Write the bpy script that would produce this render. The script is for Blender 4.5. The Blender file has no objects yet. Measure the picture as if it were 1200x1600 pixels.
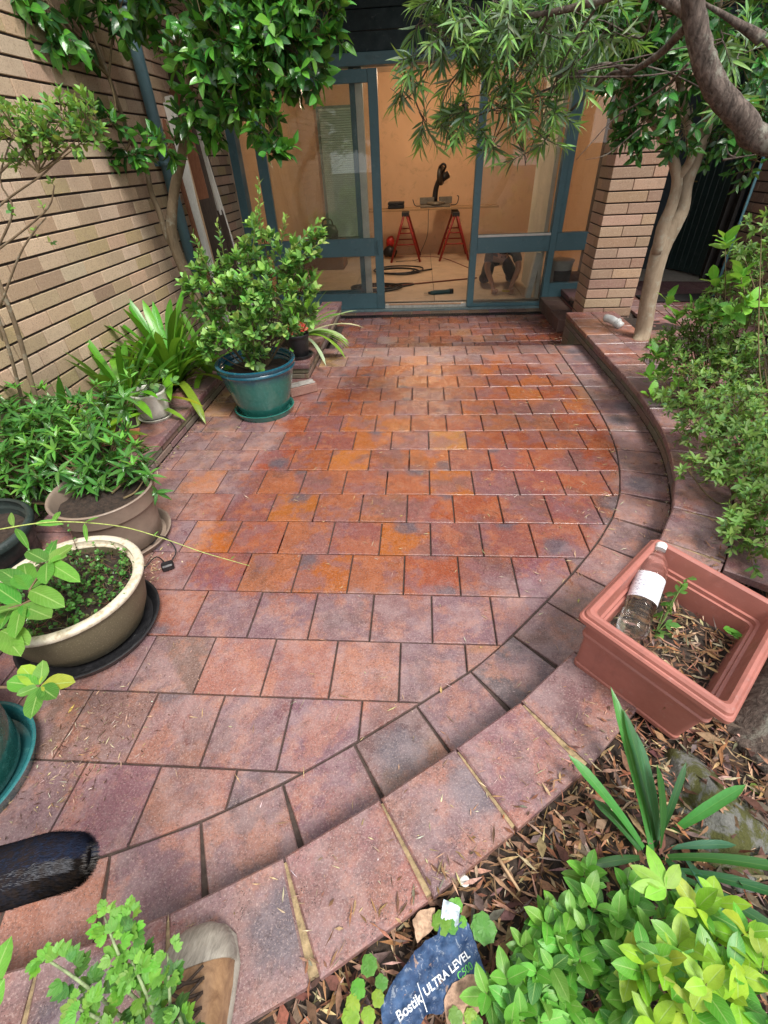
import bpy, bmesh, math, random
import numpy as np
from mathutils import Vector, Matrix, Quaternion
R = math.radians
random.seed(7); rng = np.random.default_rng(7)
sc = bpy.context.scene
COL = sc.collection

# ---------------------------------------------------------------- camera
FPX = 722.555
CAM = Vector((0.790, -0.841, 1.464))
pitch, yaw, roll = 0.659, -0.093, -0.049
_f = Vector((math.sin(yaw)*math.cos(pitch), math.cos(yaw)*math.cos(pitch), -math.sin(pitch)))
_r = Vector((math.cos(yaw), -math.sin(yaw), 0)); _u = _r.cross(_f)
_r2 = _r*math.cos(roll)+_u*math.sin(roll); _u2 = -_r*math.sin(roll)+_u*math.cos(roll)
cd = bpy.data.cameras.new('camera'); cam = bpy.data.objects.new('camera', cd); COL.objects.link(cam)
cam.matrix_world = Matrix(((_r2.x,_u2.x,-_f.x,CAM.x),(_r2.y,_u2.y,-_f.y,CAM.y),(_r2.z,_u2.z,-_f.z,CAM.z),(0,0,0,1)))
cd.sensor_fit = 'VERTICAL'; cd.sensor_height = 24; cd.lens = FPX/1600*24
cd.clip_start = 0.02; cd.clip_end = 500
sc.camera = cam
sc.render.resolution_x = 768; sc.render.resolution_y = 1024

def ray(u, v): return _r2*((u-600)/FPX) - _u2*((v-800)/FPX) + _f
def on_z(u, v, z): d = ray(u, v); return CAM + d*((z-CAM.z)/d.z)
def on_y(u, v, y): d = ray(u, v); return CAM + d*((y-CAM.y)/d.y)
def on_x(u, v, x): d = ray(u, v); return CAM + d*((x-CAM.x)/d.x)

# ---------------------------------------------------------------- light: bright overcast day
SUN_EL, SUN_AZ = R(58), R(140)
w = bpy.data.worlds.new('World'); sc.world = w; w.use_nodes = True
nt = w.node_tree; nt.nodes.clear()
out = nt.nodes.new('ShaderNodeOutputWorld'); bg = nt.nodes.new('ShaderNodeBackground')
sky = nt.nodes.new('ShaderNodeTexSky'); sky.sky_type = 'NISHITA'; sky.sun_disc = False
sky.sun_elevation = SUN_EL; sky.sun_rotation = SUN_AZ; sky.dust_density = 3.0; sky.air_density = 1.0; sky.ozone_density = 1.0
mixs = nt.nodes.new('ShaderNodeMix'); mixs.data_type = 'RGBA'; mixs.inputs[0].default_value = 0.82
mixs.inputs[7].default_value = (9.2, 9.3, 9.4, 1)           # even cloud layer over the blue
nt.links.new(sky.outputs[0], mixs.inputs[6]); nt.links.new(mixs.outputs[2], bg.inputs[0])
bg.inputs[1].default_value = 0.095
nt.links.new(bg.outputs[0], out.inputs[0])
sd = bpy.data.lights.new('sun', 'SUN'); sd.energy = 2.6; sd.angle = R(20); sd.color = (1, 0.96, 0.9)
so = bpy.data.objects.new('sun', sd); COL.objects.link(so)
_sdir = Vector((math.sin(SUN_AZ)*math.cos(SUN_EL), math.cos(SUN_AZ)*math.cos(SUN_EL), math.sin(SUN_EL)))
so.rotation_euler = _sdir.to_track_quat('Z', 'Y').to_euler(); so.location = (0, 0, 8)
sc.view_settings.view_transform = 'Standard'; sc.view_settings.look = 'None'
sc.view_settings.exposure = 0.92; sc.view_settings.gamma = 1
sc.render.engine = 'CYCLES'

# ---------------------------------------------------------------- materials
class N:
    """small node-graph helper"""
    def __init__(s, name, rough=0.7, spec=0.5):
        s.m = bpy.data.materials.new(name); s.m.use_nodes = True; s.t = s.m.node_tree; s.t.nodes.clear()
        s.o = s.add('ShaderNodeOutputMaterial'); s.b = s.add('ShaderNodeBsdfPrincipled')
        s.b.inputs['Roughness'].default_value = rough; s.b.inputs['Specular IOR Level'].default_value = spec
        s.l(s.b.outputs[0], s.o.inputs[0])
    def add(s, k, **kw):
        n = s.t.nodes.new(k)
        for a, v in kw.items(): setattr(n, a, v)
        return n
    def l(s, a, b): s.t.links.new(a, b)
    def setv(s, inp, v):
        if isinstance(v, bpy.types.NodeSocket): s.l(v, inp)
        elif v is not None: inp.default_value = v
    def obj(s): return s.add('ShaderNodeTexCoord').outputs['Object']
    def noise(s, scale, detail=4, rough=0.6, vec=None, dist=0.0, stretch=None):
        n = s.add('ShaderNodeTexNoise'); n.inputs['Scale'].default_value = scale
        n.inputs['Detail'].default_value = detail; n.inputs['Roughness'].default_value = rough
        n.inputs['Distortion'].default_value = dist
        v = vec or s.pos()
        if stretch:
            mp = s.add('ShaderNodeMapping'); mp.inputs['Scale'].default_value = stretch; s.l(v, mp.inputs[0]); v = mp.outputs[0]
        s.l(v, n.inputs['Vector']); return n.outputs['Fac']
    def pos(s):
        if not hasattr(s, '_p'): s._p = s.add('ShaderNodeNewGeometry').outputs['Position']
        return s._p
    def ramp(s, f, stops):
        n = s.add('ShaderNodeValToRGB'); e = n.color_ramp.elements
        while len(e) < len(stops): e.new(0.5)
        for i, (p, c) in enumerate(stops):
            e[i].position = p; e[i].color = c if len(c) == 4 else (*c, 1)
        s.l(f, n.inputs[0]); return n.outputs[0]
    def rng(s, f, a, b, c=0.0, d=1.0, smooth=True):
        n = s.add('ShaderNodeMapRange'); n.interpolation_type = 'SMOOTHSTEP' if smooth else 'LINEAR'
        s.setv(n.inputs[0], f)
        for i, v in enumerate((a, b, c, d)): n.inputs[i+1].default_value = v
        return n.outputs[0]
    def mix(s, f, a, b, mode='MIX'):
        n = s.add('ShaderNodeMix', data_type='RGBA', blend_type=mode)
        s.setv(n.inputs[0], f)
        for i, v in ((6, a), (7, b)):
            if isinstance(v, tuple) and len(v) == 3: v = (*v, 1)
            s.setv(n.inputs[i], v)
        return n.outputs[2]
    def math(s, op, a, b=None, c=None):
        n = s.add('ShaderNodeMath', operation=op); s.setv(n.inputs[0], a)
        if b is not None: s.setv(n.inputs[1], b)
        if c is not None: s.setv(n.inputs[2], c)
        return n.outputs[0]
    def attr(s, name, fac=False):
        n = s.add('ShaderNodeAttribute'); n.attribute_name = name; return n.outputs['Fac' if fac else 'Color']
    def bump(s, h, strength=0.3, dist=0.01, prev=None):
        n = s.add('ShaderNodeBump'); n.inputs['Strength'].default_value = strength; n.inputs['Distance'].default_value = dist
        s.l(h, n.inputs['Height'])
        if prev: s.l(prev, n.inputs['Normal'])
        s.l(n.outputs[0], s.b.inputs['Normal']); return n.outputs[0]
    def base(s, c):
        if isinstance(c, tuple) and len(c) == 3: c = (*c, 1)
        s.setv(s.b.inputs['Base Color'], c); return s
    def rough(s, r): s.setv(s.b.inputs['Roughness'], r); return s

_mc = {}
def plain(name, col, rough=0.6, var=0.12, scale=18, metal=0.0, bump=0.0, bscale=120, coat=0.0, spec=0.5):
    """painted / moulded surface with slight dirt and tone variation"""
    if name in _mc: return _mc[name]
    n = N(name, rough, spec); c = (*col, 1)
    f = n.noise(scale, 5, 0.65)
    c1 = tuple(x*(1-var*1.6) for x in col); c2 = tuple(min(1, x*(1+var)) for x in col)
    cc = n.ramp(f, [(0.3, c1), (0.72, c2)])
    cc = n.mix(n.math('MULTIPLY', n.rng(n.noise(scale*5, 6, 0.8, dist=0.6), 0.57, 0.66), 0.22), cc, tuple(0.5*x+0.22 for x in col))
    cc = n.mix(n.math('MULTIPLY', n.rng(n.noise(5, 5, 0.75, dist=0.5), 0.54, 0.66), 0.30), cc, tuple(0.45*x+0.01 for x in col))
    n.base(cc); n.rough(n.rng(n.noise(scale*2.3, 3), 0.3, 0.7, max(0.03, rough-0.1), min(1, rough+0.12)))
    n.b.inputs['Metallic'].default_value = metal
    n.b.inputs['Coat Weight'].default_value = coat
    if bump: n.bump(n.noise(bscale, 4), bump, 0.004)
    _mc[name] = n.m; return n.m

def mat_tile():
    n = N('quarry_tile', 0.7)
    tint = n.attr('tint'); wet = n.attr('wet', True); dk = n.attr('flash', True)
    big = n.noise(6, 5, 0.7, dist=0.15); mid = n.noise(24, 6, 0.75)
    tint = n.mix(n.math('MULTIPLY', n.rng(wet, -0.02, 0.12), 0.38), tint, (0.265, 0.088, 0.045))
    c = n.mix(n.math('MULTIPLY', n.rng(big, 0.46, 0.58), 0.52), tint, (0.34, 0.135, 0.078))
    c = n.mix(n.math('MULTIPLY', n.rng(n.noise(4.3, 5, 0.65), 0.48, 0.57), 0.55), c, (0.155, 0.088, 0.105))
    c = n.mix(n.math('MULTIPLY', n.rng(n.noise(2.1, 6, 0.75, dist=0.3), 0.52, 0.60), 0.38), c, (0.075, 0.045, 0.040))
    c = n.mix(n.math('MULTIPLY', n.rng(mid, 0.45, 0.75), 0.30), c, (0.36, 0.22, 0.19))
    fm = n.math('MULTIPLY', n.rng(n.math('ADD', dk, n.math('MULTIPLY', n.math('SUBTRACT', mid, 0.5), 0.9)), 0.35, 0.75), 0.75)
    c = n.mix(fm, c, (0.065, 0.065, 0.085))
    vor = n.add('ShaderNodeTexVoronoi'); vor.inputs['Scale'].default_value = 170; n.l(n.pos(), vor.inputs[0])
    pit = n.rng(n.math('ADD', vor.outputs['Distance'], n.math('MULTIPLY', n.noise(28, 3), 0.9)), 0.50, 0.62)
    c = n.mix(n.math('MULTIPLY', n.math('SUBTRACT', 1.0, pit), 0.85), c, (0.035, 0.02, 0.02))
    c = n.mix(n.math('MULTIPLY', n.rng(n.noise(200, 3, 0.8), 0.54, 0.62), 0.32), c, (0.55, 0.42, 0.38))
    c = n.mix(n.math('MULTIPLY', n.rng(n.noise(120, 4, 0.8), 0.53, 0.60), 0.50), c, (0.05, 0.03, 0.03))
    edge = n.math('ADD', wet, n.math('MULTIPLY', n.math('SUBTRACT', n.noise(6, 6, 0.7, dist=0.2), 0.5), 0.42))
    wm = n.rng(edge, -0.06, 0.05)
    spots = n.rng(n.noise(4.2, 5, 0.68, dist=0.25), 0.63, 0.66)
    wm = n.math('MAXIMUM', wm, n.math('MULTIPLY', spots, 0.85))
    bl = n.math('ADD', n.math('MULTIPLY', n.rng(n.noise(7, 7, 0.78), 0.44, 0.62), 0.26), 0.03)
    dry = n.mix(bl, c, (0.36, 0.27, 0.27))
    hs = n.add('ShaderNodeHueSaturation'); hs.inputs['Saturation'].default_value = 1.16; hs.inputs['Value'].default_value = 0.92; n.l(c, hs.inputs['Color'])
    n.base(n.mix(wm, dry, hs.outputs[0]))
    n.rough(n.mix(wm, n.mix(n.rng(n.noise(5, 5, .7), .42, .58), (0.27,)*3, (0.55,)*3), n.mix(n.rng(n.noise(7, 5, .7), 0.42, 0.58), (0.10,)*3, (0.34,)*3)))
    b1 = n.bump(n.math('ADD', n.math('MULTIPLY', pit, 0.35), n.noise(130, 4, 0.7)), 0.45, 0.004)
    n.bump(n.noise(12, 3), 0.35, 0.012, b1)
    return n.m

def mat_brick(name='face_brick', k=1.0):
    n = N(name, 0.85); tint = n.attr('tint')
    c = n.mix(n.math('MULTIPLY', n.rng(n.noise(14, 5, 0.7), 0.35, 0.75), 0.3), tint, (0.36*k, 0.26*k, 0.18*k))
    c = n.mix(n.math('MULTIPLY', n.rng(n.noise(150, 4, 0.8), 0.53, 0.61), 0.5), c, (0.13, 0.08, 0.055))
    c = n.mix(n.math('MULTIPLY', n.rng(n.noise(100, 4, 0.8), 0.54, 0.62), 0.3), c, (0.62, 0.50, 0.40))
    c = n.mix(n.math('MULTIPLY', n.rng(n.noise(1.6, 4, 0.6), 0.5, 0.75), 0.3), c, (0.15, 0.10, 0.07))
    n.base(c); n.bump(n.noise(140, 4, 0.7), 0.45, 0.005); return n.m

def mat_leaf(name, gloss=0.35, trans=0.3, vein=0.35, veinc=(0.35, 0.5, 0.12), serr=False):
    n = N(name, gloss, 0.5); tint = n.attr('tint')
    uv = n.add('ShaderNodeUVMap').outputs[0]; sp = n.add('ShaderNodeSeparateXYZ'); n.l(uv, sp.inputs[0])
    mid = n.math('ABSOLUTE', n.math('SUBTRACT', sp.outputs[0], 0.5))
    c = n.mix(n.math('MULTIPLY', n.rng(n.noise(60, 4, 0.7), 0.4, 0.7), 0.35), tint, n.mix(0.6, tint, (0.02, 0.07, 0.01)))
    m1 = n.rng(mid, 0.018, 0.05, 1.0, 0.0)
    sv = n.math('SINE', n.math('MULTIPLY', n.math('SUBTRACT', sp.outputs[1], n.math('MULTIPLY', mid, 0.55)), 62.0))
    m2 = n.math('MULTIPLY', n.rng(sv, 0.80, 1.0), 0.4)
    c = n.mix(n.math('MULTIPLY', n.math('MAXIMUM', m1, m2), vein), c, veinc)
    n.base(c); n.bump(n.math('ADD', n.math('MULTIPLY', m2, 0.6), n.math('MULTIPLY', m1, -0.8)), 0.3, 0.002)
    tr = n.add('ShaderNodeBsdfTranslucent'); ms = n.add('ShaderNodeMixShader'); ms.inputs[0].default_value = trans
    tc = n.mix(0.5, c, (0.30, 0.46, 0.03)); n.l(tc, tr.inputs[0])
    n.l(n.b.outputs[0], ms.inputs[1]); n.l(tr.outputs[0], ms.inputs[2]); n.l(ms.outputs[0], n.o.inputs[0])
    return n.m

def mat_bark(name, c1, c2, scale=30, stretch=(1, 1, 0.25), bump=0.8, lichen=0.0):
    n = N(name, 0.9, 0.2)
    f = n.noise(scale, 6, 0.7, dist=0.4, stretch=stretch)
    c = n.ramp(f, [(0.3, c1), (0.7, c2)])
    c = n.mix(n.math('MULTIPLY', n.rng(n.noise(16, 5, 0.7), 0.52, 0.66), lichen), c, (0.42, 0.44, 0.36))
    n.base(c); n.bump(f, bump, 0.012); return n.m

def mat_wood(name, c1, c2, axis=(12, 12, 1.2), rough=0.75):
    n = N(name, rough); f = n.noise(9, 6, 0.7, dist=0.6, stretch=axis)
    n.base(n.ramp(f, [(0.25, c1), (0.75, c2)])); n.bump(f, 0.25, 0.003); return n.m

def mat_tint(name, rough=0.8, spec=0.3, bump=0.3):
    n = N(name, rough, spec); t = n.attr('tint')
    n.base(n.mix(n.rng(n.noise(90, 4, 0.7), 0.35, 0.7), t, n.mix(0.5, t, (0.03, 0.018, 0.01))))
    n.bump(n.noise(150, 3), bump, 0.003); return n.m

def mat_glass(name='window_glass', refl=0.04, smear=0.03):
    m = bpy.data.materials.new(name); m.use_nodes = True; t = m.node_tree; t.nodes.clear()
    o = t.nodes.new('ShaderNodeOutputMaterial'); tr = t.nodes.new('ShaderNodeBsdfTransparent'); gl = t.nodes.new('ShaderNodeBsdfGlossy')
    df = t.nodes.new('ShaderNodeBsdfDiffuse'); df.inputs[0].default_value = (0.75, 0.72, 0.66, 1)
    tr.inputs[0].default_value = (0.93, 0.95, 0.94, 1)
    gl.inputs['Roughness'].default_value = 0.01; fr = t.nodes.new('ShaderNodeFresnel'); fr.inputs[0].default_value = 1.5
    mu = t.nodes.new('ShaderNodeMath'); mu.operation = 'ADD'; mu.inputs[1].default_value = refl-0.04
    m1 = t.nodes.new('ShaderNodeMixShader'); m2 = t.nodes.new('ShaderNodeMixShader')
    t.links.new(fr.outputs[0], mu.inputs[0]); t.links.new(mu.outputs[0], m1.inputs[0])
    t.links.new(tr.outputs[0], m1.inputs[1]); t.links.new(gl.outputs[0], m1.inputs[2])
    m2.inputs[0].default_value = smear; t.links.new(m1.outputs[0], m2.inputs[1]); t.links.new(df.outputs[0], m2.inputs[2])
    t.links.new(m2.outputs[0], o.inputs[0]); return m

# ---------------------------------------------------------------- object helpers
WL = {}
def tagp(o, label=None, cat=None, group=None, kind=None):
    if label: o['label'] = label
    if cat: o['category'] = cat
    if group: o['group'] = group
    if kind: o['kind'] = kind
    return o
def thing(name, label, cat, loc=(0, 0, 0), group=None):
    o = bpy.data.objects.new(name, None); o.empty_display_size = 0.1; COL.objects.link(o)
    o.location = loc; WL[o] = Vector(loc); return tagp(o, label, cat, group)
def part(name, me, parent, label=None, kind=None):
    o = bpy.data.objects.new(name, me); COL.objects.link(o); o.parent = parent
    o.location = -WL[parent]; WL[o] = Vector((0, 0, 0)); return tagp(o, label, None, None, kind)
def single(name, me, label, cat, group=None, kind=None):
    n = len(me.vertices); a = np.empty(n*3, np.float32); me.vertices.foreach_get('co', a); a = a.reshape(-1, 3)
    c = np.array([(a[:, 0].min()+a[:, 0].max())/2, (a[:, 1].min()+a[:, 1].max())/2, a[:, 2].min()], np.float32)
    me.vertices.foreach_set('co', (a-c).ravel()); me.update()
    o = bpy.data.objects.new(name, me); COL.objects.link(o); o.location = c.tolist(); WL[o] = Vector(c.tolist())
    return tagp(o, label, cat, group, kind)
def struct(name, me, parent=None):
    o = bpy.data.objects.new(name, me); COL.objects.link(o); o['kind'] = 'structure'; WL[o] = Vector((0, 0, 0)); return o

def finish(name, verts, faces, mats, tints=None, midx=None, smooth=False, extra=None, uvs=None):
    me = bpy.data.meshes.new(name)
    verts = np.asarray(verts, np.float32)
    me.from_pydata(verts.tolist() if len(verts) else [], [], faces)
    if not isinstance(mats, (list, tuple)): mats = [mats]
    for m in mats: me.materials.append(m)
    if tints is not None:
        a = me.attributes.new('tint', 'FLOAT_COLOR', 'FACE')
        t = np.ones((len(faces), 4), np.float32); t[:, :3] = np.asarray(tints, np.float32); a.data.foreach_set('color', t.ravel())
    if midx is not None: me.polygons.foreach_set('material_index', np.asarray(midx, np.int32))
    if extra:
        for k, v in extra.items():
            a = me.attributes.new(k, 'FLOAT', 'POINT'); a.data.foreach_set('value', np.asarray(v, np.float32))
    if smooth is True: me.polygons.foreach_set('use_smooth', np.ones(len(faces), bool))
    elif smooth is not False: me.polygons.foreach_set('use_smooth', np.asarray(smooth, bool))
    me.update(); return me

class MB:
    def __init__(s): s.v = []; s.f = []; s.t = []; s.m = []; s.s = []
    def add(s, vs, fs, tint=(1, 1, 1), mi=0, smooth=False):
        b = len(s.v); s.v += [tuple(x) for x in vs]
        for f in fs: s.f.append(tuple(i+b for i in f)); s.t.append(tint); s.m.append(mi); s.s.append(smooth)
        return s
    def box(s, a, b, tint=(1, 1, 1), mi=0, bev=0.0):
        (x0, y0, z0), (x1, y1, z1) = a, b
        x0, x1 = sorted((x0, x1)); y0, y1 = sorted((y0, y1)); z0, z1 = sorted((z0, z1))
        if bev <= 0:
            v = [(x0,y0,z0),(x1,y0,z0),(x1,y1,z0),(x0,y1,z0),(x0,y0,z1),(x1,y0,z1),(x1,y1,z1),(x0,y1,z1)]
            return s.add(v, [(0,3,2,1),(4,5,6,7),(0,1,5,4),(1,2,6,5),(2,3,7,6),(3,0,4,7)], tint, mi)
        return s.obox(Vector(((x0+x1)/2, (y0+y1)/2, (z0+z1)/2)), Matrix.Identity(3), ((x1-x0)/2, (y1-y0)/2, (z1-z0)/2), tint, mi, bev)
    def obox(s, c, rot, h, tint=(1, 1, 1), mi=0, bev=0.0):
        """oriented box, half sizes h, chamfered edges"""
        b = min(bev, min(h)*0.49); c = Vector(c); V = []; idx = {}
        for sx in (-1, 1):
            for sy in (-1, 1):
                for sz in (-1, 1):
                    if b > 0:
                        for k in range(3):
                            p = [sx*(h[0]-b), sy*(h[1]-b), sz*(h[2]-b)]; p[k] = (sx, sy, sz)[k]*h[k]
                            idx[(sx, sy, sz, k)] = len(V); V.append(c+rot@Vector(p))
                    else:
                        for k in range(3): idx[(sx, sy, sz, k)] = len(V)
                        V.append(c+rot@Vector((sx*h[0], sy*h[1], sz*h[2])))
        F = []
        S = [(-1, -1), (1, -1), (1, 1), (-1, 1)]
        for k in range(3):
            for sg in (-1, 1):
                q = []
                for a, bb in S:
                    key = [0, 0, 0]; key[k] = sg; key[(k+1) % 3] = a; key[(k+2) % 3] = bb
                    q.append(idx[(*key, k)])
                F.append(tuple(q if sg > 0 else q[::-1]))
        if b > 0:
            for k in range(3):
                i, j = (k+1) % 3, (k+2) % 3
                for a in (-1, 1):
                    for bb in (-1, 1):
                        def g(sk, ax):
                            key = [0, 0, 0]; key[k] = sk; key[i] = a; key[j] = bb; return idx[(*key, ax)]
                        q = [g(-1, i), g(1, i), g(1, j), g(-1, j)]
                        F.append(tuple(q if a*bb < 0 else q[::-1]))
            for sx in (-1, 1):
                for sy in (-1, 1):
                    for sz in (-1, 1):
                        q = [idx[(sx, sy, sz, k)] for k in range(3)]
                        F.append(tuple(q if sx*sy*sz > 0 else q[::-1]))
        return s.add(V, F, tint, mi)
    def bar(s, p0, p1, w, d, tint=(1, 1, 1), mi=0, up=(0, 0, 1), bev=0.0):
        p0 = Vector(p0); p1 = Vector(p1); z = (p1-p0); L = z.length; z = z/L
        x = Vector(up).cross(z)
        if x.length < 1e-4: x = Vector((1, 0, 0)).cross(z)
        x.normalize(); y = z.cross(x)
        rot = Matrix((x, y, z)).transposed()
        return s.obox((p0+p1)/2, rot, (w/2, d/2, L/2), tint, mi, bev)
    def tube(s, pts, rad, n=8, tint=(1, 1, 1), mi=0, caps=True, smoothpath=0, jitter=0.0):
        pts = [Vector(p) for p in pts]
        if not isinstance(rad, (list, tuple)): rad = [rad]*len(pts)
        rad = list(rad)
        if smoothpath and len(pts) > 2: pts, rad = catmull(pts, rad, smoothpath)
        V = []; F = []; t0 = (pts[1]-pts[0]).normalized()
        ref = Vector((0, 0, 1)) if abs(t0.z) < 0.9 else Vector((1, 0, 0))
        x = ref.cross(t0).normalized()
        for i, p in enumerate(pts):
            t = (pts[min(i+1, len(pts)-1)]-pts[max(i-1, 0)])
            if t.length < 1e-9: t = t0
            t = t.normalized(); x = (x-t*x.dot(t)).normalized(); y = t.cross(x)
            for k in range(n):
                a = 2*math.pi*k/n; r = rad[i]*(1+(random.uniform(-jitter, jitter) if jitter else 0))
                V.append(p+(x*math.cos(a)+y*math.sin(a))*r)
        for i in range(len(pts)-1):
            for k in range(n):
                a, b = i*n+k, i*n+(k+1) % n; F.append((a, b, b+n, a+n))
        if caps: F.append(tuple(range(n))[::-1]); F.append(tuple((len(pts)-1)*n+k for k in range(n)))
        return s.add(V, F, tint, mi, True)
    def lathe(s, prof, c=(0, 0, 0), n=48, tint=(1, 1, 1), mi=0, sx=1.0, sy=1.0, rot=None, wob=0.0):
        c = Vector(c); V = []; F = []
        for r, z in prof:
            for k in range(n):
                a = 2*math.pi*k/n; q = 1+wob*math.sin(3*a+z*9)
                p = Vector((r*math.cos(a)*sx*q, r*math.sin(a)*sy*q, z))
                if rot: p = rot@p
                V.append(c+p)
        for i in range(len(prof)-1):
            for k in range(n):
                a, b = i*n+k, i*n+(k+1) % n; F.append((a, b, b+n, a+n))
        F.append(tuple(range(n))[::-1]); F.append(tuple((len(prof)-1)*n+k for k in range(n)))
        return s.add(V, F, tint, mi, True)
    def mesh(s, name, mats, smooth=None):
        me = finish(name, s.v, s.f, mats, s.t, s.m, s.s if smooth is None else smooth); return me

def catmull(pts, rad, k):
    P = [pts[0]*2-pts[1]]+list(pts)+[pts[-1]*2-pts[-2]]; o = []; r = []
    for i in range(1, len(P)-2):
        for j in range(k):
            t = j/k; a, b, c, d = P[i-1], P[i], P[i+1], P[i+2]
            o.append(0.5*((2*b)+(c-a)*t+(2*a-5*b+4*c-d)*t*t+(3*b-a-3*c+d)*t**3))
            r.append(rad[i-1]*(1-t)+rad[i]*t)
    o.append(pts[-1]); r.append(rad[-1]); return o, r

def autosharp(me, ang=35):
    """smooth surfaces but crisp rims: mark sharp edges by angle"""
    bm = bmesh.new(); bm.from_mesh(me)
    bmesh.ops.recalc_face_normals(bm, faces=bm.faces)
    for e in bm.edges:
        if len(e.link_faces) == 2 and e.calc_face_angle(0) > R(ang): e.smooth = False
    bm.to_mesh(me); bm.free(); return me

# ---------------------------------------------------------------- foliage
def vnoise(c, amp):
    return [max(0, x*(1+random.uniform(-amp, amp))) for x in c]
PROF = {
 'oval':  lambda t: np.sin(np.pi*np.clip(t, 0, 1)**0.85)**0.75,
 'camel': lambda t: np.sin(np.pi*np.clip(t, 0, 1)**0.80)**0.85*(1-0.25*t),
 'lance': lambda t: np.sin(np.pi*np.clip(t, 0, 1)**0.75)**0.9*(1-0.3*t),
 'strap': lambda t: np.minimum(1, 0.45+t*1.2)*np.minimum(1, ((1-t)*5)**0.55+1e-6)*np.where(t >= 1, 0, 1),
 'round': lambda t: np.sin(np.pi*np.clip(t, 0, 1)**0.9)**0.5,
 'obov':  lambda t: np.sin(np.pi*np.clip(t, 0, 1)**1.35)**0.7,
}
class Leaves:
    """many leaf blades as one mesh; each blade has a folded midrib, a curve along its length and its own tint"""
    def __init__(s, prof='oval', seg=5, fold=0.25): s.prof = prof; s.seg = seg; s.fold = fold; s.d = []
    def leaf(s, p, ax, nrm, L, W, droop=0.2, tint=(0.05, 0.2, 0.02), curl=0.0, twist=0.0):
        s.d.append((*p, *ax, *nrm, L, W, droop, *tint, curl, twist))
    def mesh(s, name, mat):
        D = np.array(s.d, np.float64); n = len(D); S = s.seg
        p = D[:, 0:3]; ax = D[:, 3:6]; nr = D[:, 6:9]; L = D[:, 9]; W = D[:, 10]; dr = D[:, 11]; tint = D[:, 12:15]; curl = D[:, 15]; tw = D[:, 16]
        ax = ax/np.linalg.norm(ax, axis=1, keepdims=True); nr = nr-ax*(nr*ax).sum(1, keepdims=True)
        ln = np.linalg.norm(nr, axis=1, keepdims=True); bad = ln[:, 0] < 1e-4
        nr[bad] = np.cross(ax[bad], [1.0, 0.3, 0.2]); nr /= np.linalg.norm(nr, axis=1, keepdims=True)
        sd = np.cross(ax, nr)
        t = np.linspace(0, 1, S+1); w = PROF[s.prof](t); w[-1] = 0.0
        if s.prof != 'strap': w[0] = 0.06
        V = np.zeros((n, S+1, 3, 3)); UV = np.zeros((S+1, 3, 2))
        for i in range(S+1):
            ti = t[i]
            th = dr*ti*1.5            # arc bending away from the normal
            cx = L*np.where(np.abs(dr) < 1e-3, ti, np.sin(th)/np.where(np.abs(dr) < 1e-3, 1, dr*1.5))
            cz = -L*np.where(np.abs(dr) < 1e-3, 0, (1-np.cos(th))/np.where(np.abs(dr) < 1e-3, 1, dr*1.5))
            c = p+ax*cx[:, None]+nr*cz[:, None]
            nl = nr*np.cos(th)[:, None]+ax*np.sin(th)[:, None]
            a = tw*ti; sl = sd*np.cos(a)[:, None]+nl*np.sin(a)[:, None]; nl2 = nl*np.cos(a)[:, None]-sd*np.sin(a)[:, None]
            hw = (W*w[i]/2)[:, None]; fd = (s.fold+curl)[:, None]
            wave = np.sin(ti*9+p[:, :1]*77)*0.12
            V[:, i, 0] = c-sl*hw+nl2*hw*(fd+wave); V[:, i, 1] = c; V[:, i, 2] = c+sl*hw+nl2*hw*(fd-wave)
            UV[i, 0] = (0, ti); UV[i, 1] = (0.5, ti); UV[i, 2] = (1, ti)
        fs = []
        for i in range(S):
            for k in range(2):
                a = i*3+k; fs.append((a, a+1, a+4, a+3))
        fs = np.array(fs); nv = (S+1)*3
        F = (fs[None]+(np.arange(n)*nv)[:, None, None]).reshape(-1, 4)
        me = bpy.data.meshes.new(name); VV = V.reshape(-1, 3)
        me.vertices.add(len(VV)); me.vertices.foreach_set('co', VV.astype(np.float32).ravel())
        me.loops.add(F.size); me.loops.foreach_set('vertex_index', F.astype(np.int32).ravel())
        me.polygons.add(len(F)); me.polygons.foreach_set('loop_start', (np.arange(len(F))*4).astype(np.int32))
        me.polygons.foreach_set('loop_total', np.full(len(F), 4, np.int32))
        me.update(calc_edges=True)
        uvl = me.uv_layers.new(name='UVMap'); UVf = np.tile(UV.reshape(-1, 2), (n, 1))[F.ravel()]
        uvl.data.foreach_set('uv', UVf.astype(np.float32).ravel())
        at = me.attributes.new('tint', 'FLOAT_COLOR', 'FACE'); T = np.ones((len(F), 4), np.float32); T[:, :3] = np.repeat(tint, S*2, axis=0)
        at.data.foreach_set('color', T.ravel())
        me.polygons.foreach_set('use_smooth', np.ones(len(F), bool))
        me.materials.append(mat); me.validate(); return me

def rdir(up=0.0):
    v = Vector((random.gauss(0, 1), random.gauss(0, 1), random.gauss(0, 1)+up)); return v.normalized()
def rot_about(v, ax, a): return Quaternion(ax, a)@v
def perp(v):
    q = v.cross(Vector((0, 0, 1)))
    if q.length < 1e-3: q = v.cross(Vector((1, 0, 0)))
    return q.normalized()
def tintpick(tones):
    c = random.choice(tones); return vnoise(c, 0.18)

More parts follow.
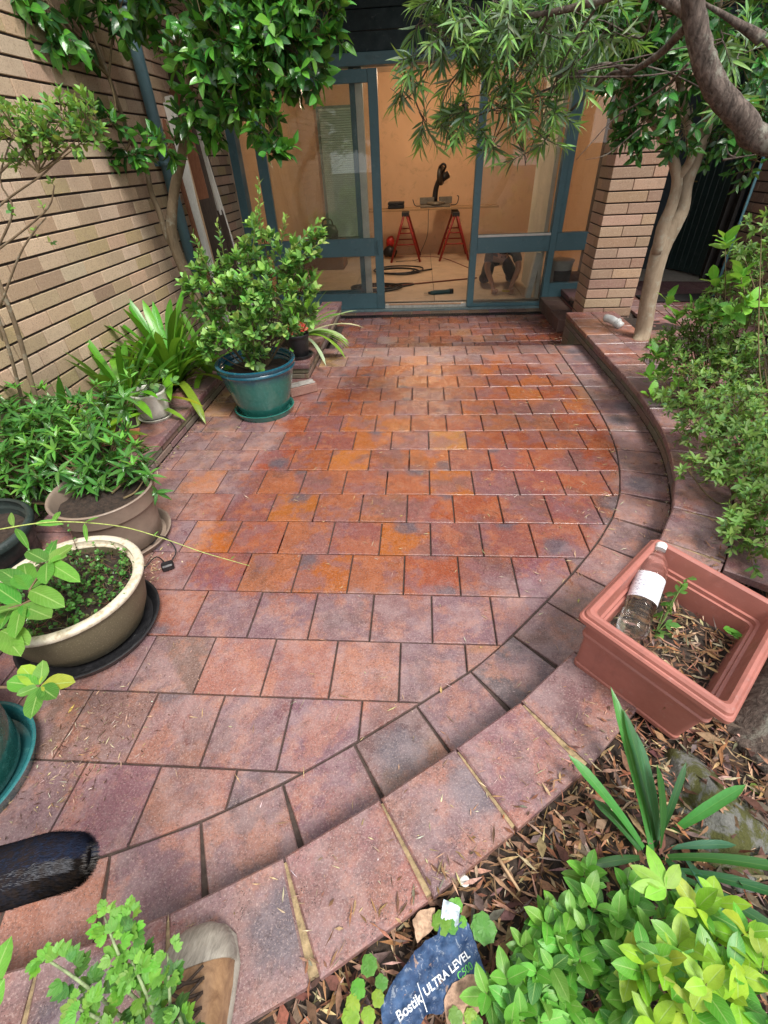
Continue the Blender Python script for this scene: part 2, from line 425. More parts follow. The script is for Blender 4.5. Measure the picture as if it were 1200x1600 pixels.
def shoot(LB, SB, base, d, length, nleaf, L, W, tones, mode='alt', spread=1.0, droop=0.25, stem=0.0018, tiptones=None, start=0.25, bend=0.15, stint=(0.2, 0.17, 0.08)):
    """a twig with leaves: alternate along it, or a whorl at its tip"""
    d = d.normalized(); q = perp(d); pts = [base]; b2 = rdir()*bend
    for i in range(1, 4): pts.append(base+d*length*i/3+b2*length*(i/3)**2)
    if SB is not None and stem > 0: SB.tube(pts, [stem*1.3, stem*1.1, stem, stem*0.6], 5, tint=stint, caps=False)
    a0 = random.uniform(0, 6.28)
    for i in range(nleaf):
        if mode == 'whorl': t = 1-0.13*random.random()*(1 if i < nleaf*0.7 else 3); ang = a0+i*2.399
        elif mode == 'pair': t = start+(1-start)*((i//2)+0.5)/max(1, nleaf//2); ang = a0+(i % 2)*math.pi+(i//2)*1.57
        else: t = start+(1-start)*(i+0.6)/nleaf; ang = a0+i*2.399
        k = min(2.999, t*3); j = int(k); p = pts[j].lerp(pts[j+1], k-j)
        rad = rot_about(q, d, ang); el = spread*(1.15-0.65*t if mode != 'whorl' else random.uniform(0.75, 1.25))
        ax = (d*math.cos(el)+rad*math.sin(el)).normalized()
        nn = (d*math.sin(el)-rad*math.cos(el))*0.6+Vector((0, 0, 0.7))+rdir()*0.25
        sc_ = random.uniform(0.7, 1.12)*(0.75 if t > 0.93 and mode != 'whorl' else 1)
        tt = tintpick(tiptones if (tiptones and t > 0.72) else tones)
        LB.leaf(p, ax, nn, L*sc_, W*sc_, droop*random.uniform(0.4, 1.5), tt, random.uniform(-0.1, 0.15), random.uniform(-0.3, 0.3))
    return pts[-1]

def crown(LB, SB, root, clusters, nleaf, L, W, tones, mode='alt', twig=0.12, spread=1.0, droop=0.25, up=0.5, tiptones=None, shell=0.75, stemr=0.006, tint=(0.16, 0.12, 0.06), out=0.8):
    """clusters = [(centre, radius, twigs)]: limbs go from root to each cluster, twigs fill its volume, leaves sit on the twigs"""
    for c, rad, nt_ in clusters:
        c = Vector(c); rr = Vector(rad) if not isinstance(rad, (int, float)) else Vector((rad,)*3)
        r0 = Vector(root if not isinstance(root, list) else min(root, key=lambda q: (Vector(q)-c).length))
        if SB is not None and stemr > 0:
            m = r0.lerp(c, 0.5)+rdir()*0.12*(c-r0).length
            SB.tube([r0, m, c], [stemr, stemr*0.75, stemr*0.45], 6, tint=tint, smoothpath=4, caps=False)
        for i in range(nt_):
            v = rdir(); k = random.random()**(1/3)*shell+(1-shell)*random.random() if shell < 1 else random.random()**(1/3)
            p = c+Vector((v.x*rr.x, v.y*rr.y, v.z*rr.z))*k
            d = (v*out+Vector((0, 0, up))+rdir()*0.5).normalized()
            b = p-d*twig*0.5
            if SB is not None and stemr > 0 and i % 4 == 0:
                SB.tube([c, c.lerp(b, 0.5)+rdir()*0.02, b], [stemr*0.4, stemr*0.3, 0.0015], 4, tint=tint, caps=False)
            shoot(LB, SB, b, d, twig*random.uniform(0.7, 1.2), max(2, int(nleaf*random.uniform(0.7, 1.2))), L, W, tones, mode, spread, droop, 0.0016, tiptones, stint=tint)
# ---------------------------------------------------------------- shared materials
M_TILE = mat_tile(); M_BRICK = mat_brick('buff_brick'); M_BRICK2 = mat_brick('wall_brick_weathered', 0.6)
M_GROUT = plain('grout', (0.060, 0.040, 0.032), 0.95, 0.3, 40, bump=0.4)
M_MORTAR = plain('dark_mortar', (0.045, 0.032, 0.028), 0.95, 0.3, 40)
M_LGROUT = plain('sandy_mortar', (0.30, 0.22, 0.12), 0.95, 0.35, 60, bump=0.5)
M_TEAL = plain('teal_paint', (0.092, 0.190, 0.222), 0.42, 0.06, 3)
M_DTEAL = plain('dark_teal_board', (0.012, 0.030, 0.036), 0.6, 0.15, 6)
M_PIPE = plain('downpipe_paint', (0.085, 0.165, 0.195), 0.4, 0.12, 7)
M_WHITE = plain('white_paint', (0.72, 0.70, 0.64), 0.5, 0.08, 9)
M_GLASS = mat_glass()
M_BLACK = plain('black_plastic', (0.012, 0.012, 0.014), 0.45, 0.2, 20)
M_SOIL = plain('soil', (0.035, 0.022, 0.015), 0.95, 0.5, 45, bump=0.9, bscale=60)
M_LEAFLIT = mat_tint('dry_litter', 0.85, 0.2)

# ---------------------------------------------------------------- tile helpers
WETPX = [(580,560),(535,604),(500,626),(450,655),(430,700),(395,735),(352,790),(316,855),(290,905),(420,935),(600,925),(760,915),(880,875),(935,820),(962,770),(962,735),(955,690),(925,640),(890,600),(845,575),(800,565),(720,562),(660,566)]
WET = np.array([tuple(on_z(u, v, 0))[:2] for u, v in WETPX])
CAPWET = [tuple(on_z(u, v, 0))[:2] for u, v in ((905,690),(1040,800))]
def wet_sd(P):
    """signed distance (m) to the hosed-down area, positive inside"""
    P = np.asarray(P, float)[:, :2]; A = WET; B = np.roll(WET, -1, 0); d = np.full(len(P), 9.0); ins = np.zeros(len(P), bool)
    for a, b in zip(A, B):
        ab = b-a; t = np.clip(((P-a)@ab)/(ab@ab), 0, 1); d = np.minimum(d, np.linalg.norm(P-(a+t[:, None]*ab), axis=1))
        c = (a[1] > P[:, 1]) != (b[1] > P[:, 1])
        with np.errstate(divide='ignore', invalid='ignore'):
            xx = (b[0]-a[0])*(P[:, 1]-a[1])/(b[1]-a[1])+a[0]
        ins ^= c & (P[:, 0] < xx)
    return np.where(ins, d, -d)

def area2(p): return sum(p[i][0]*p[(i+1) % len(p)][1]-p[(i+1) % len(p)][0]*p[i][1] for i in range(len(p)))
def clip_half(poly, n, c):
    """keep n.p <= c"""
    o = []
    for i in range(len(poly)):
        a, b = poly[i], poly[(i+1) % len(poly)]; da = n[0]*a[0]+n[1]*a[1]-c; db = n[0]*b[0]+n[1]*b[1]-c
        if da <= 0: o.append(a)
        if (da < 0 < db) or (db < 0 < da): t = da/(da-db); o.append((a[0]+(b[0]-a[0])*t, a[1]+(b[1]-a[1])*t))
    return o
def halves(poly):
    h = []
    for i in range(len(poly)):
        a, b = poly[i], poly[(i+1) % len(poly)]; dx, dy = b[0]-a[0], b[1]-a[1]; L = math.hypot(dx, dy)
        if L > 1e-6: n = (dy/L, -dx/L); h.append((n, n[0]*a[0]+n[1]*a[1]))
    return h
def clean(poly, e=1e-4):
    o = []
    for p in poly:
        if not o or math.hypot(p[0]-o[-1][0], p[1]-o[-1][1]) > e: o.append(p)
    while len(o) > 1 and math.hypot(o[0][0]-o[-1][0], o[0][1]-o[-1][1]) <= e: o.pop()
    return o
class Paving:
    def __init__(s): s.mb = MB(); s.fl = []
    def tile(s, poly, z, tint, th=0.03, bev=0.003, flash=None, cell=0.045, tilt=0.0012, wetoff=None):
        poly = clean(poly)
        if len(poly) < 3: return
        if area2(poly) < 0: poly = poly[::-1]
        if abs(area2(poly)) < 0.002: return
        cx = sum(p[0] for p in poly)/len(poly); cy = sum(p[1] for p in poly)/len(poly)
        ta, tb, dz = random.uniform(-1, 1)*tilt*6, random.uniform(-1, 1)*tilt*6, random.uniform(-1, 1)*tilt
        Z = lambda x, y: z+dz+ta*(x-cx)+tb*(y-cy)
        H = halves(poly); ins = poly
        for n, c in H: ins = clip_half(ins, n, c-bev)
        ins = clean(ins)
        if len(ins) < 3: return
        f0 = len(s.mb.v)
        # rounded arris: each outline point is matched to its inset point
        n_ = len(poly)
        near = [min(ins, key=lambda q: (q[0]-p[0])**2+(q[1]-p[1])**2) for p in poly]
        V = [(p[0], p[1], Z(*p)-bev) for p in poly]+[(p[0], p[1], z-th) for p in poly]+[(q[0], q[1], Z(*q)) for q in near]
        F = []
        for i in range(n_):
            j = (i+1) % n_
            F.append((n_+i, n_+j, j, i))
            F.append((i, j, 2*n_+j, 2*n_+i))
        s.mb.add(V, F, tint)
        x0, x1 = min(p[0] for p in ins), max(p[0] for p in ins); y0, y1 = min(p[1] for p in ins), max(p[1] for p in ins)
        nx, ny = max(1, round((x1-x0)/cell)), max(1, round((y1-y0)/cell)); HI = halves(ins)
        for a in range(nx):
            for b in range(ny):
                X0, X1 = x0+(x1-x0)*a/nx, x0+(x1-x0)*(a+1)/nx; Y0, Y1 = y0+(y1-y0)*b/ny, y0+(y1-y0)*(b+1)/ny
                q = [(X0, Y0), (X1, Y0), (X1, Y1), (X0, Y1)]
                for n, c in HI:
                    q = clip_half(q, n, c)
                    if len(q) < 3: break
                q = clean(q, 1e-5)
                if len(q) >= 3: s.mb.add([(p[0], p[1], Z(*p)) for p in q], [tuple(range(len(q)))], tint)
        if flash: fx, fy, fr = flash
        for v in s.mb.v[f0:]:
            s.fl.append(max(0.0, 1-math.hypot(v[0]-fx, v[1]-fy)/fr) if flash else 0.0)
        if not hasattr(s, 'wo'): s.wo = []
        s.wo += [wetoff]*(len(s.mb.v)-f0)
    def mesh(s, name):
        P = np.array(s.mb.v); wd = np.clip(wet_sd(P), -0.5, 0.5)
        for i, o in enumerate(s.wo):
            if o is not None: wd[i] = o
        return finish(name, s.mb.v, s.mb.f, M_TILE, s.mb.t, s.mb.m, False, {'wet': wd, 'flash': s.fl})
TT = {'P': (0.150, 0.070, 0.078), 'R': (0.225, 0.072, 0.048), 'O': (0.325, 0.118, 0.050), 'Y': (0.38, 0.195, 0.075),
      'S': (0.240, 0.100, 0.072), 'K': (0.070, 0.048, 0.054), 'B': (0.145, 0.080, 0.062), 'L': (0.21, 0.118, 0.105)}
def tt(k): return tuple(vnoise(TT[k], 0.09))

# ---------------------------------------------------------------- curved edge of the patio
INP = [(2.04,3.62),(2.04,3.2),(2.042,2.73),(2.035,2.22),(1.995,1.77),(1.93,1.474),(1.85,1.222),(1.745,1.01),(1.561,.747),(1.325,.474),(1.177,.315),(1.027,.165),(.788,-.012),(.58,-.155),(.462,-.232),(.326,-.31),(.166,-.39),(-.066,-.481),(-.35,-.56),(-.75,-.625),(-1.4,-.67)]
_p, _ = catmull([Vector((x, y, 0)) for x, y in INP], [0]*len(INP), 12)
_s = [0.0]
for a, b in zip(_p, _p[1:]): _s.append(_s[-1]+(b-a).length)
def cpt(s, off=0.0, z=0.0):
    """point at arc length s on the curve, moved outward by off"""
    s = max(0, min(_s[-1]-1e-6, s)); i = int(np.searchsorted(_s, s, 'right'))-1; i = min(i, len(_p)-2)
    t = (s-_s[i])/(_s[i+1]-_s[i]); p = _p[i].lerp(_p[i+1], t)
    lo, hi = max(0, i-5), min(len(_p)-1, i+6); d = (_p[hi]-_p[lo]).normalized()
    return Vector((p.x-d.y*off*-1*-1, p.y+d.x*off, 0))+Vector((0, 0, z)) if False else Vector((p.x+(-d.y)*off, p.y+d.x*off, z))
def s_near(x, y): return min(range(len(_p)), key=lambda i: (_p[i].x-x)**2+(_p[i].y-y)**2)
S_J = _s[s_near(.788, -.014)]

# paving field: colour of every tile read from the photo, row by row (row 0 is the first full row in front)
ROWS = {-2: ('B', 'PPSKPPRP', -2), -1: ('B', 'BSPPSPSRP', -2), 0: ('S', 'PPBSSSPSPPR', -3), 1: ('P', 'PRPPPPPPPKPP', -3), 2: ('R', 'BSPSOSRPPKP', -3),
        3: ('R', 'BPOSSPOPPPPPP', -4), 4: ('S', 'PSRPOSSRRPPKSP', -4), 5: ('S', 'POPSSSSOPPSSPS', -4), 6: ('S', 'PLPRRYROPSSRPS', -4),
        7: ('R', 'PPLRPOPYRRSRRSRS', -4), 8: ('R', 'BBPRPOORSSSRRSRR', -4), 9: ('R', 'YPRRRSPPOSSORRP', -4), 10: ('R', 'YBPRRRRRSSOROOSL', -4),
        11: ('O', 'SLRRROOORRORLLPL', -4), 12: ('O', 'LLPRRROORORRLLLL', -4), 13: ('O', 'LLBYLLOLLORRLLLL', -4), 14: ('S', 'LBYLLLSLSSRLLLLL', -4)}
FLASH = {(4, 0): (0.55, 0.85), (3, 2): (0.5, 0.85), (-2, 0): (0.9, 0.25), (-2, 1): (0.2, 0.4), (6, -1): (0.7, 0.3), (6, 3): (0.9, 0.2), (2, 1): (.1, .8), (3, 5): (.4, .3)}
pv = Paving(); G = 0.0065
CH = []
for k in range(0, len(_p)-1, 6):
    a, b = _p[k], _p[min(k+6, len(_p)-1)]; d = (b-a).normalized(); n = (-d.y, d.x); c = n[0]*a.x+n[1]*a.y-0.003; CH.append((n, c, (a+b)/2))
for j in range(-4, 15):
    off = (0.53 if j % 2 else 0.035)+0.004*j
    dflt, pat, i0 = ROWS.get(j, ('P', '', 0))
    for i in range(-8, 11):
        x0, y0 = (i+off)*0.24+G/2, j*0.24+G/2; x1, y1 = x0+0.24-G, y0+0.24-G
        x0 = max(x0, -1.2 if y0 < 1.15 else -0.80)
        if x1-x0 < 0.03 or x0 > 2.1: continue
        if y0 > 2.8: x0 = max(x0, -0.125)
        if x1-x0 < 0.02: continue
        q = [(x0, y0), (x1, y0), (x1, y1), (x0, y1)]
        for n, c, m in CH:
            q = clip_half(q, n, c)
            if len(q) < 3: break
        if len(q) < 3: continue
        k = pat[i-i0] if 0 <= i-i0 < len(pat) else random.choice(dflt+'PS'+dflt)
        fl = FLASH.get((j, i)); fl = ((x0+x1)/2-0.12+0.24*fl[0], y0+0.24*fl[1], 0.13) if fl else ((x0+random.random()*0.24, y0+random.choice((0, 0.24)), 0.12) if random.random() < 0.10 else None)
        pv.tile(q, 0.0, tt(k), flash=fl)
# ring course of radial tiles just inside the low wall
def ring(pv, off0, off1, z, s0, step, n, tone, gin=0.007, gout=0.022, th=0.03, wet=None, bev=0.003, sw=0.0, tilt=0.001):
    for k in range(n):
        a, b = s0+k*step, s0+(k+1)*step
        if a < -0.001 or b > _s[-1]+0.2: continue
        L = 6; inner = [cpt(a+(b-a)*t/L, off0) for t in range(L+1)]; outer = [cpt(a+(b-a)*t/L, off1) for t in range(L+1)]
        ci = inner[0]; di = (inner[-1]-inner[0]).normalized(); do = (outer[-1]-outer[0]).normalized()
        kk = abs((outer[-1]-outer[0]).length-(inner[-1]-inner[0]).length)
        go = gin+kk*0.72
        q = [inner[0]+di*gin/2, inner[-1]-di*gin/2, outer[-1]-do*go/2, outer[0]+do*go/2]
        # follow the curve on both long edges
        qi = [q[0]]+[q[0].lerp(q[1], t/L) + (inner[t]-inner[0].lerp(inner[-1], t/L)) for t in range(1, L)]+[q[1]]
        poly = [(p.x, p.y) for p in (q[0], q[1], q[2], q[3])]
        pv.tile(poly, z, tt(random.choice(tone(k, (a+b)/2))), th=th, wetoff=wet, bev=bev, tilt=tilt, flash=((poly[0][0]+poly[2][0])/2+random.uniform(-.1, .1), (poly[0][1]+poly[2][1])/2+random.uniform(-.1, .1), 0.17) if random.random() < 0.3 else None)
ring(pv, 0.006, 0.243, 0.0, S_J-30*0.236, 0.236, 46, lambda k, s: 'LPLP' if s < 2.6 else ('SLP' if s < 3.1 else ('KKPB' if s < 4.4 else ('SPP' if k % 3 else 'PKS'))))
# the lower landing in front of the glass doors
for j in range(0, 8):
    for i in range(-3, 13):
        o = (0.5 if j % 2 else 0.0)+0.32
        x0, y0 = (i+o)*0.237-0.35, 3.60+j*0.237; x1, y1 = x0+0.229, min(y0+0.229, 5.325)
        x0 = max(x0, -0.13 if y0 < 4.9 else -1.3)
        if x1-x0 < 0.03 or y1-y0 < 0.03 or x0 > 2.42: continue
        k = random.choice('PPPRRB'); X = (x0+x1)/2
        if 0.3 < X < 1.2: k = random.choice('RRPB')
        if j in (3, 4) and abs(X-1.3) < 0.15: k = 'O'
        pv.tile([(x0, y0), (x1, y0), (x1, y1), (x0, y1)], -0.19, tt(k), wetoff=random.choice((-0.02, 0.03, 0.06, 0.12)))
struct('patio_paving', pv.mesh('patio_paving'))
g = MB()
# mortar bed under the tiles (follows the curved edge)
outl = [cpt(_s[-1]*k/60, 0.25) for k in range(61)]
poly = [(p.x, p.y, -0.010) for p in outl]+[(-1.35, -1.1, -0.010), (-1.35, 3.6, -0.010)]
g.add(poly, [tuple(range(len(poly)))[::-1]])
g.add([(-0.2, 3.6, -0.2), (2.5, 3.6, -0.2), (2.5, 5.8, -0.2), (-1.4, 5.8, -0.2), (-1.4, 4.7, -0.2), (-.2, 4.7, -.2)], [(0, 1, 2, 3, 4, 5)])
struct('mortar_bed', g.mesh('mortar_bed', M_GROUT))
rz = MB(); x = -0.12
while x < 2.28:
    rz.box((x, 3.585, -0.185), (min(x+0.231, 2.28), 3.601, -0.031), tt('B')); x += 0.239
_rz = rz.mesh('landing_riser', M_BRICK2); struct('step_riser', _rz)

# ---------------------------------------------------------------- ground, garden soil
gr = MB(); gr.add([(-60, -60, -0.34), (60, -60, -0.34), (60, 60, -0.34), (-60, 60, -0.34)], [(0, 1, 2, 3)])
struct('ground', gr.mesh('ground', M_SOIL))
def soil_sheet(name, x0, x1, y0, y1, zf, keep, step=0.05, amp=0.012):
    nx, ny = int((x1-x0)/step)+1, int((y1-y0)/step)+1; V = []; F = []; ok = {}
    for a in range(nx):
        for b in range(ny):
            x, y = x0+(x1-x0)*a/(nx-1), y0+(y1-y0)*b/(ny-1)
            V.append((x, y, zf(x, y)+random.uniform(-amp, amp)))
    for a in range(nx-1):
        for b in range(ny-1):
            cx, cy = x0+(x1-x0)*(a+.5)/(nx-1), y0+(y1-y0)*(b+.5)/(ny-1)
            if keep(cx, cy): i = a*ny+b; F.append((i, i+ny, i+ny+1, i+1))
    return struct(name, finish(name, V, F, M_SOIL, None, None, True))
def outside(x, y, off):
    """distance outward from the patio curve, minus off"""
    i = s_near(x, y); a, b = max(0, i-3), min(len(_p)-1, i+3); d = (_p[b]-_p[a]).normalized()
    return (x-_p[i].x)*(-d.y)+(y-_p[i].y)*d.x-off
BEDZ = lambda x, y: 0.055+0.02*math.sin(x*5+y*3)+0.02*math.sin(y*7-x*2)-0.05*max(0, min(1, (-(y)-0.35)*1.2))
soil_sheet('garden_bed', -1.6, 6.5, -4, 4.9, BEDZ, lambda x, y: outside(x, y, 0.40) > 0 and not (x < 2.5 and y > 3.4))
soil_sheet('planter_soil', -1.36, -0.95, -1.0, 3.2, lambda x, y: 0.095, lambda x, y: True, amp=0.008)
soil_sheet('planter_soil', -1.36, -0.34, 2.9, 4.8, lambda x, y: 0.095, lambda x, y: True, amp=0.008)

# ---------------------------------------------------------------- low walls with tile caps
def curve_wall(name, label, off, z0, z1, s0, s1, thick=0.09):
    mb = MB(); step = 0.05; h = (z1-z0)/2; n = int((s1-s0)/step)
    for c in range(2):
        za, zb = z0+c*h+0.004, z0+(c+1)*h-0.004
        for k in range(n):
            a, b = s0+k*step, s0+(k+1)*step
            brick = int((a+c*0.11)/0.23); random.seed(brick*7+c); tint = vnoise((0.175, 0.135, 0.108), 0.22); random.seed(k)
            P = [cpt(a, off), cpt(b, off), cpt(b, off+thick), cpt(a, off+thick)]
            if int((b+c*0.11)/0.23) != brick: P[1] = P[1].lerp(P[0], 0.13); P[2] = P[2].lerp(P[3], 0.13)
            V = [(p.x, p.y, za) for p in P]+[(p.x, p.y, zb) for p in P]
            mb.add(V, [(0, 3, 2, 1), (4, 5, 6, 7), (0, 1, 5, 4), (1, 2, 6, 5), (2, 3, 7, 6), (3, 0, 4, 7)], tint)
    for k in range(n):
        a, b = s0+k*step, s0+(k+1)*step; P = [cpt(a, off+0.008), cpt(b, off+0.008), cpt(b, off+thick+.1), cpt(a, off+thick+.1)]
        V = [(p.x, p.y, z0-0.03) for p in P]+[(p.x, p.y, z1) for p in P]
        mb.add(V, [(0, 3, 2, 1), (4, 5, 6, 7), (0, 1, 5, 4), (2, 3, 7, 6)], (0.05, 0.04, 0.035), 1)
    return mb
random.seed(21)
lw = thing('low_wall', 'curved low garden wall with plum tile capping wrapping the patio right and front', 'low wall', (2.3, 2, 0))
mb = curve_wall('low_wall', '', 0.243, 0.0, 0.097, 0.0, _s[-1]-0.3)
for c in range(2):     # straight run to the pillar above the lower landing
    for k in range(3):
        mb.box((2.283, 3.62+k*0.2, -0.19+c*0.095), (2.37, 3.815+k*0.2, -0.10+c*0.095), vnoise((0.175, 0.135, 0.108), 0.2))
        mb.box((2.283, 3.62+k*0.2, c*0.0485+0.003), (2.37, 3.815+k*0.2, 0.045+c*0.0485), vnoise((0.175, 0.135, 0.108), 0.2))
mb.box((2.29, 3.6, -0.25), (2.6, 4.2, 0.098), (0.05, 0.04, 0.035), 1)
random.seed(5)
part('brick_face', mb.mesh('brick_face', [M_BRICK2, M_GROUT]), lw)
cp = Paving()
ring(cp, 0.226, 0.463, 0.13, S_J-16*0.2445+0.02, 0.2445, 40, lambda k, s: ('RSB' if s < 1.2 else ('LPL' if s < 3.4 else 'LPLPS')), gin=0.006, th=0.033, wet=-0.2, bev=0.005)
SF = (S_J-16*0.2445+0.02) % 0.2445
for k in range(5):
    y0 = 3.62-SF+0.004+0.243*k
    for c in range(2 if k > 1 else 2):
        x0 = 2.262+0.24*c if k > 2 else 2.262+0.24*c
        if y0 < 4.15: cp.tile([(x0, y0), (x0+0.233, y0), (x0+0.233, min(4.19, y0+0.236)), (x0, min(4.19, y0+0.236))], 0.13, tt('O' if k < 2 else 'R'), th=0.033, bev=0.005, wetoff=-0.2)
part('capping', cp.mesh('capping'), lw)
cg = MB()
for k in range(int(_s[-1]/0.06)):
    a, b = k*0.06, (k+1)*0.06; P = [cpt(a, 0.236), cpt(b, 0.236), cpt(b, 0.453), cpt(a, 0.453)]
    V = [(p.x, p.y, 0.096) for p in P]+[(p.x, p.y, 0.121) for p in P]
    cg.add(V, [(0, 3, 2, 1), (4, 5, 6, 7), (0, 1, 5, 4), (2, 3, 7, 6)])
cg.box((2.27, 3.62, 0.099), (2.74, 4.18, 0.12))
part('mortar_joint', cg.mesh('mortar_joint', M_LGROUT), lw)
# garden path beyond the wall
pp = Paving()
ring(pp, 0.470, 0.70, 0.126, 0.15, 0.25, 11, lambda k, s: 'PLKP' if s > 1.6 else 'RSP', wet=None, tilt=0.003)
ring(pp, 0.707, 0.93, 0.123, 0.05, 0.26, 7, lambda k, s: 'PRKS', tilt=0.003, wet=-0.15)
for i in range(8):
    for j in range(6):
        x0, y0 = 2.98+i*0.24, 3.55+j*0.24
        pp.tile([(x0, y0), (x0+0.23, y0), (x0+0.23, y0+0.23), (x0, y0+0.23)], 0.085, tt(random.choice('SPLR')), wetoff=-0.1)
struct('garden_path', pp.mesh('garden_path'))

def straight_planter(name, label, cat, segs, cap_rows, tone, zt=0.125):
    t = thing(name, label, cat, (segs[0][0][0], segs[0][0][1], 0)); mb = MB(); cm = Paving(); cgm = MB()
    for (p0, p1, nout) in segs:      # wall run from p0 to p1, outward normal nout
        p0 = Vector((*p0, 0)); p1 = Vector((*p1, 0)); d = (p1-p0); L = d.length; d /= L; n = Vector((*nout, 0))
        h = (zt-0.033)/2
        for c in range(2):
            x = -0.11*c
            while x < L:
                a, b = max(0, x)+0.003, min(L, x+0.23)-0.003; x += 0.236
                if b-a < 0.02: continue
                q = p0+d*(a+b)/2-n*0.045; rot = Matrix((d, Vector((-d.y, d.x, 0)), Vector((0, 0, 1)))).transposed()
                mb.obox(q+Vector((0, 0, h*(c+0.5))), rot, ((b-a)/2, 0.045, h/2-0.004), vnoise((0.165, 0.125, 0.10), 0.2), 0, 0.004)
        q = p0+d*L/2-n*0.07; rot = Matrix((d, Vector((-d.y, d.x, 0)), Vector((0, 0, 1)))).transposed()
        mb.obox(q+Vector((0, 0, (zt-0.034)/2-0.02)), rot, (L/2-0.006, 0.06, (zt-0.034)/2+0.02), (0.05, 0.04, 0.035), 1)
    for (x0, x1, y0, y1) in cap_rows:
        nx = max(1, round((x1-x0)/0.24)); ny = max(1, round((y1-y0)/0.24))
        cgm.box((x0+0.012, y0+0.012, zt-0.031), (x1-0.012, y1-0.012, zt-0.008))
        for a in range(nx):
            for b in range(ny):
                X0, X1 = x0+(x1-x0)*a/nx+0.004, x0+(x1-x0)*(a+1)/nx-0.004; Y0, Y1 = y0+(y1-y0)*b/ny+0.004, y0+(y1-y0)*(b+1)/ny-0.004
                cm.tile([(X0, Y0), (X1, Y0), (X1, Y1), (X0, Y1)], zt, tt(random.choice(tone)), th=0.033, bev=0.004, wetoff=-0.15)
    part('brick_face', mb.mesh('brick_face', [M_BRICK2, M_GROUT]), t)
    part('capping', cm.mesh('capping'), t); part('mortar_joint', cgm.mesh('mortar_joint', M_GROUT), t)
    return t
straight_planter('planter_wall', 'low planter edging with plum tile cap along the left brick wall beside the white pot', 'planter wall',
    [((-0.80, -0.9), (-0.80, 2.78), (1, 0))], [(-1.03, -0.785, -0.92, 2.80)], 'PPPR')
straight_planter('planter_wall', 'raised brick planter end with tile cap behind the teal pot near the doors', 'planter wall',
    [((-1.1, 2.845), (-0.125, 2.845), (0, -1)), ((-0.125, 2.846), (-0.125, 4.85), (1, 0))], [(-1.05, -0.11, 2.83, 3.07), (-0.35, -0.11, 3.075, 4.87)], 'PPLB')
# ---------------------------------------------------------------- brickwork
BUFF = [(0.56, 0.42, 0.29), (0.50, 0.36, 0.24), (0.60, 0.45, 0.32), (0.46, 0.33, 0.21), (0.54, 0.36, 0.25), (0.42, 0.32, 0.17), (0.33, 0.225, 0.15), (0.57, 0.41, 0.28), (0.50, 0.38, 0.27)]
def brick_wall(mb, o, d, n, L, z0, z1, ch=0.0855, bl=0.24, tones=BUFF, hj=0.0130, vj=0.0088, depth=0.03, gap_tint=(0.045, 0.032, 0.028), thick=0.2):
    """bricks laid from o along d, facing n"""
    o = Vector(o); d = Vector(d); n = Vector(n); rot = Matrix((d, n.cross(d)*-1 if False else Vector((0, 0, 1)).cross(d), Vector((0, 0, 1)))).transposed()
    c = 0; z = z0
    while z < z1-0.02:
        x = -bl*(0.5 if c % 2 else 0.0)-0.02*(c % 3)
        while x < L:
            a, b = max(0, x)+vj/2, min(L, x+bl)-vj/2; x += bl
            if b-a < 0.012: continue
            t0_ = random.uniform(.84, 1.08); t = [q_*t0_ for q_ in vnoise(random.choice(tones), 0.03)]; off = random.uniform(-0.0015, 0.0015)
            q = o+d*(a+b)/2-n*(depth/2+off)+Vector((0, 0, z-o.z+(min(ch, z1-z)-hj)/2))
            mb.obox(q, rot, ((b-a)/2, depth/2, (min(ch, z1-z)-hj)/2), t, 0, 0.002)
        z += ch; c += 1
    q = o+d*L/2-n*(0.013+thick/2); q.z = (z0+z1)/2
    mb.obox(q, rot, (L/2, thick/2, (z1-z0)/2-0.004), gap_tint, 1)
mb = MB(); brick_wall(mb, (-1.35, -1.6, 0), (0, 1, 0), (1, 0, 0), 7.18, -0.19, 3.75)
single('brick_wall', mb.mesh('brick_wall', [M_BRICK, M_MORTAR]), 'tall buff brick house wall running along the left side of the patio', 'wall')
mb = MB(); brick_wall(mb, (4.12, -2.0, 0), (0, 1, 0), (-1, 0, 0), 7.1, 0.0, 1.47, tones=[(0.20, 0.13, 0.09), (0.24, 0.15, 0.10), (0.17, 0.115, 0.08)])
single('boundary_wall', mb.mesh('boundary_wall', [M_BRICK, M_MORTAR]), 'dark brown chest-high brick wall at the right edge behind the blue pole', 'wall')
# pillar
mb = MB(); z = -0.19; c = 0; px0, px1, py0, py1 = 2.435, 2.90, 4.205, 4.56
PT = [(0.42, 0.28, 0.19), (0.39, 0.255, 0.175), (0.45, 0.305, 0.21), (0.35, 0.23, 0.155), (0.33, 0.195, 0.14)]
while z < 3.0:
    cut = px0+(0.20 if c % 2 else 0.345); ycut = py0+(0.235 if c % 2 else 0.115); h = 0.0765
    for a, b, y0, y1 in ((px0, cut, py0, ycut), (cut, px1, py0, py0+0.11), (px0, px0+0.11, ycut, py1), (px1-0.11, px1, py0+0.11, py1), (px0+0.11, px1-0.11, py1-0.11, py1)):
        g2 = 0.005; mb.box((a+(g2/2 if a > px0 else 0), y0+(g2/2 if y0 > py0 else 0), z), (b-(g2/2 if b < px1 else 0), y1-(g2/2 if y1 < py1 else 0), z+h), vnoise(random.choice(PT), 0.06), 0, 0.003)
    z += 0.0878; c += 1
mb.box((px0+0.01, py0+0.01, -0.19), (px1-0.01, py1-0.01, z), (1, 1, 1), 1)
single('brick_pillar', mb.mesh('brick_pillar', [M_BRICK, M_MORTAR]), 'pinkish brick pillar standing right of the glass doors on the low wall end', 'pillar')

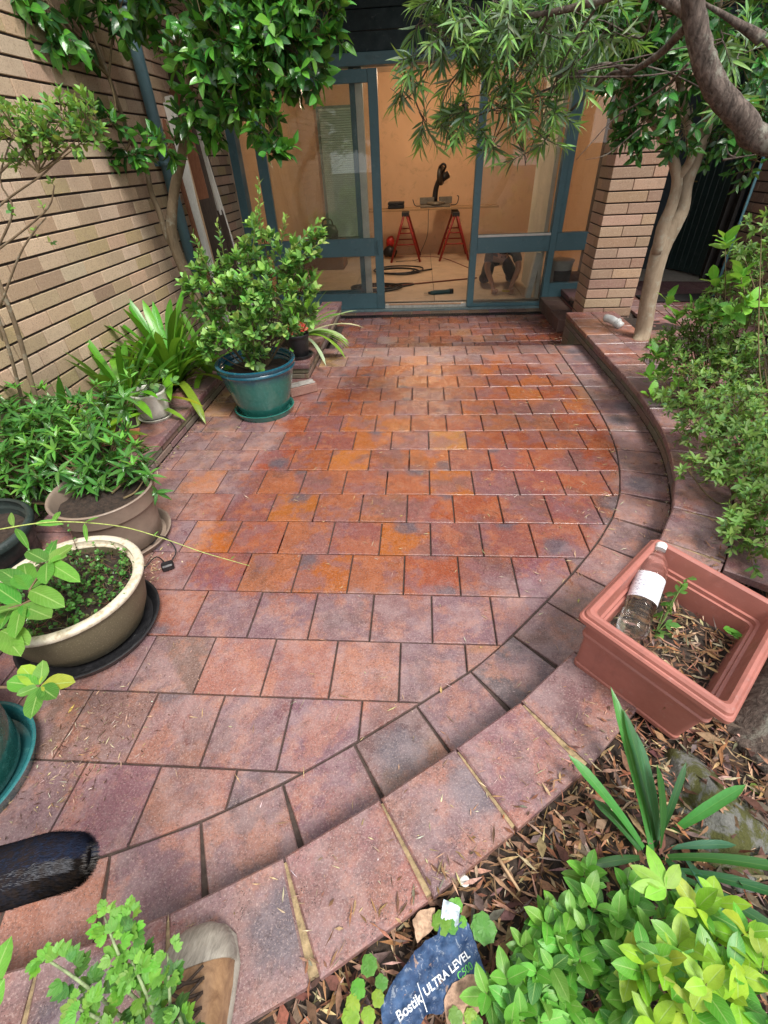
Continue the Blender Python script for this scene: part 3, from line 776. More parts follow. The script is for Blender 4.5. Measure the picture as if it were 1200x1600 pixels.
# ---------------------------------------------------------------- glazed front
def frame_boxes(L, mi=0):
    m = MB()
    for x0, x1, y0, y1, z0, z1 in L: m.box((x0, y0, z0), (x1, y1, z1), (1, 1, 1), mi, 0.003)
    return m
ww = thing('window_wall', 'teal timber glazed front of the house with fixed panes right of the open doorway', 'window wall', (0.7, 5.6, -0.19))
part('frame', frame_boxes([(-1.345, -1.25, 5.57, 5.73, -0.19, 2.17), (-1.345, 3.3, 5.572, 5.735, 2.172, 2.27), (1.395, 1.475, 5.575, 5.69, -0.145, 2.17),
    (1.477, 2.325, 5.580, 5.68, 0.458, 0.648), (2.327, 2.40, 5.575, 5.69, -0.19, 2.17), (2.402, 2.80, 5.58, 5.68, 0.46, 0.646), (2.402, 2.80, 5.585, 5.68, -0.19, 0.10),
    (2.802, 2.90, 5.575, 5.69, -0.19, 2.17), (1.477, 2.325, 5.59, 5.66, -0.15, -0.115), (2.402, 2.452, 5.59, 5.67, 0.648, 2.17),
    (0.03, 0.088, 5.70, 5.75, -0.1, 2.17), (-1.248, 0.028, 5.70, 5.74, -0.1, 0.06), (-1.248, 0.028, 5.70, 5.74, 0.48, 0.62)]).mesh('frame', M_TEAL), ww)
part('door_jamb', frame_boxes([(0.09, 0.17, 5.70, 5.75, -0.12, 2.17)]).mesh('door_jamb', M_WHITE), ww, 'white painted jamb seen through the sliding door')
for (x0, x1, z0, z1, y) in ((1.477, 2.325, 0.65, 2.17, 5.64), (1.477, 2.325, -0.113, 0.456, 5.64), (2.454, 2.80, 0.65, 2.17, 5.64), (2.402, 2.80, 0.102, 0.458, 5.64), (-1.248, 0.028, 0.62, 2.17, 5.72), (-1.248, 0.028, 0.06, 0.48, 5.72)):
    m = MB(); m.box((x0, y, z0), (x1, y+0.005, z1)); part('pane', m.mesh('pane', M_GLASS), ww)
m = MB(); m.box((1.477, 5.566, 0.628), (2.325, 5.5785, 0.652), (1, 1, 1), 0, .002); part('glazing_bead', m.mesh('glazing_bead', M_WHITE), ww)
sl = thing('sliding_door', 'teal sliding glass door with wide middle rail left of the open doorway', 'sliding door', (-0.35, 5.6, -0.15))
slf = part('door_frame', frame_boxes([(0.235, 0.335, 5.612, 5.662, -0.15, 2.155), (-1.06, -0.945, 5.612, 5.662, -0.15, 2.155), (-0.943, 0.233, 5.614, 5.66, 2.05, 2.155),
    (-0.943, 0.233, 5.614, 5.66, 0.462, 0.655), (-0.943, 0.233, 5.614, 5.66, -0.15, 0.035)]).mesh('door_frame', M_TEAL), sl)
for z0, z1 in ((0.657, 2.048), (0.037, 0.460)):
    m = MB(); m.box((-0.943, 5.634, z0), (0.233, 5.639, z1)); part('pane', m.mesh('pane', M_GLASS), sl)
m = MB(); m.box((0.262, 5.596, 0.47), (0.287, 5.611, 0.64), (1, 1, 1), 0, .003); m.tube([(0.275, 5.59, 0.49), (0.275, 5.575, 0.5), (0.275, 5.575, 0.61), (0.275, 5.59, 0.62)], 0.006, 8)
part('handle', m.mesh('handle', M_TEAL), slf)
m = MB(); m.box((-1.25, 5.535, -0.185), (2.326, 5.62, -0.152), (1, 1, 1), 0, 0.003)
single('door_sill', m.mesh('door_sill', plain('sill_metal', (0.16, 0.24, 0.26), 0.45, 0.2, 25)), 'grey blue door sill under the glazed front', 'sill')
m = MB(); m.box((0.337, 5.622, -0.16), (1.393, 5.76, -0.112), (1, 1, 1), 0, 0.003)
single('threshold', m.mesh('threshold', plain('threshold_paint', (0.74, 0.72, 0.66), 0.55, 0.16, 30)), 'scuffed white threshold strip across the open doorway', 'threshold')
m = MB(); x = -1.25
while x < 2.32: m.box((x, 5.42, -0.2), (min(x+0.232, 2.322), 5.533, -0.172), vnoise((0.16, 0.10, 0.09), 0.25), 0, 0.003); x += 0.243
m.box((-1.25, 5.43, -0.21), (2.32, 5.53, -0.178), (0.4, 0.36, 0.3), 1)
single('sill_course', m.mesh('sill_course', [M_BRICK2, M_LGROUT]), 'row of dark header bricks between the door sill and the drain grate', 'brick course')
m = MB(); m.box((-1.25, 5.330, -0.23), (2.33, 5.418, -0.197)); k = 0; x = -1.24
m.box((-1.25, 5.330, -0.21), (2.33, 5.341, -0.183)); m.box((-1.25, 5.407, -0.21), (2.33, 5.418, -0.183))
while x < 2.32: m.box((x, 5.341, -0.205), (x+0.008, 5.407, -0.184)); x += 0.021
single('drain_grate', m.mesh('drain_grate', M_BLACK), 'long black slotted drain grate in front of the glass doors', 'drain')
m = MB()
for k in range(8): m.box((-1.5, 5.60+0.002*k, 2.272+k*0.15), (5.2, 5.66, 2.418+k*0.15), (1, 1, 1), 0, 0.004)
m.box((-1.9, 3.7, 2.98), (6.0, 10.2, 3.14)); m.box((-1.9, 3.66, 2.9), (6.0, 3.72, 3.2))
single('eave', m.mesh('eave', M_DTEAL), 'dark teal boarding and roof overhang above the glass doors', 'eave')

# right hand entry
m = MB()
for k in range(5):
    for c in range(2): m.box((2.31+c*0.245, 4.58+k*0.2, -0.19), (2.548+c*0.245, 4.776+k*0.2, -0.05), tt('R' if c else 'B'), 0, 0.006)
single('doorstep', m.mesh('doorstep', mat_brick('step_tile', 0.3)), 'dark red tiled step between the pillar and the glazed front', 'step')
m = MB()
for k in range(14): m.box((2.56+k*0.18, 4.93, -0.02), (2.735+k*0.18, 5.19, 0.035), tt('B'), 0, 0.012); 
for k in range(14):
    for j in range(6): m.box((2.56+k*0.18, 5.195+j*0.24, -0.02), (2.735+k*0.18, 5.43+j*0.24, 0.034), tt('P'), 0, 0.003)
m.box((2.57, 4.98, -0.2), (5.0, 6.6, -0.021), (0.03, 0.02, 0.02))
single('entry_porch', m.mesh('entry_porch', mat_brick('porch_tile', 0.3)), 'plum tiled porch step below the dark green entry door', 'porch')
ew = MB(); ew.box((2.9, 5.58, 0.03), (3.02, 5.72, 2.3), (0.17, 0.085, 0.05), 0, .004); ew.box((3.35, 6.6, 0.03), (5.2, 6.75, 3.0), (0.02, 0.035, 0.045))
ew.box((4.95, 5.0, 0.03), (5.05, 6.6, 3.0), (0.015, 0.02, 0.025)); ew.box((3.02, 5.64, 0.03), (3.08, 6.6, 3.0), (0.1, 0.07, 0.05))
ew.box((2.9, 5.60, 0.03), (3.3, 5.66, 0.55), (0.27, 0.17, 0.12)) if False else None
single('entry_recess', ew.mesh('entry_recess', mat_tint('recess_board', 0.6)), 'dark entry recess walls with brown timber post right of the pillar', 'entry')
mb = MB(); brick_wall(mb, (3.03, 5.60, 0), (1, 0, 0), (0, -1, 0), 0.42, 0.036, 0.75, tones=[(0.25, 0.15, 0.10), (0.30, 0.18, 0.12)], thick=0.05)
single('entry_brick_pier', mb.mesh('entry_brick_pier', [M_BRICK, M_MORTAR]), 'short brown brick panel seen between the pillar and the tan tree trunk', 'wall')
# open green door leaf
d0, d1 = on_z(1036, 419, 0.04), on_z(1094, 433, 0.04); dv = (d1-d0); dv.z = 0; dl = dv.length; dv.normalize()
ed = thing('entry_door', 'dark green vertical-board entry door standing ajar behind the tan tree', 'door', tuple(d1))
m = MB(); rot = Matrix((dv, Vector((-dv.y, dv.x, 0)), Vector((0, 0, 1)))).transposed()
for k in range(7): m.obox(d0+dv*dl*(k+0.5)/7+Vector((0, 0, 1.05)), rot, (dl/14-0.003, 0.018, 1.03), (1, 1, 1), 0, 0.005)
m.obox(d0+dv*dl/2+Vector((0, 0, 1.05))+Vector((-dv.y, dv.x, 0))*0.012, rot, (dl/2, 0.012, 1.03))
edl = part('door_leaf', m.mesh('door_leaf', plain('door_green', (0.018, 0.040, 0.038), 0.4, 0.1, 4)), ed)
m = MB(); pj = d1+dv*0.06; m.bar(pj, pj+Vector((0, 0, 2.2)), 0.07, 0.09); pj2 = d1+dv*0.16; m.bar(pj2, pj2+Vector((0, 0, 2.2)), 0.06, 0.04, (1, 1, 1))
part('door_jamb', m.mesh('door_jamb', plain('jamb_brown', (0.03, 0.024, 0.02), 0.5)), ed)
m = MB(); hp = d0+dv*0.09+Vector((0, 0, 1.0))+Vector((dv.y, -dv.x, 0))*0.03; m.tube([hp, hp+Vector((dv.y, -dv.x, 0))*0.035, hp+Vector((dv.y, -dv.x, 0))*0.035+dv*0.11], 0.008, 8)
part('handle', m.mesh('handle', plain('brass', (0.4, 0.3, 0.12), 0.35, metal=1.0)), edl)
m = MB(); m.box((3.15, 5.0, 0.036), (4.25, 5.65, 0.05), (1, 1, 1), 0, 0.004)
m2 = MB(); a = on_z(1090, 475, 0.09)
m2.box((3.2, 4.62, 0.09), (4.05, 4.9, 0.105), (1, 1, 1), 0, 0.004)
single('doormat', m2.mesh('doormat', plain('rubber_mat', (0.012, 0.011, 0.011), 0.95, 0.3, 60, bump=0.8)), 'black doormat lying in front of the porch step behind the tan trunk', 'doormat')
m = MB(); m.add([(3.55, 5.9, 0.037), (4.6, 5.72, 0.037), (4.6, 6.6, 0.037), (3.4, 6.6, 0.037)], [(0, 1, 2, 3)])
struct('entry_floor', m.mesh('entry_floor', plain('pale_floor', (0.45, 0.40, 0.34), 0.5)))
m = MB(); m.tube([(3.97, 4.78, 0.09), (3.99, 4.83, 1.38)], 0.013, 10); m.tube([(3.99, 4.83, 1.30), (3.992, 4.834, 1.40)], 0.018, 10)
single('broom_pole', m.mesh('broom_pole', plain('pole_blue', (0.13, 0.32, 0.38), 0.35, 0.1)), 'light blue pole leaning upright against the dark brick wall on the right', 'pole')

# downpipe and timber in the left corner
dp = thing('downpipe', 'teal downpipe running down the left brick wall behind the camellia', 'downpipe', (-1.28, 3.8, 0.1))
m = MB(); m.tube([(-1.285, 3.76, 3.4), (-1.285, 3.76, 0.08)], 0.045, 20, smoothpath=2); part('pipe', m.mesh('pipe', M_PIPE), dp)
for z in (0.55, 1.45, 2.35):
    m = MB(); m.tube([(-1.285, 3.76, z), (-1.285, 3.76, z+0.035)], 0.052, 20); m.box((-1.35, 3.69, z+.002), (-1.325, 3.83, z+0.033)); part('bracket', m.mesh('bracket', M_PIPE), dp)
W1 = mat_wood('primed_timber', (0.55, 0.53, 0.47), (0.74, 0.72, 0.66)); W2 = mat_wood('stained_timber', (0.13, 0.045, 0.02), (0.25, 0.10, 0.045)); W3 = mat_wood('pale_pine', (0.38, 0.24, 0.13), (0.52, 0.36, 0.22)); W4 = mat_wood('dark_timber', (0.03, 0.02, 0.015), (0.07, 0.045, 0.03))
tim = [((358, 424), (303, 228), 4.7, .045, .03, W3, 'pale bare pine board standing directly behind the front white board'),
       ((325, 420), (286, 250), 4.7, .05, .03, W1, 'dull white board second from the teal downpipe side of the timber stack'),
       ((370, 415), (308, 215), 4.55, .055, .03, W1, 'front white primed board with moulded edge, nearest of the timbers leaning in the corner'),
       ((352, 428), (300, 240), 4.66, .075, .04, W2, 'reddish brown stained board leaning beside the front white board'),
       ((338, 432), (292, 255), 4.78, .022, .03, W3, 'thin pale pine strip leaning behind the reddish brown board'),
       ((330, 415), (288, 262), 4.95, .035, .03, W1, 'narrow grey white strip leaning in the middle of the timber stack'),
       ((316, 400), (283, 285), 5.1, .022, .03, W2, 'slim dark red batten leaning nearest the teal downpipe'),
       ((345, 398), (296, 215), 4.9, .10, .03, W4, 'dark weathered board in the middle of the leaning timber'),
       ((362, 395), (316, 225), 4.85, .04, .03, W4, 'dark bracket edged batten lying over the white board top')]
for a, b, y, wd, th, mt, lab in tim:
    A = on_x(*a, -1.17); B = on_x(*b, -1.27); dvec = (A-B).normalized(); foot = A+dvec*((A.z-0.11)/max(0.2, -dvec.z)); top = B-dvec*0.45; wd *= 1.5
    m = MB(); m.bar(foot, top, wd, th, (1, 1, 1), 0, up=(0, 1, 0), bev=0.003)
    if 'moulded' in lab: m.bar(foot+Vector((0.008, -0.018, 0)), top+Vector((0.008, -0.018, 0)), wd*0.3, 0.008, up=(0, 1, 0), bev=0.002)
    single('timber_board', m.mesh('timber_board', mt), lab, 'timber', 'timbers leaning in the left corner')

# ---------------------------------------------------------------- the room behind the glass
M_WALLO = plain('interior_wall', (0.68, 0.44, 0.27), 0.8, 0.05, 2); M_PLY = plain('underlay_floor', (0.62, 0.47, 0.34), 0.55, 0.12, 3)
m = MB(); m.box((-1.34, 9.4, -0.1), (4.8, 9.5, 2.6)); m.box((-1.44, 5.74, -0.1), (-1.34, 9.5, 2.6)); m.box((3.3, 5.8, -0.1), (3.34, 9.5, 2.6))
struct('room_wall', m.mesh('room_wall', M_WALLO))
m = MB(); m.box((-1.4, 5.72, 2.5), (3.4, 9.5, 2.58)); struct('room_ceiling', m.mesh('room_ceiling', M_WHITE))
m = MB(); m.box((-1.34, 5.70, -0.2), (3.3, 9.4, -0.112)); struct('room_floor', m.mesh('room_floor', plain('slab', (0.2, 0.15, 0.1), 0.8)))
m = MB()
for i in range(4):
    for j in range(3): m.box((-1.33+i*1.16, 5.74+j*1.22, -0.112), (-1.33+i*1.16+1.152, 5.74+j*1.22+1.214, -0.100), vnoise((1, 1, 1), .03), 0, 0.002)
struct('floor_sheets', m.mesh('floor_sheets', M_PLY))
m = MB(); m.box((-1.3, 9.375, -0.1), (3.3, 9.4, 0.02)); single('skirting', m.mesh('skirting', M_WALLO), 'low skirting board along the far orange wall inside', 'skirting')
rp = MB(); rp.box((2.28, 5.76, -0.1), (2.325, 6.75, 2.5)); single('white_partition', rp.mesh('white_partition', plain('partition_white', (0.66, 0.60, 0.50), 0.7, 0.1, 3)), 'white plastered partition inside behind the right fixed pane', 'partition wall')
m = MB(); m.bar((2.20, 5.80, -0.1), (2.262, 5.80, 0.42), 0.10, 0.07, bev=.003); single('white_post', m.mesh('white_post', M_WHITE), 'off-white board leaning inside the lower right pane by the worker', 'board')
# window with venetian blind
b0, b1, b2 = on_y(497, 172, 9.3), on_y(552, 172, 9.3), on_y(550, 372, 9.3)
vb = thing('window_blind', 'green grey slatted blind over a tall window on the far interior wall', 'blind', (b0.x, 9.36, b2.z))
m = MB(); X0, X1, Z0, Z1 = b0.x, b1.x+0.1, b2.z, b0.z; z = Z0+0.03
while z < Z1: m.add([(X0, 9.32, z), (X1, 9.32, z), (X1, 9.345, z+0.028), (X0, 9.345, z+0.028)], [(0, 1, 2, 3)]); z += 0.032
part('slat', m.mesh('slat', plain('blind_green_daylit', (0.42, 0.62, 0.56), 0.5, 0.1, 5)), vb, kind=None)  # slats coloured lighter in place of daylight glowing through them
m = MB(); m.box((X0-0.05, 9.35, Z0-0.05), (X1+0.05, 9.39, Z1+0.05), (1, 1, 1), 0); part('window_frame', m.mesh('window_frame', plain('frame_cream', (0.15, 0.24, 0.22), 0.6)), vb)
# trestles, plank and saw
YB = 8.85; p1 = on_y(650, 396, YB); p2 = on_y(712, 394, YB)
RED = plain('trestle_red', (0.30, 0.018, 0.012), 0.4, 0.1)
for (u, lab) in ((634, 'red steel trestle holding the left end of the plank inside the room'), (711, 'red steel trestle holding the right end of the plank inside the room')):
    c = on_y(u, 332, YB); zt = c.z
    t = thing('trestle', lab, 'trestle', (c.x, YB, -0.1), 'red trestles inside the room')
    m = MB(); m.box((c.x-0.06, YB-0.35, zt-0.03), (c.x+0.06, YB+0.3, zt+0.03), (1, 1, 1), 0, .005); part('top_bar', m.mesh('top_bar', M_BLACK), t)
    for sx in (-1, 1):
        for sy in (-0.33, 0.28):
            m = MB(); m.tube([(c.x+sx*0.02, YB+sy, zt), (c.x+sx*0.26, YB+sy*1.1, -0.1)], 0.02, 8); part('leg', m.mesh('leg', RED), t)
    for f in (0.38, 0.62): 
        for sy in (-0.33, 0.28): m = MB(); m.tube([(c.x-0.02-0.24*f, YB+sy*(1+.1*f), zt+(-0.1-zt)*f), (c.x+0.02+0.24*f, YB+sy*(1+.1*f), zt+(-0.1-zt)*f)], 0.011, 6); part('crossbar', m.mesh('crossbar', RED), t)
q0 = on_y(572, 327, YB); q1 = on_y(778, 320, YB); zt = on_y(634, 332, YB).z+0.03
m = MB(); m.box((q0.x, YB-0.15, zt+0.001), (q1.x, YB+0.15, zt+0.035), (1, 1, 1), 0, 0.003)
single('plank', m.mesh('plank', mat_wood('plank_wood', (0.34, 0.20, 0.10), (0.48, 0.30, 0.16), (1, 14, 14))), 'long timber plank spanning the two red trestles inside', 'plank')
zp = zt+0.036; cx = on_y(681, 318, YB).x
ms = thing('mitre_saw', 'mitre saw with raised black arm standing on the trestle plank', 'mitre saw', (cx, YB, zp))
SILV = plain('saw_metal', (0.20, 0.17, 0.13), 0.45, 0.2, metal=0.4)
m = MB(); m.box((cx-0.27, YB-0.13, zp), (cx+0.25, YB+0.15, zp+0.035), (1, 1, 1), 0, .008); m.lathe([(0.15, 0.036), (0.16, 0.05), (0.15, 0.075)], (cx, YB, zp), 24); m.box((cx-0.28, YB+0.04, zp+0.04), (cx-0.03, YB+0.07, zp+0.14), (1, 1, 1), 0, .004); m.box((cx+0.05, YB+0.04, zp+0.04), (cx+0.28, YB+0.07, zp+0.14), (1, 1, 1), 0, .004)
part('base', m.mesh('base', SILV), ms)
m = MB(); m.tube([(cx-0.02, YB+0.1, zp+0.08), (cx+0.0, YB+0.1, zp+0.26), (cx+0.07, YB+0.02, zp+0.44)], [0.05, 0.045, 0.035], 10, smoothpath=3); part('arm', m.mesh('arm', M_BLACK), ms)
m = MB(); r_ = Matrix.Rotation(R(90), 3, 'Y'); m.lathe([(0.02, -0.03), (0.13, -0.03), (0.14, 0.0), (0.13, 0.03), (0.02, 0.03)], (cx+0.075, YB-0.02, zp+0.44), 24, rot=r_ @ Matrix.Rotation(R(20), 3, 'X')); part('blade_guard', m.mesh('blade_guard', plain('guard_dark', (0.03, 0.025, 0.02), 0.4)), ms)
m = MB(); m.tube([(cx+0.09, YB-0.08, zp+0.48), (cx+0.14, YB-0.18, zp+0.56), (cx+0.10, YB-0.2, zp+0.60), (cx+0.04, YB-0.1, zp+0.56)], 0.018, 8, smoothpath=3); part('handle', m.mesh('handle', M_BLACK), ms)
m = MB(); m.tube([(cx+0.07, YB+0.02, zp+0.38), (cx+0.20, YB+0.05, zp+0.45)], [0.05, 0.055], 14); part('motor', m.mesh('motor', M_BLACK), ms)
m = MB(); m.tube([(cx+0.26, YB, zp+0.02), (cx+0.36, YB, zp+0.03), (cx+0.39, YB, zp+0.13), (cx+0.36, YB, zp+0.15)], 0.008, 6, smoothpath=3); part('support_wire', m.mesh('support_wire', M_BLACK), ms); m = MB(); m.tube([(cx-0.27, YB, zp+0.02), (cx-0.36, YB, zp+0.03), (cx-0.40, YB, zp+0.12)], 0.008, 6, smoothpath=3); part('support_wire', m.mesh('support_wire', M_BLACK), ms)
c = on_y(620, 321, YB)
tb = thing('tool_case', 'flat black tool case lying on the plank left of the saw', 'tool case', (c.x, YB, zp))
m = MB(); m.box((c.x-0.15, YB-0.12, zp), (c.x+0.13, YB+0.1, zp+0.055), (1, 1, 1), 0, .012); part('case_base', m.mesh('case_base', M_BLACK), tb)
m = MB(); m.box((c.x-0.15, YB-0.12, zp+0.058), (c.x+0.13, YB+0.1, zp+0.10), (1, 1, 1), 0, .012); part('lid', m.mesh('lid', M_BLACK), tb)
m = MB(); m.box((c.x-0.05, YB-0.135, zp+0.045), (c.x+0.03, YB-0.121, zp+0.07), (1, 1, 1), 0, .003); part('handle', m.mesh('handle', M_BLACK), tb)
def cable(name, pts, r, mat, lab, cat='cable', sm=6):
    m = MB(); m.tube(pts, r, 8, smoothpath=sm); return single(name, m.mesh(name, mat), lab, cat)
CABK = plain('cable_black', (0.015, 0.017, 0.022), 0.5)
cable('cable', [(cx-0.1, YB, zp), (cx-0.13, YB-0.25, zp-0.05), (cx-0.14, YB-0.2, 0.3), (cx-0.25, YB-0.25, 0.05), (cx-0.32, YB-0.2, -0.09), (cx-0.7, YB-0.3, -0.094)], 0.005, CABK, 'thin black cord hanging from the mitre saw plank to the floor')
rf = on_z(609, 396, -0.03); rd = thing('angle_grinder', 'red and black power tool on the floor left of the trestles', 'power tool', (rf.x, rf.y, -0.1))
m = MB(); m.tube([rf+Vector((0, 0, 0.05)), rf+Vector((0.02, 0, 0.2)), rf+Vector((0.08, 0, 0.24))], [0.05, 0.085, 0.05], 12, smoothpath=3); part('housing', m.mesh('housing', plain('tool_red', (0.5, 0.02, 0.015), 0.4)), rd)
m = MB(); m.tube([rf+Vector((-0.10, -0.1, -0.0)), rf+Vector((0, -0.1, 0.05)), rf+Vector((0.12, -0.08, 0.0))], [0.05, 0.10, 0.06], 12, smoothpath=3); part('motor', m.mesh('motor', M_BLACK), rd)
def coil(c, n, r0, squash, seed):
    random.seed(seed); P = []
    for i in range(n*10):
        a = i/10*2*math.pi; rr = r0*(1+0.22*math.sin(a*0.37+seed)+random.uniform(-.04, .04)); P.append((c[0]+rr*math.cos(a)+0.02*(i/10), c[1]+rr*squash*math.sin(a), -0.094+0.012*((i//10) % 3)+0.004*random.random()))
    return P
cp_ = on_z(580, 452, -0.1); cable('extension_cable', coil(cp_, 6, 0.30, 0.6, 3)+[(cp_.x+0.5, cp_.y+0.1, -0.09), (cp_.x+0.62, cp_.y+0.2, -0.09), (cp_.x+0.5, cp_.y+0.28, -0.09), (cp_.x-0.1, cp_.y+0.15, -0.09)], 0.011, CABK, 'dark blue black extension cable coiled on the floor just inside the doorway', sm=2)
c2 = on_z(618, 425, -0.1); cable('extension_cable', coil(c2, 3, 0.36, 0.75, 9)+[(c2.x+0.6, c2.y+0.1, -0.092)], 0.012, CABK, 'second loose loop of dark cable farther back on the floor', sm=2)
a_, b_, c_ = on_z(610, 402, -0.1), on_z(690, 403, -0.1), on_z(740, 422, -0.1)
cable('extension_lead', [a_, a_.lerp(b_, .5)+Vector((0, .05, 0)), b_, c_], 0.010, plain('lead_brown', (0.20, 0.05, 0.03), 0.5), 'reddish extension lead snaking across the floor sheets', 'cable')
for (p, q, lab, col) in (((600, 448), (745, 434), 'dark red flat batten lying on the floor across the doorway', (0.20, 0.06, 0.035)), ((608, 476), (720, 474), 'pale batten lying just inside the threshold', (0.55, 0.33, 0.2))):
    m = MB(); A = on_z(*p, -0.09); B = on_z(*q, -0.09); m.bar(A, B, 0.03, 0.014, bev=.002); single('floor_batten', m.mesh('floor_batten', plain('batten_%d' % p[0], col, 0.6)), lab, 'batten')
# multitool
A = on_z(665, 458, -0.075); B = on_z(706, 455, -0.075); mt_ = thing('multi_tool', 'dark teal oscillating power tool lying on the floor in the doorway', 'power tool', (A.x, A.y, -0.1)); D = (B-A)
m = MB(); m.tube([A+D*0.18, A+D*0.35, A+D*0.75, A+D*0.98], [0.022, 0.032, 0.028, 0.036], 12, smoothpath=4); part('body', m.mesh('body', plain('tool_teal', (0.012, 0.06, 0.065), 0.4)), mt_)
m = MB(); m.tube([A+D*0.1, A+D*0.2], [0.016, 0.02], 10); part('collar', m.mesh('collar', M_BLACK), mt_); m = MB(); m.tube([A+D*0.9, A+D*1.04], [0.037, 0.034], 12); part('collar', m.mesh('collar', M_BLACK), mt_)
m = MB(); m.bar(A-D*0.06, A+D*0.12, 0.03, 0.004); part('blade', m.mesh('blade', plain('steel', (0.35, 0.34, 0.32), 0.35, metal=0.9)), mt_)
# black bag with a loop handle behind the left pane
bb = on_y(513, 362, 8.2); bg_ = thing('tool_bag', 'black tool bag with loop handle behind the sliding door pane', 'tool bag', (bb.x, 8.2, -0.1))
zb = bb.z
m = MB(); m.lathe([(0.08, -0.14), (0.16, -0.12), (0.17, 0.0), (0.13, 0.09), (0.03, 0.11)], (bb.x, 8.2, zb), 20, sy=0.6); part('bag_body', m.mesh('bag_body', M_BLACK), bg_)
m = MB(); m.tube([(bb.x-0.09, 8.2, zb+0.08), (bb.x-0.06, 8.2, zb+0.17), (bb.x+0.06, 8.2, zb+0.17), (bb.x+0.09, 8.2, zb+0.08)], 0.012, 8, smoothpath=4); part('handle', m.mesh('handle', M_BLACK), bg_)
m = MB(); m.box((bb.x-0.45, 8.0, -0.1), (bb.x+0.25, 8.5, zb-0.14), (1, 1, 1), 0, .01); single('storage_crate', m.mesh('storage_crate', plain('crate_wood', (0.28, 0.16, 0.09), 0.7)), 'brown low cupboard under the black tool bag inside', 'cupboard')
# paint bucket behind the narrow low pane
c = on_y(876, 418, 5.98); bk = thing('paint_bucket', 'white plastic bucket with dark label behind the narrow low pane', 'bucket', (c.x, 5.98, 0.1))
m = MB(); z0 = on_y(876, 445, 5.98).z; m.lathe([(0.0, z0), (0.125, z0), (0.145, z0+0.27), (0.155, z0+0.275), (0.155, z0+0.30), (0.14, z0+0.305), (0, z0+0.305)], (c.x, 5.98, 0), 32); part('pail', autosharp(m.mesh('pail', plain('bucket_white', (0.55, 0.52, 0.46), 0.4))), bk)
m = MB()
for k in range(12):
    a0, a1 = math.radians(-135+k*10), math.radians(-125+k*10); r0, r1 = 0.134, 0.1405
    m.add([(c.x+r0*math.cos(a0), 5.98+r0*math.sin(a0), z0+0.06), (c.x+r0*math.cos(a1), 5.98+r0*math.sin(a1), z0+0.06), (c.x+r1*1.013*math.cos(a1), 5.98+r1*1.013*math.sin(a1), z0+0.19), (c.x+r1*1.013*math.cos(a0), 5.98+r1*1.013*math.sin(a0), z0+0.19)], [(0, 1, 2, 3)])
part('label', m.mesh('label', plain('label_black', (0.02, 0.02, 0.022), 0.5)), bk)
m = MB(); m.box((2.40, 5.76, -0.1), (3.25, 6.5, z0-0.001)); single('ledge', m.mesh('ledge', M_WHITE), 'white ledge under the paint bucket inside the narrow window', 'ledge')
# added unseen lamp: warms and brightens the room where sky light falls short
lm = thing('added_ceiling_lamp', 'added warm ceiling lamp brightening the room, out of sight above the doorway', 'lamp', (0.9, 7.6, 2.5))
m = MB(); m.lathe([(0, 2.46), (0.14, 2.46), (0.16, 2.48), (0.16, 2.499), (0, 2.499)], (0.9, 7.6, 0), 24); part('added_lamp_shade', m.mesh('added_lamp_shade', M_WHITE), lm)
ld = bpy.data.lights.new('added_room_light', 'POINT'); ld.energy = 36; ld.color = (1, 0.76, 0.52); ld.shadow_soft_size = 0.12
lo = bpy.data.objects.new('added_bulb', ld); COL.objects.link(lo); lo.parent = lm; lo.location = (0, 0, -0.12)
# ---------------------------------------------------------------- pots
def pot(name, lab, cat, c, prof_out, thick, mats, rim_r=None, saucer=None, soil_z=None, n=56, wob=0.0, sx=1, sy=1, saucer_mat=None, soil_mat=None, rot=None):
    """prof_out: outer profile from base to rim; the wall returns inside at the given thickness"""
    t = thing(name, lab, cat, c); top = prof_out[-1]
    inner = [(max(0.0, r-thick), z) for r, z in reversed(prof_out) if z > 0.02]
    prof = [(0, prof_out[0][1])]+prof_out+[(top[0]-thick*0.3, top[1]+0.004)]+[(top[0]-thick*0.8, top[1]+0.003)]+inner+[(0, inner[-1][1])]
    m = MB(); m.lathe(prof, c, n, sx=sx, sy=sy, wob=wob, rot=rot); part('pot_body', autosharp(m.mesh('pot_body', mats), 50), t)
    if saucer:
        r, h = saucer; m = MB(); m.lathe([(0, 0.0), (r*0.9, 0.0), (r, h), (r-0.006, h+0.003), (r-0.013, h), (r*0.86, 0.008), (0, 0.008)], (c[0], c[1], c[2]-0.004), n, sx=sx, sy=sy); part('saucer', autosharp(m.mesh('saucer', saucer_mat or mats), 50), t)
    if soil_z:
        rs = np.interp(soil_z, [z for r, z in prof_out], [r for r, z in prof_out])-thick-0.002
        V = [(c[0], c[1], c[2]+soil_z+0.01)]; F = []; K = 30; NR = 6
        for a in range(1, NR+1):
            for k in range(K):
                th = 2*math.pi*k/K; rr = rs*a/NR; V.append((c[0]+rr*math.cos(th)*sx, c[1]+rr*math.sin(th)*sy, c[2]+soil_z+random.uniform(-.008, .008)))
        for k in range(K): F.append((0, 1+k, 1+(k+1) % K))
        for a in range(NR-1):
            for k in range(K): i, j = 1+a*K+k, 1+a*K+(k+1) % K; F.append((i, i+K, j+K, j))
        part('soil', finish('soil', V, F, soil_mat or M_SOIL, None, None, True), t)
    return t
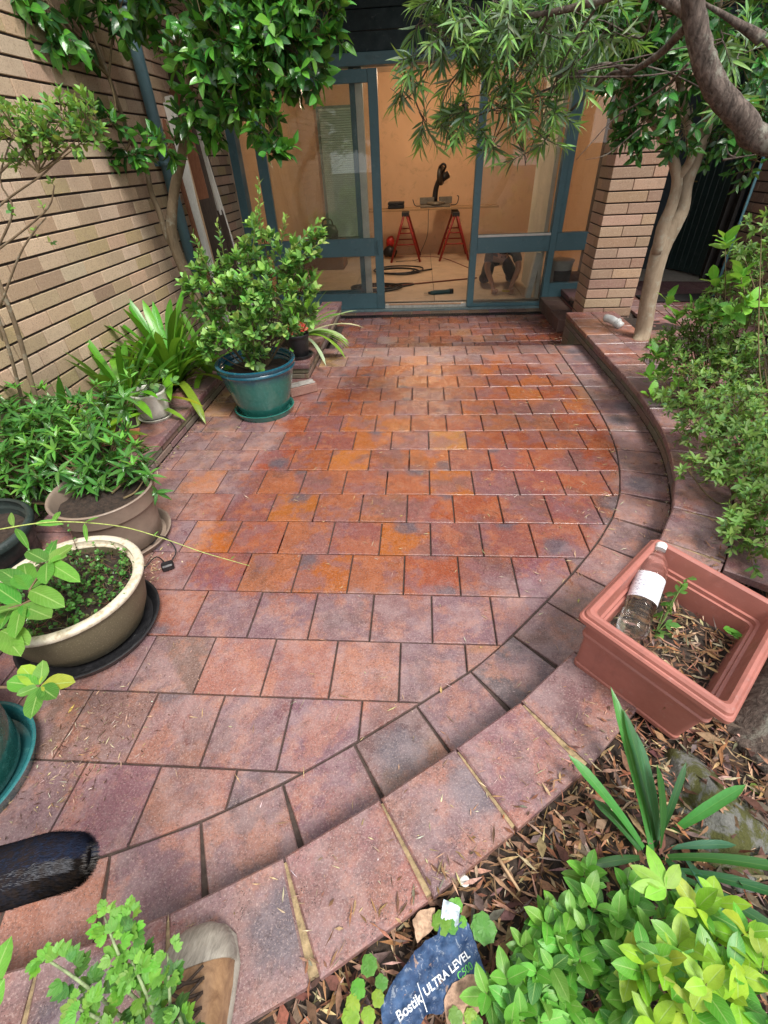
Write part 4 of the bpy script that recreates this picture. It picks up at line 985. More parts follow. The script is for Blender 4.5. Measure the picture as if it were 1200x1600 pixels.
def mat_glaze(name, ca, cb, z0, z1, rough=0.16, streak=0.04):
    n = N(name, rough); sp = n.add('ShaderNodeSeparateXYZ'); n.l(n.pos(), sp.inputs[0])
    z = n.math('ADD', sp.outputs[2], n.math('MULTIPLY', n.math('SUBTRACT', n.noise(22, 4, 0.6, stretch=(1, 1, 0.35)), 0.5), streak*2))
    c = n.mix(n.rng(z, z0, z1), ca, cb); c = n.mix(n.math('MULTIPLY', n.rng(n.noise(45, 5, 0.7), 0.5, 0.75), 0.35), c, (0.10, 0.30, 0.27))
    n.base(c); n.b.inputs['Coat Weight'].default_value = 0.4; n.rough(n.rng(n.noise(25, 3), 0.3, 0.7, 0.12, 0.3)); n.bump(n.noise(18, 3), 0.08, 0.01); return n.m
# big teal glazed pot
TP = Vector((-0.335, 2.245, 0.004)); TG = mat_glaze('teal_glaze', (0.020, 0.135, 0.112), (0.008, 0.070, 0.110), 0.27, 0.335)
pot('teal_pot', 'large glazed teal pot on its saucer holding the bright green bush', 'plant pot', TP,
    [(0.165, 0.018), (0.175, 0.03), (0.205, 0.13), (0.235, 0.24), (0.252, 0.31), (0.258, 0.325), (0.268, 0.333), (0.268, 0.344), (0.262, 0.350), (0.27, 0.358), (0.272, 0.375)], 0.024, TG, saucer=(0.215, 0.045), soil_z=0.31)
# black pot with red flowers
BP = Vector((-0.225, 3.03, 0.130)); pot('black_pot', 'small black plastic pot with red flowering plant on the planter end', 'plant pot', BP, [(0.075, 0.012), (0.08, 0.02), (0.095, 0.15), (0.098, 0.165), (0.103, 0.17), (0.103, 0.185)], 0.006, M_BLACK, saucer=(0.115, 0.025), soil_z=0.15)
# white pot
WP = Vector((-0.965, 1.90, 0.130)); M_WPOT = plain('white_glaze', (0.60, 0.58, 0.52), 0.3, 0.18, 14, coat=0.2)
pot('white_pot', 'small off-white ceramic pot on the tile capping', 'plant pot', WP, [(0.085, 0.014), (0.092, 0.02), (0.102, 0.10), (0.108, 0.165), (0.112, 0.17), (0.112, 0.18)], 0.011, M_WPOT, saucer=(0.112, 0.018), soil_z=0.125)
# taupe tub behind the bowl
UP = Vector((-0.660, 0.81, 0.004)); M_TAUPE = plain('taupe_resin', (0.235, 0.175, 0.135), 0.6, 0.14, 9, bump=0.15)
pot('taupe_pot', 'brown taupe round tub holding the dark leafy bush', 'plant pot', UP, [(0.17, 0.014), (0.178, 0.02), (0.185, 0.10), (0.200, 0.20), (0.205, 0.215), (0.214, 0.22), (0.222, 0.285), (0.227, 0.295)], 0.013, M_TAUPE, saucer=(0.225, 0.035), soil_z=0.235)
# wide shallow bowl
def mat_bowl():
    n = N('speckled_stoneware', 0.5); sp = n.add('ShaderNodeSeparateXYZ'); n.l(n.pos(), sp.inputs[0])
    body = n.mix(n.math('MULTIPLY', n.rng(n.noise(230, 2, 0.8), 0.58, 0.68), 0.6), n.mix(n.noise(12, 5, 0.7), (0.085, 0.072, 0.042), (0.135, 0.115, 0.070)), (0.34, 0.30, 0.2))
    body = n.mix(n.math('MULTIPLY', n.rng(n.noise(9, 5, 0.75, dist=0.5), 0.62, 0.7), 0.4), body, (0.38, 0.36, 0.30))
    rim = n.mix(n.rng(n.noise(40, 4, 0.7), 0.45, 0.7), (0.60, 0.54, 0.43), (0.40, 0.33, 0.22))
    z = n.math('ADD', sp.outputs[2], n.math('MULTIPLY', n.math('SUBTRACT', n.noise(30, 3), 0.5), 0.006))
    n.base(n.mix(n.rng(z, 0.236, 0.241), body, rim)); n.bump(n.noise(90, 4), 0.15, 0.003); return n.m
M_BOWL = mat_bowl()
rimP = [on_z(218, 905, 0.255), on_z(115, 1008, 0.255), on_z(20, 1040, 0.255), on_z(190, 862, 0.255)]
BC = Vector((-0.505, 0.262, 0.004))
pot('bowl_planter', 'wide olive stoneware bowl with pale rim and black saucer in the left foreground', 'plant pot', BC, [(0.185, 0.02), (0.20, 0.03), (0.232, 0.10), (0.250, 0.18), (0.256, 0.235), (0.268, 0.238), (0.273, 0.25), (0.270, 0.258)], 0.030, M_BOWL, saucer=(0.262, 0.042), soil_z=0.205, n=72, saucer_mat=M_BLACK)
# dark green black ribbed pot at the left edge
EP = Vector((-1.05, 0.48, 0.004)); M_DPOT = plain('dark_green_pot', (0.022, 0.034, 0.032), 0.4, 0.25, 16)
pot('ribbed_pot', 'dark ribbed plastic pot cut by the left edge behind the bowl', 'plant pot', EP, [(0.17, 0.0), (0.195, 0.12), (0.20, 0.125), (0.205, 0.20), (0.212, 0.205), (0.225, 0.275), (0.238, 0.28), (0.242, 0.30), (0.235, 0.31)], 0.018, M_DPOT, soil_z=0.25)
# green glazed pot bottom left
GP = Vector((-0.605, -0.32, 0.004)); M_GG = mat_glaze('bottle_green_glaze', (0.012, 0.075, 0.062), (0.012, 0.085, 0.075), 0.2, 0.3)
pot('green_pot', 'dark green glazed pot cut by the left edge in the near foreground', 'plant pot', GP, [(0.180, 0.02), (0.190, 0.05), (0.200, 0.16), (0.195, 0.24), (0.19, 0.30), (0.205, 0.32), (0.21, 0.335)], 0.02, M_GG, saucer=(0.235, 0.055), soil_z=0.29, saucer_mat=mat_glaze('saucer_glaze', (0.02, 0.10, 0.11), (0.02, 0.13, 0.14), 0.03, 0.06))

# ---------------------------------------------------------------- tilted terracotta planter
def Rm(wv):
    th = wv.length; return Matrix.Rotation(th, 3, wv/th)
PB_R = Rm(Vector((0.025, 0.104, -0.772))); PB_P = Vector((1.553, 0.112, 0.115))
M_TERRA = plain('terracotta_plastic', (0.33, 0.118, 0.092), 0.5, 0.10, 8, bump=0.12, bscale=200)
def rrect(hx, hy, r, z, n=5):
    o = []
    for sx, sy, a0 in ((1, 1, 0), (-1, 1, 90), (-1, -1, 180), (1, -1, 270)):
        for k in range(n+1):
            a = R(a0+90*k/n); o.append((sx*(hx-r)+r*math.cos(a), sy*(hy-r)+r*math.sin(a), z))
    return o
def loft(mb, rings, rot, pos, close=True):
    n = len(rings[0]); V = [pos+rot@Vector(p) for rg in rings for p in rg]; F = []
    for i in range(len(rings)-1):
        for k in range(n): a, b = i*n+k, i*n+(k+1) % n; F.append((a, b, b+n, a+n))
    F.append(tuple(range(n))[::-1]); F.append(tuple((len(rings)-1)*n+k for k in range(n)))
    mb.add(V, F, (1, 1, 1), 0, True)
A_, B_ = 0.417/2, 0.497/2
def sec(d, z, r=0.016): return rrect(A_-d, B_-d, r, z)
tp = thing('terracotta_planter', 'tilted square terracotta plastic planter holding the empty bottle, resting on the wall cap', 'planter', PB_P)
m = MB(); loft(m, [sec(.055, 0.0), sec(.043, 0.0), sec(.042, 0.015), sec(.0445, 0.020), sec(.034, 0.150), sec(.027, 0.155), sec(.025, 0.166), sec(.029, .172), sec(.024, 0.215), sec(.010, 0.222), sec(.001, 0.232, .018), sec(0, 0.246, .018), sec(.004, .252, .018), sec(.008, .253, .018), sec(.010, .262, .018), sec(.016, 0.269, .018), sec(.024, 0.270, .018), sec(.032, 0.264), sec(.034, 0.25), sec(.040, 0.20), sec(.048, 0.198), sec(.049, 0.185), sec(.056, 0.183), sec(.057, .17), sec(.06, 0.10), sec(.062, .03)], PB_R, PB_P)
part('planter_body', autosharp(m.mesh('planter_body', M_TERRA), 28), tp)
PBW = lambda x, y, z: PB_P+PB_R@Vector((x, y, z))
V = []; F = []; K = 16
for a in range(K+1):
    for b in range(K+1):
        x, y = (A_-.06)*(2*a/K-1), (B_-.06)*(2*b/K-1); V.append(PBW(x, y, 0.105+0.02*(x*-2)+random.uniform(-.006, .006)))
for a in range(K):
    for b in range(K): i = a*(K+1)+b; F.append((i, i+K+1, i+K+2, i+1))
part('soil', finish('soil', V, F, M_SOIL, None, None, True), tp)
def chips(fn, n, Lr, Wr, tones, th=0.25, seg=2, tilt=0.35):
    lb = Leaves('lance', seg, 0.15)
    for i in range(n):
        p, up = fn(); a = random.uniform(0, 6.283); d = Vector((math.cos(a), math.sin(a), random.gauss(0, tilt)))
        lb.leaf(p, d, Vector(up)+rdir()*0.5, random.uniform(*Lr), random.uniform(*Wr), random.uniform(-.5, .5), tintpick(tones), random.uniform(-.2, .5), random.uniform(-.8, .8))
    return lb
MULCH = [(0.30, 0.16, 0.085), (0.22, 0.12, 0.065), (0.33, 0.20, 0.11), (0.15, 0.075, 0.045), (0.42, 0.28, 0.17), (0.09, 0.05, 0.035), (0.27, 0.12, 0.06), (0.20, 0.15, 0.11), (0.5, 0.36, 0.24)]
def _in_pl():
    x, y = random.uniform(-A_+.065, A_-.065), random.uniform(-B_+.065, B_-.065); return PBW(x, y, 0.108+random.random()*0.014), (0, 0, 1)
o = part('mulch', chips(_in_pl, 620, (0.02, 0.065), (0.004, 0.013), MULCH, tilt=0.2).mesh('mulch', M_LEAFLIT), tp, kind='stuff')
# bottle lying on its side: cap against the back corner
def bottle_mat():
    n = N('clear_plastic', 0.05); n.base((0.93, 0.96, 0.96, 1)); n.b.inputs['Transmission Weight'].default_value = 1.0; n.b.inputs['IOR'].default_value = 1.33
    n.bump(n.noise(30, 3), 0.25, 0.006)
    tr = n.add('ShaderNodeBsdfTransparent'); ms = n.add('ShaderNodeMixShader'); ms.inputs[0].default_value = 0.75
    n.l(tr.outputs[0], ms.inputs[1]); n.l(n.b.outputs[0], ms.inputs[2]); n.l(ms.outputs[0], n.o.inputs[0]); return n.m
b0 = PBW(-0.115, 0.005, 0.158); 
b0 = Vector(on_z(985, 990, 0.275)); b1 = Vector(on_z(1034, 852, 0.40)); bd = (b1-b0).normalized(); BL = 0.345; b0 = b1-bd*BL
q = Vector((0, 0, 1)).rotation_difference(bd).to_matrix()
bt = thing('plastic_bottle', 'empty clear plastic drink bottle with white cap and label inside the terracotta planter', 'bottle', tuple(b0))
prof = [(0, .008), (.02, .002), (.036, .006), (.043, .02), (.045, .04), (.042, .06), (.0445, .075), (.041, .09), (.044, .105), (.0435, .12), (.0435, .215), (.0445, .22), (.0445, .235), (.040, .262), (.027, .292), (.0155, .312), (.0140, .322), (.0175, .323), (.0175, .326), (.0138, .327), (.0138, .338), (0, .338)]
m = MB(); m.lathe(prof, b0, 40, rot=q); part('bottle_body', m.mesh('bottle_body', bottle_mat()), bt)
m = MB(); m.lathe([(0, .326), (.0165, .327), (.0168, .345), (.015, .349), (0, .3492)], b0, 28, rot=q); part('cap', autosharp(m.mesh('cap', plain('cap_white', (0.75, 0.78, 0.78), 0.35)), 40), bt)
n_ = N('label_film', 0.35); vor = n_.noise(1.0, 2); 
tc = n_.add('ShaderNodeUVMap').outputs[0]
uvn = n_.noise(1, 2, 0.5, vec=tc, stretch=(26, 60, 1)); uvb = n_.noise(1, 1, 0.5, vec=tc, stretch=(3, 9, 1))
n_.base(n_.mix(n_.math('MULTIPLY', n_.rng(uvn, 0.52, 0.56), n_.rng(uvb, 0.42, 0.5)), (0.70, 0.71, 0.75), (0.22, 0.22, 0.30)))
V = []; F = []; K = 30
qc = (q.inverted()@(CAM-b0)); ac = math.atan2(qc.y, qc.x)
for i in range(K+1):
    a = ac-2.0+4.0*i/K
    for z in (.122, .150, .185, .214): V.append(b0+q@Vector((.0447*math.cos(a), .0447*math.sin(a), z)))
for i in range(K):
    for j in range(3): F.append((i*4+j, i*4+4+j, i*4+5+j, i*4+1+j))
me = finish('label', V, F, n_.m, None, None, True); uvl = me.uv_layers.new(name='UVMap')
for p in me.polygons:
    for li in p.loop_indices: vi = me.loops[li].vertex_index; uvl.data[li].uv = ((vi//4)/K, (vi % 4)/3)
part('label', me, bt)

# ---------------------------------------------------------------- loose bits on the patio
bk = thing('loose_brick', 'single used brick with white mortar on top lying beside the teal pot', 'brick', tuple(on_z(470, 618, 0)))
e0, e1, e2 = on_z(458, 622, 0), on_z(500, 611, 0), on_z(497, 590, 0); dd = (e1-e0).normalized(); 
m = MB(); rot = Matrix((dd, Vector((-dd.y, dd.x, 0)), Vector((0, 0, 1)))).transposed(); cc = e0+dd*0.1+Vector((-dd.y, dd.x, 0))*0.055
m.obox(cc+Vector((0, 0, 0.037)), rot, (0.112, 0.052, 0.035), (0.30, 0.15, 0.12), 0, 0.005); part('brick_body', m.mesh('brick_body', M_BRICK), bk)
V = []; F = []
for a in range(13):
    for b in range(6): x, y = 0.108*(2*a/12-1), 0.047*(2*b/5-1); V.append(cc+rot@Vector((x*random.uniform(.93, 1), y*random.uniform(.9, 1), 0.074+random.uniform(0, .004))))
for a in range(12):
    for b in range(5): i = a*6+b; F.append((i, i+6, i+7, i+1))
part('mortar_smear', finish('mortar_smear', V, F, plain('old_mortar', (0.50, 0.46, 0.42), 0.9, 0.3, 30, bump=0.5), None, None, True), bk)
m = MB(); A = on_z(200, 684, 0.145); m.obox(A+Vector((-.04, 0, 0.006)), Matrix.Rotation(R(20), 3, 'Z'), (0.10, 0.075, 0.009), (1, 1, 1), 0, 0.002)
single('terracotta_tile', m.mesh('terracotta_tile', plain('terracotta_orange', (0.42, 0.14, 0.08), 0.6, 0.1, 20)), 'loose orange terracotta tile lying on the planter capping in front of the white pot', 'tile')
# PVC elbow near the pillar
A = on_z(955, 505, 0.16); m = MB(); m.tube([A+Vector((-0.04, 0.06, 0.03)), A+Vector((0, 0, 0.03)), A+Vector((0.07, -0.07, -0.01))], 0.034, 18, smoothpath=4, caps=True); m.tube([A+Vector((0.03, -0.03, 0.018)), A+Vector((0.045, -0.045, 0.008))], 0.041, 18)
single('pipe_elbow', m.mesh('pipe_elbow', plain('pvc_white', (0.62, 0.63, 0.62), 0.35)), 'short white plastic drain pipe at the foot of the tan tree trunk', 'pipe')
# plug and lead by the taupe pot
P0 = on_z(262, 884, 0.02); pl = thing('power_plug', 'small black plug adaptor lying on the tiles beside the taupe tub', 'plug', tuple(on_z(262, 884, 0)))
m = MB(); m.obox(P0, Matrix.Rotation(R(30), 3, 'Z'), (0.026, 0.020, 0.016), (1, 1, 1), 0, 0.006); part('plug_body', m.mesh('plug_body', M_BLACK), pl)
m = MB(); m.tube([P0, on_z(245, 870, .03), on_z(228, 885, .006), on_z(215, 902, .006), on_z(175, 930, .01)], 0.003, 6, smoothpath=4); part('cord', m.mesh('cord', M_BLACK), pl)
m = MB(); m.tube([P0, on_z(275, 862, .03), on_z(262, 842, .06), on_z(248, 838, .05), on_z(238, 850, 0.02), on_z(225, 848, .01)], 0.003, 6, smoothpath=5); part('cord', m.mesh('cord', M_BLACK), pl)
# washer / button
A = on_z(726, 1377, 0.09); m = MB(); m.lathe([(0, 0), (.011, 0), (.012, .003), (.010, .004), (0, .0035)], A, 20); single('bottle_top', m.mesh('bottle_top', M_WHITE), 'small round white plastic disc at the edge of the front capping', 'disc')
# stick
A, B = on_z(778, 1340, 0.085), on_z(812, 1392, 0.085); m = MB(); m.tube([A, B], [0.0045, 0.003], 7); single('stick', m.mesh('stick', W3), 'straight pale stick lying on the mulch', 'stick')
# black irrigation pipe
m = MB(); P = [on_z(u, v, 0.085) for u, v in ((1010, 1130), (1050, 1185), (1100, 1240), (1150, 1290), (1205, 1340), (1260, 1390))]
m.tube(P, 0.0095, 12, smoothpath=6); single('irrigation_pipe', m.mesh('irrigation_pipe', M_BLACK), 'black irrigation pipe crossing the mulch below the planter', 'pipe')
# torn bag with lettering: axes from the photo
S0, S1, S2 = on_z(612, 1592, 0.10), on_z(752, 1505, 0.10), on_z(640, 1505, 0.10)
bx = (S1-S0); BLn = bx.length; bx.normalize(); by = Vector((-bx.y, bx.x, 0))
sk = thing('cement_bag', 'torn crumpled navy paper bag with white lettering lying on the mulch', 'torn bag', tuple(S0))
OUT = [(-.02, -.010), (-.012, .022), (.03, .046), (.045, .05), (.075, .062), (.10, .067), (.125, .066), (.140, .080), (.163, .100), (.178, .080), (.190, .055), (.188, .02), (.182, -.032), (.165, -.018), (.14, -.012), (.115, -.020), (.085, -.030), (.06, -.020), (.03, -.032), (0, -.036)]
k_ = BLn/0.185
def crump(x, y): return 0.010*abs(math.sin(x*48+y*30))+0.009*abs(math.sin(y*90-x*40))+0.006*abs(math.sin(x*130-y*95+1))+0.004*abs(math.sin(x*60+y*210))+0.010*max(0, y/0.07)
def bagpt(x, y, dz=0.0): return S0+bx*x*k_+by*y*k_+Vector((0, 0, crump(x, y)*0.6+dz))
def sheet(outl, step=0.0045, dz=0.0):
    from mathutils.geometry import delaunay_2d_cdt
    ring_ = []
    for i in range(len(outl)):
        p, q = Vector(outl[i]), Vector(outl[(i+1) % len(outl)]); n = max(1, int((q-p).length/step))
        for k in range(n): ring_.append(p.lerp(q, k/n)+Vector((random.uniform(-1, 1), random.uniform(-1, 1)))*step*.16)
    xs = [p[0] for p in outl]; ys = [p[1] for p in outl]; pts = list(ring_); N_ = len(ring_); x = min(xs)+step
    while x < max(xs):
        y = min(ys)+step
        while y < max(ys): pts.append(Vector((x+random.uniform(-1, 1)*step*.2, y+random.uniform(-1, 1)*step*.2))); y += step
        x += step
    vo, ed, fa, *_ = delaunay_2d_cdt(pts, [(i, (i+1) % N_) for i in range(N_)], [list(range(N_))], 1, 1e-6)
    return [bagpt(v.x, v.y, dz) for v in vo], [tuple(f) for f in fa]
def bag_mat():
    n = N('bag_navy', 0.5); c = n.mix(n.rng(n.noise(30, 5, .7), .4, .65), (0.012, 0.040, 0.11), (0.035, 0.085, 0.19))
    c = n.mix(n.math('MULTIPLY', n.rng(n.noise(55, 6, .8, dist=.8), .56, .62), .6), c, (0.32, 0.36, 0.42))
    c = n.mix(n.math('MULTIPLY', n.rng(n.noise(14, 5, .75, dist=.5), .60, .64), .8), c, (0.30, 0.19, 0.13))
    n.base(c); n.bump(n.noise(45, 6, .75, dist=1.0), .9, .006); return n.m
V, F = sheet(OUT)
V2 = [v-Vector((0, 0, .0025)) for v in V]
me = finish('paper_sheet', V, F, bag_mat(), [(0.020, 0.055, 0.14)]*len(F), None, True)
part('paper_sheet', me, sk)
V, F = sheet([(.085, -.048), (.095, -.016), (.12, -.004), (.15, -.004), (.168, -.012), (.178, -.05), (.12, -.056)], 0.006, 0.004)
part('torn_paper', finish('torn_paper', V, F, mat_tint('kraft', 0.8), [(0.42, 0.27, 0.19)]*len(F), None, True), sk, 'brown torn inner paper')
V, F = sheet([(.085, .072), (.09, .105), (.112, .112), (.14, .105), (.13, .078)], 0.006, -0.004)
part('torn_paper', finish('torn_paper', V, F, mat_tint('kraft2', 0.8), [(0.45, 0.30, 0.20)]*len(F), None, True), sk, 'brown torn flap')
V, F = sheet([(.143, .085), (.162, .108), (.186, .084), (.17, .062), (.155, .06)], 0.005, 0.006)
part('torn_paper', finish('torn_paper', V, F, mat_tint('liner', 0.4), [(0.50, 0.60, 0.66)]*len(F), None, True), sk, 'pale folded liner corner')
def lettering(txt, x, y, size, rot, mat, parent, bold=0.0):
    cu = bpy.data.curves.new('t', 'FONT'); cu.body = txt; cu.size = size; cu.offset = bold; ob = bpy.data.objects.new('t', cu); COL.objects.link(ob)
    bpy.context.view_layer.update(); me = bpy.data.meshes.new_from_object(ob.evaluated_get(bpy.context.evaluated_depsgraph_get())); bpy.data.objects.remove(ob)
    bm = bmesh.new(); bm.from_mesh(me); bmesh.ops.triangulate(bm, faces=bm.faces)
    bmesh.ops.subdivide_edges(bm, edges=[e for e in bm.edges if e.calc_length() > size*.25], cuts=1, use_grid_fill=False); bm.to_mesh(me); bm.free()
    for v in me.vertices:
        a = v.co.x*math.cos(rot)-v.co.y*math.sin(rot)+x; b = v.co.x*math.sin(rot)+v.co.y*math.cos(rot)+y; v.co = bagpt(a, b, 0.0022)
    me.materials.clear(); me.materials.append(mat); return part('lettering', me, parent)
TXW = plain('ink_white', (0.72, 0.76, 0.80), 0.6); TXG = plain('ink_green', (0.14, 0.55, 0.10), 0.6)
lettering('ULTRA LEVEL', .068, .000, .0172, R(8), TXW, sk, 0.0003)
lettering('C500', .134, -.0055, .0150, R(8), TXG, sk)
lettering('Bostik', .010, -.010, .0200, R(8), TXW, sk, 0.0004)
m = MB(); 
p_ = [bagpt(.0605, -.018, .002), bagpt(.062, -.018, .002), bagpt(.062, .022, .002), bagpt(.0605, .022, .002)]; m.add(p_, [(0, 1, 2, 3)]); part('printed_line', m.mesh('printed_line', TXW), sk)

# mossy rock, stump
def rock(name, lab, cat, c, s, mat, seed, amp=0.25, sub=4, rotz=0.0):
    bm = bmesh.new(); bmesh.ops.create_icosphere(bm, subdivisions=sub, radius=1.0); random.seed(seed); ph = [random.uniform(0, 6) for _ in range(9)]
    for v in bm.verts:
        n = v.co.normalized(); k = 1+amp*(math.sin(3*n.x+ph[0])*math.sin(2.3*n.y+ph[1])+.5*math.sin(6*n.z+ph[2]+3*n.x)+.25*math.sin(13*n.x+ph[3])*math.sin(11*n.y+ph[4]))*.6
        p = Vector((n.x*s[0]*k, n.y*s[1]*k, n.z*s[2]*k)); v.co = Matrix.Rotation(rotz, 3, 'Z')@p+Vector(c)
    me = bpy.data.meshes.new(name); bm.to_mesh(me); bm.free(); me.materials.append(mat)
    for p in me.polygons: p.use_smooth = True
    return single(name, me, lab, cat)
n_ = N('mossy_stone', 0.9); f = n_.noise(11, 6, 0.7, dist=0.5); st = n_.mix(n_.noise(60, 5, 0.75), (0.05, 0.05, 0.045), (0.26, 0.26, 0.24))
n_.base(n_.mix(n_.rng(f, 0.46, 0.56), st, n_.mix(n_.noise(120, 3, 0.8), (0.035, 0.04, 0.008), (0.11, 0.11, 0.025)))); n_.bump(n_.noise(40, 6, 0.75), 0.9, 0.02)
rc = on_z(1105, 1270, 0.05); rock('mossy_rock', 'grey mossy rock half buried in mulch behind the strap-leaf plant', 'rock', rc, (0.10, 0.17, 0.07), n_.m, 4, 0.3, 5, R(25))
# ---------------------------------------------------------------- mulch and litter (nobody could count it)
def bed_pt(x0, x1, y0, y1, zadd=0.012):
    def f():
        while True:
            x, y = random.uniform(x0, x1), random.uniform(y0, y1)
            if outside(x, y, 0.455) > 0: return (x, y, BEDZ(x, y)+zadd*random.random()*1.6+0.003), (0, 0, 1)
    return f
random.seed(31)
lb = chips(bed_pt(0.5, 2.3, -1.0, 0.45), 8500, (0.02, 0.075), (0.004, 0.014), MULCH, seg=2)
lb2 = chips(bed_pt(0.5, 2.2, -1.0, 0.3, 0.02), 950, (0.035, 0.08), (0.016, 0.032), [(0.12, 0.06, 0.045), (0.20, 0.10, 0.06), (0.28, 0.16, 0.10), (0.16, 0.11, 0.10), (0.09, 0.045, 0.035)], seg=4); lb.d += [tuple(x) for x in lb2.d]
lb3 = chips(bed_pt(1.6, 3.2, 0.1, 2.5), 2500, (0.03, 0.08), (0.004, 0.014), MULCH[:6], seg=2); lb.d += lb3.d
o = single('mulch', lb.mesh('mulch', M_LEAFLIT), 'brown bark mulch and fallen leaves covering the garden bed in front of the capping', 'mulch', kind='stuff')
def patio_pt():
    while True:
        if random.random() < 0.45: x, y = random.gauss(1.75, .28), random.uniform(-.1, 2.6)
        else: x, y = random.uniform(-.6, 2.2), random.uniform(-.4, 3.4)
        if outside(x, y, 0.22) < 0 and x > -.75: return (x, y, 0.004), (0, 0, 1)
def cap_pt():
    while True:
        x, y = random.uniform(.2, 2.6), random.uniform(-.8, 3.4); d = outside(x, y, 0)
        if 0.245 < d < 0.45: return (x, y, 0.1345), (0, 0, 1)
NEED = [(0.50, 0.36, 0.22), (0.42, 0.30, 0.20), (0.35, 0.20, 0.12), (0.55, 0.45, 0.25), (0.25, 0.14, 0.09), (0.6, 0.5, 0.4)]
lb = chips(patio_pt, 950, (0.008, 0.05), (0.0018, 0.0050), NEED, tilt=0.03); lb.d += chips(cap_pt, 320, (0.006, 0.035), (0.0015, 0.005), NEED, tilt=0.03).d
lb.d += chips(patio_pt, 14, (0.02, 0.035), (0.007, 0.012), [(0.6, 0.5, 0.15), (0.3, 0.15, 0.08), (0.5, 0.35, 0.15)], tilt=0.1).d
def gut():   # debris collecting at the foot of the right wall and left edging
    if random.random() < .6: s = random.uniform(0.6, 3.6); p = cpt(s, 0.243-abs(random.gauss(0, .02)), .006); return tuple(p), (0, 0, 1)
    return (-0.79+abs(random.gauss(0, .02)), random.uniform(.9, 2.75), .006), (0, 0, 1)
lb.d += chips(gut, 900, (0.006, 0.03), (0.002, 0.009), NEED+[(0.12, 0.07, 0.045)]*5, tilt=0.2).d
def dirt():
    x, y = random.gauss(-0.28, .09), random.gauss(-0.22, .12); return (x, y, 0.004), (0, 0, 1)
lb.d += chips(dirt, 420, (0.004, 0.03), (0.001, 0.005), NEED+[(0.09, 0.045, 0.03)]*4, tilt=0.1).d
def wallbits():
    return (random.gauss(2.25, .06), random.uniform(4.0, 5.0), -0.183), (0, 0, 1)
def spill():
    s = random.uniform(2.6, 4.6); p = cpt(s, 0.46-abs(random.gauss(0, .035)), .136); return tuple(p), (0, 0, 1)
lb.d += chips(spill, 260, (0.008, 0.045), (0.002, 0.010), MULCH, tilt=0.06).d
lb.d += chips(wallbits, 60, (0.03, 0.06), (0.01, 0.02), [(0.16, 0.09, 0.05), (0.26, 0.15, 0.08), (0.4, 0.28, 0.18)], seg=2).d
def plugbits(): return (random.gauss(-.42, .05), random.gauss(.60, .07), .004), (0, 0, 1)
lb.d += chips(plugbits, 160, (0.006, 0.03), (0.002, 0.008), NEED, tilt=0.15).d
single('leaf_litter', lb.mesh('leaf_litter', M_LEAFLIT), 'fine dry needles and chips scattered over the paving', 'litter', kind='stuff')
# ---------------------------------------------------------------- plants
ML_CAM = mat_leaf('camellia_leaf', 0.2, 0.13, 0.2); ML_SOFT = mat_leaf('soft_leaf', 0.45, 0.38, 0.35, (0.35, 0.5, 0.15)); ML_STRAP = mat_leaf('strap_leaf', 0.3, 0.28, 0.12)
ML_BIG = mat_leaf('broad_leaf', 0.38, 0.35, 0.55, (0.42, 0.6, 0.2)); ML_GREY = mat_leaf('narrow_leaf', 0.4, 0.25, 0.3, (0.3, 0.4, 0.2)); ML_DARK = mat_leaf('glossy_dark_leaf', 0.2, 0.2, 0.25)
MB_SMOOTH = mat_bark('smooth_bark', (0.20, 0.15, 0.10), (0.40, 0.32, 0.23), 14, (1, 1, 0.35), 0.3, 0.35); MB_CAM = mat_bark('camellia_bark', (0.10, 0.072, 0.045), (0.24, 0.18, 0.115), 18, (1, 1, 0.3), 0.3, 0.3)
MB_ROUGH = mat_bark('rough_bark', (0.016, 0.012, 0.010), (0.20, 0.155, 0.13), 62, (1, 1, 0.35), 1.0, 0.35); M_TWIG = mat_tint('twig', 0.8)
CAMT = [(0.05, 0.19, 0.035), (0.030, 0.125, 0.028), (0.020, 0.090, 0.022), (0.045, 0.165, 0.030), (0.022, 0.09, 0.026), (0.012, 0.06, 0.018), (0.07, 0.23, 0.03)]
BRIGHT = [(0.10, 0.30, 0.035), (0.14, 0.38, 0.04), (0.07, 0.24, 0.03)]

def add_plant(root, LB, SB, lname, leafmat, sname='stem', smat=None, leaf_label=None):
    part(lname, LB.mesh(lname, leafmat), root, leaf_label)
    if SB is not None and SB.v: part(sname, SB.mesh(sname, smat or M_TWIG), root)

# camellia by the left wall
random.seed(101)
t = thing('camellia_tree', 'glossy dark green camellia tree with forked trunk against the left brick wall', 'tree', (-1.10, 3.3, 0.1))
m = MB(); Y = 3.3
m.tube([(-1.08, 3.32, 0.06), (-1.08, 3.3, 0.3), on_y(296, 440, Y), on_y(279, 400, Y), on_y(268, 362, Y), on_y(272, 300, Y), on_y(285, 240, Y-.05), on_y(290, 180, Y-.1), on_y(300, 90, Y-.15), on_y(320, 0, Y-.2), on_y(330, -90, Y-.25)], [.055, .05, .048, .045, .042, .036, .033, .030, .026, .02, .012], 14, smoothpath=5, jitter=0.03)
m.tube([on_y(279, 395, Y), on_y(262, 372, Y), on_y(250, 335, Y), on_y(236, 300, Y), on_y(228, 262, Y), on_y(205, 220, Y), on_y(170, 120, Y-.2), on_y(140, 40, Y-.3)], [.03, .024, .022, .020, .018, .016, .012, .007], 10, smoothpath=5, jitter=0.03)
part('trunk', m.mesh('trunk', MB_CAM), t)
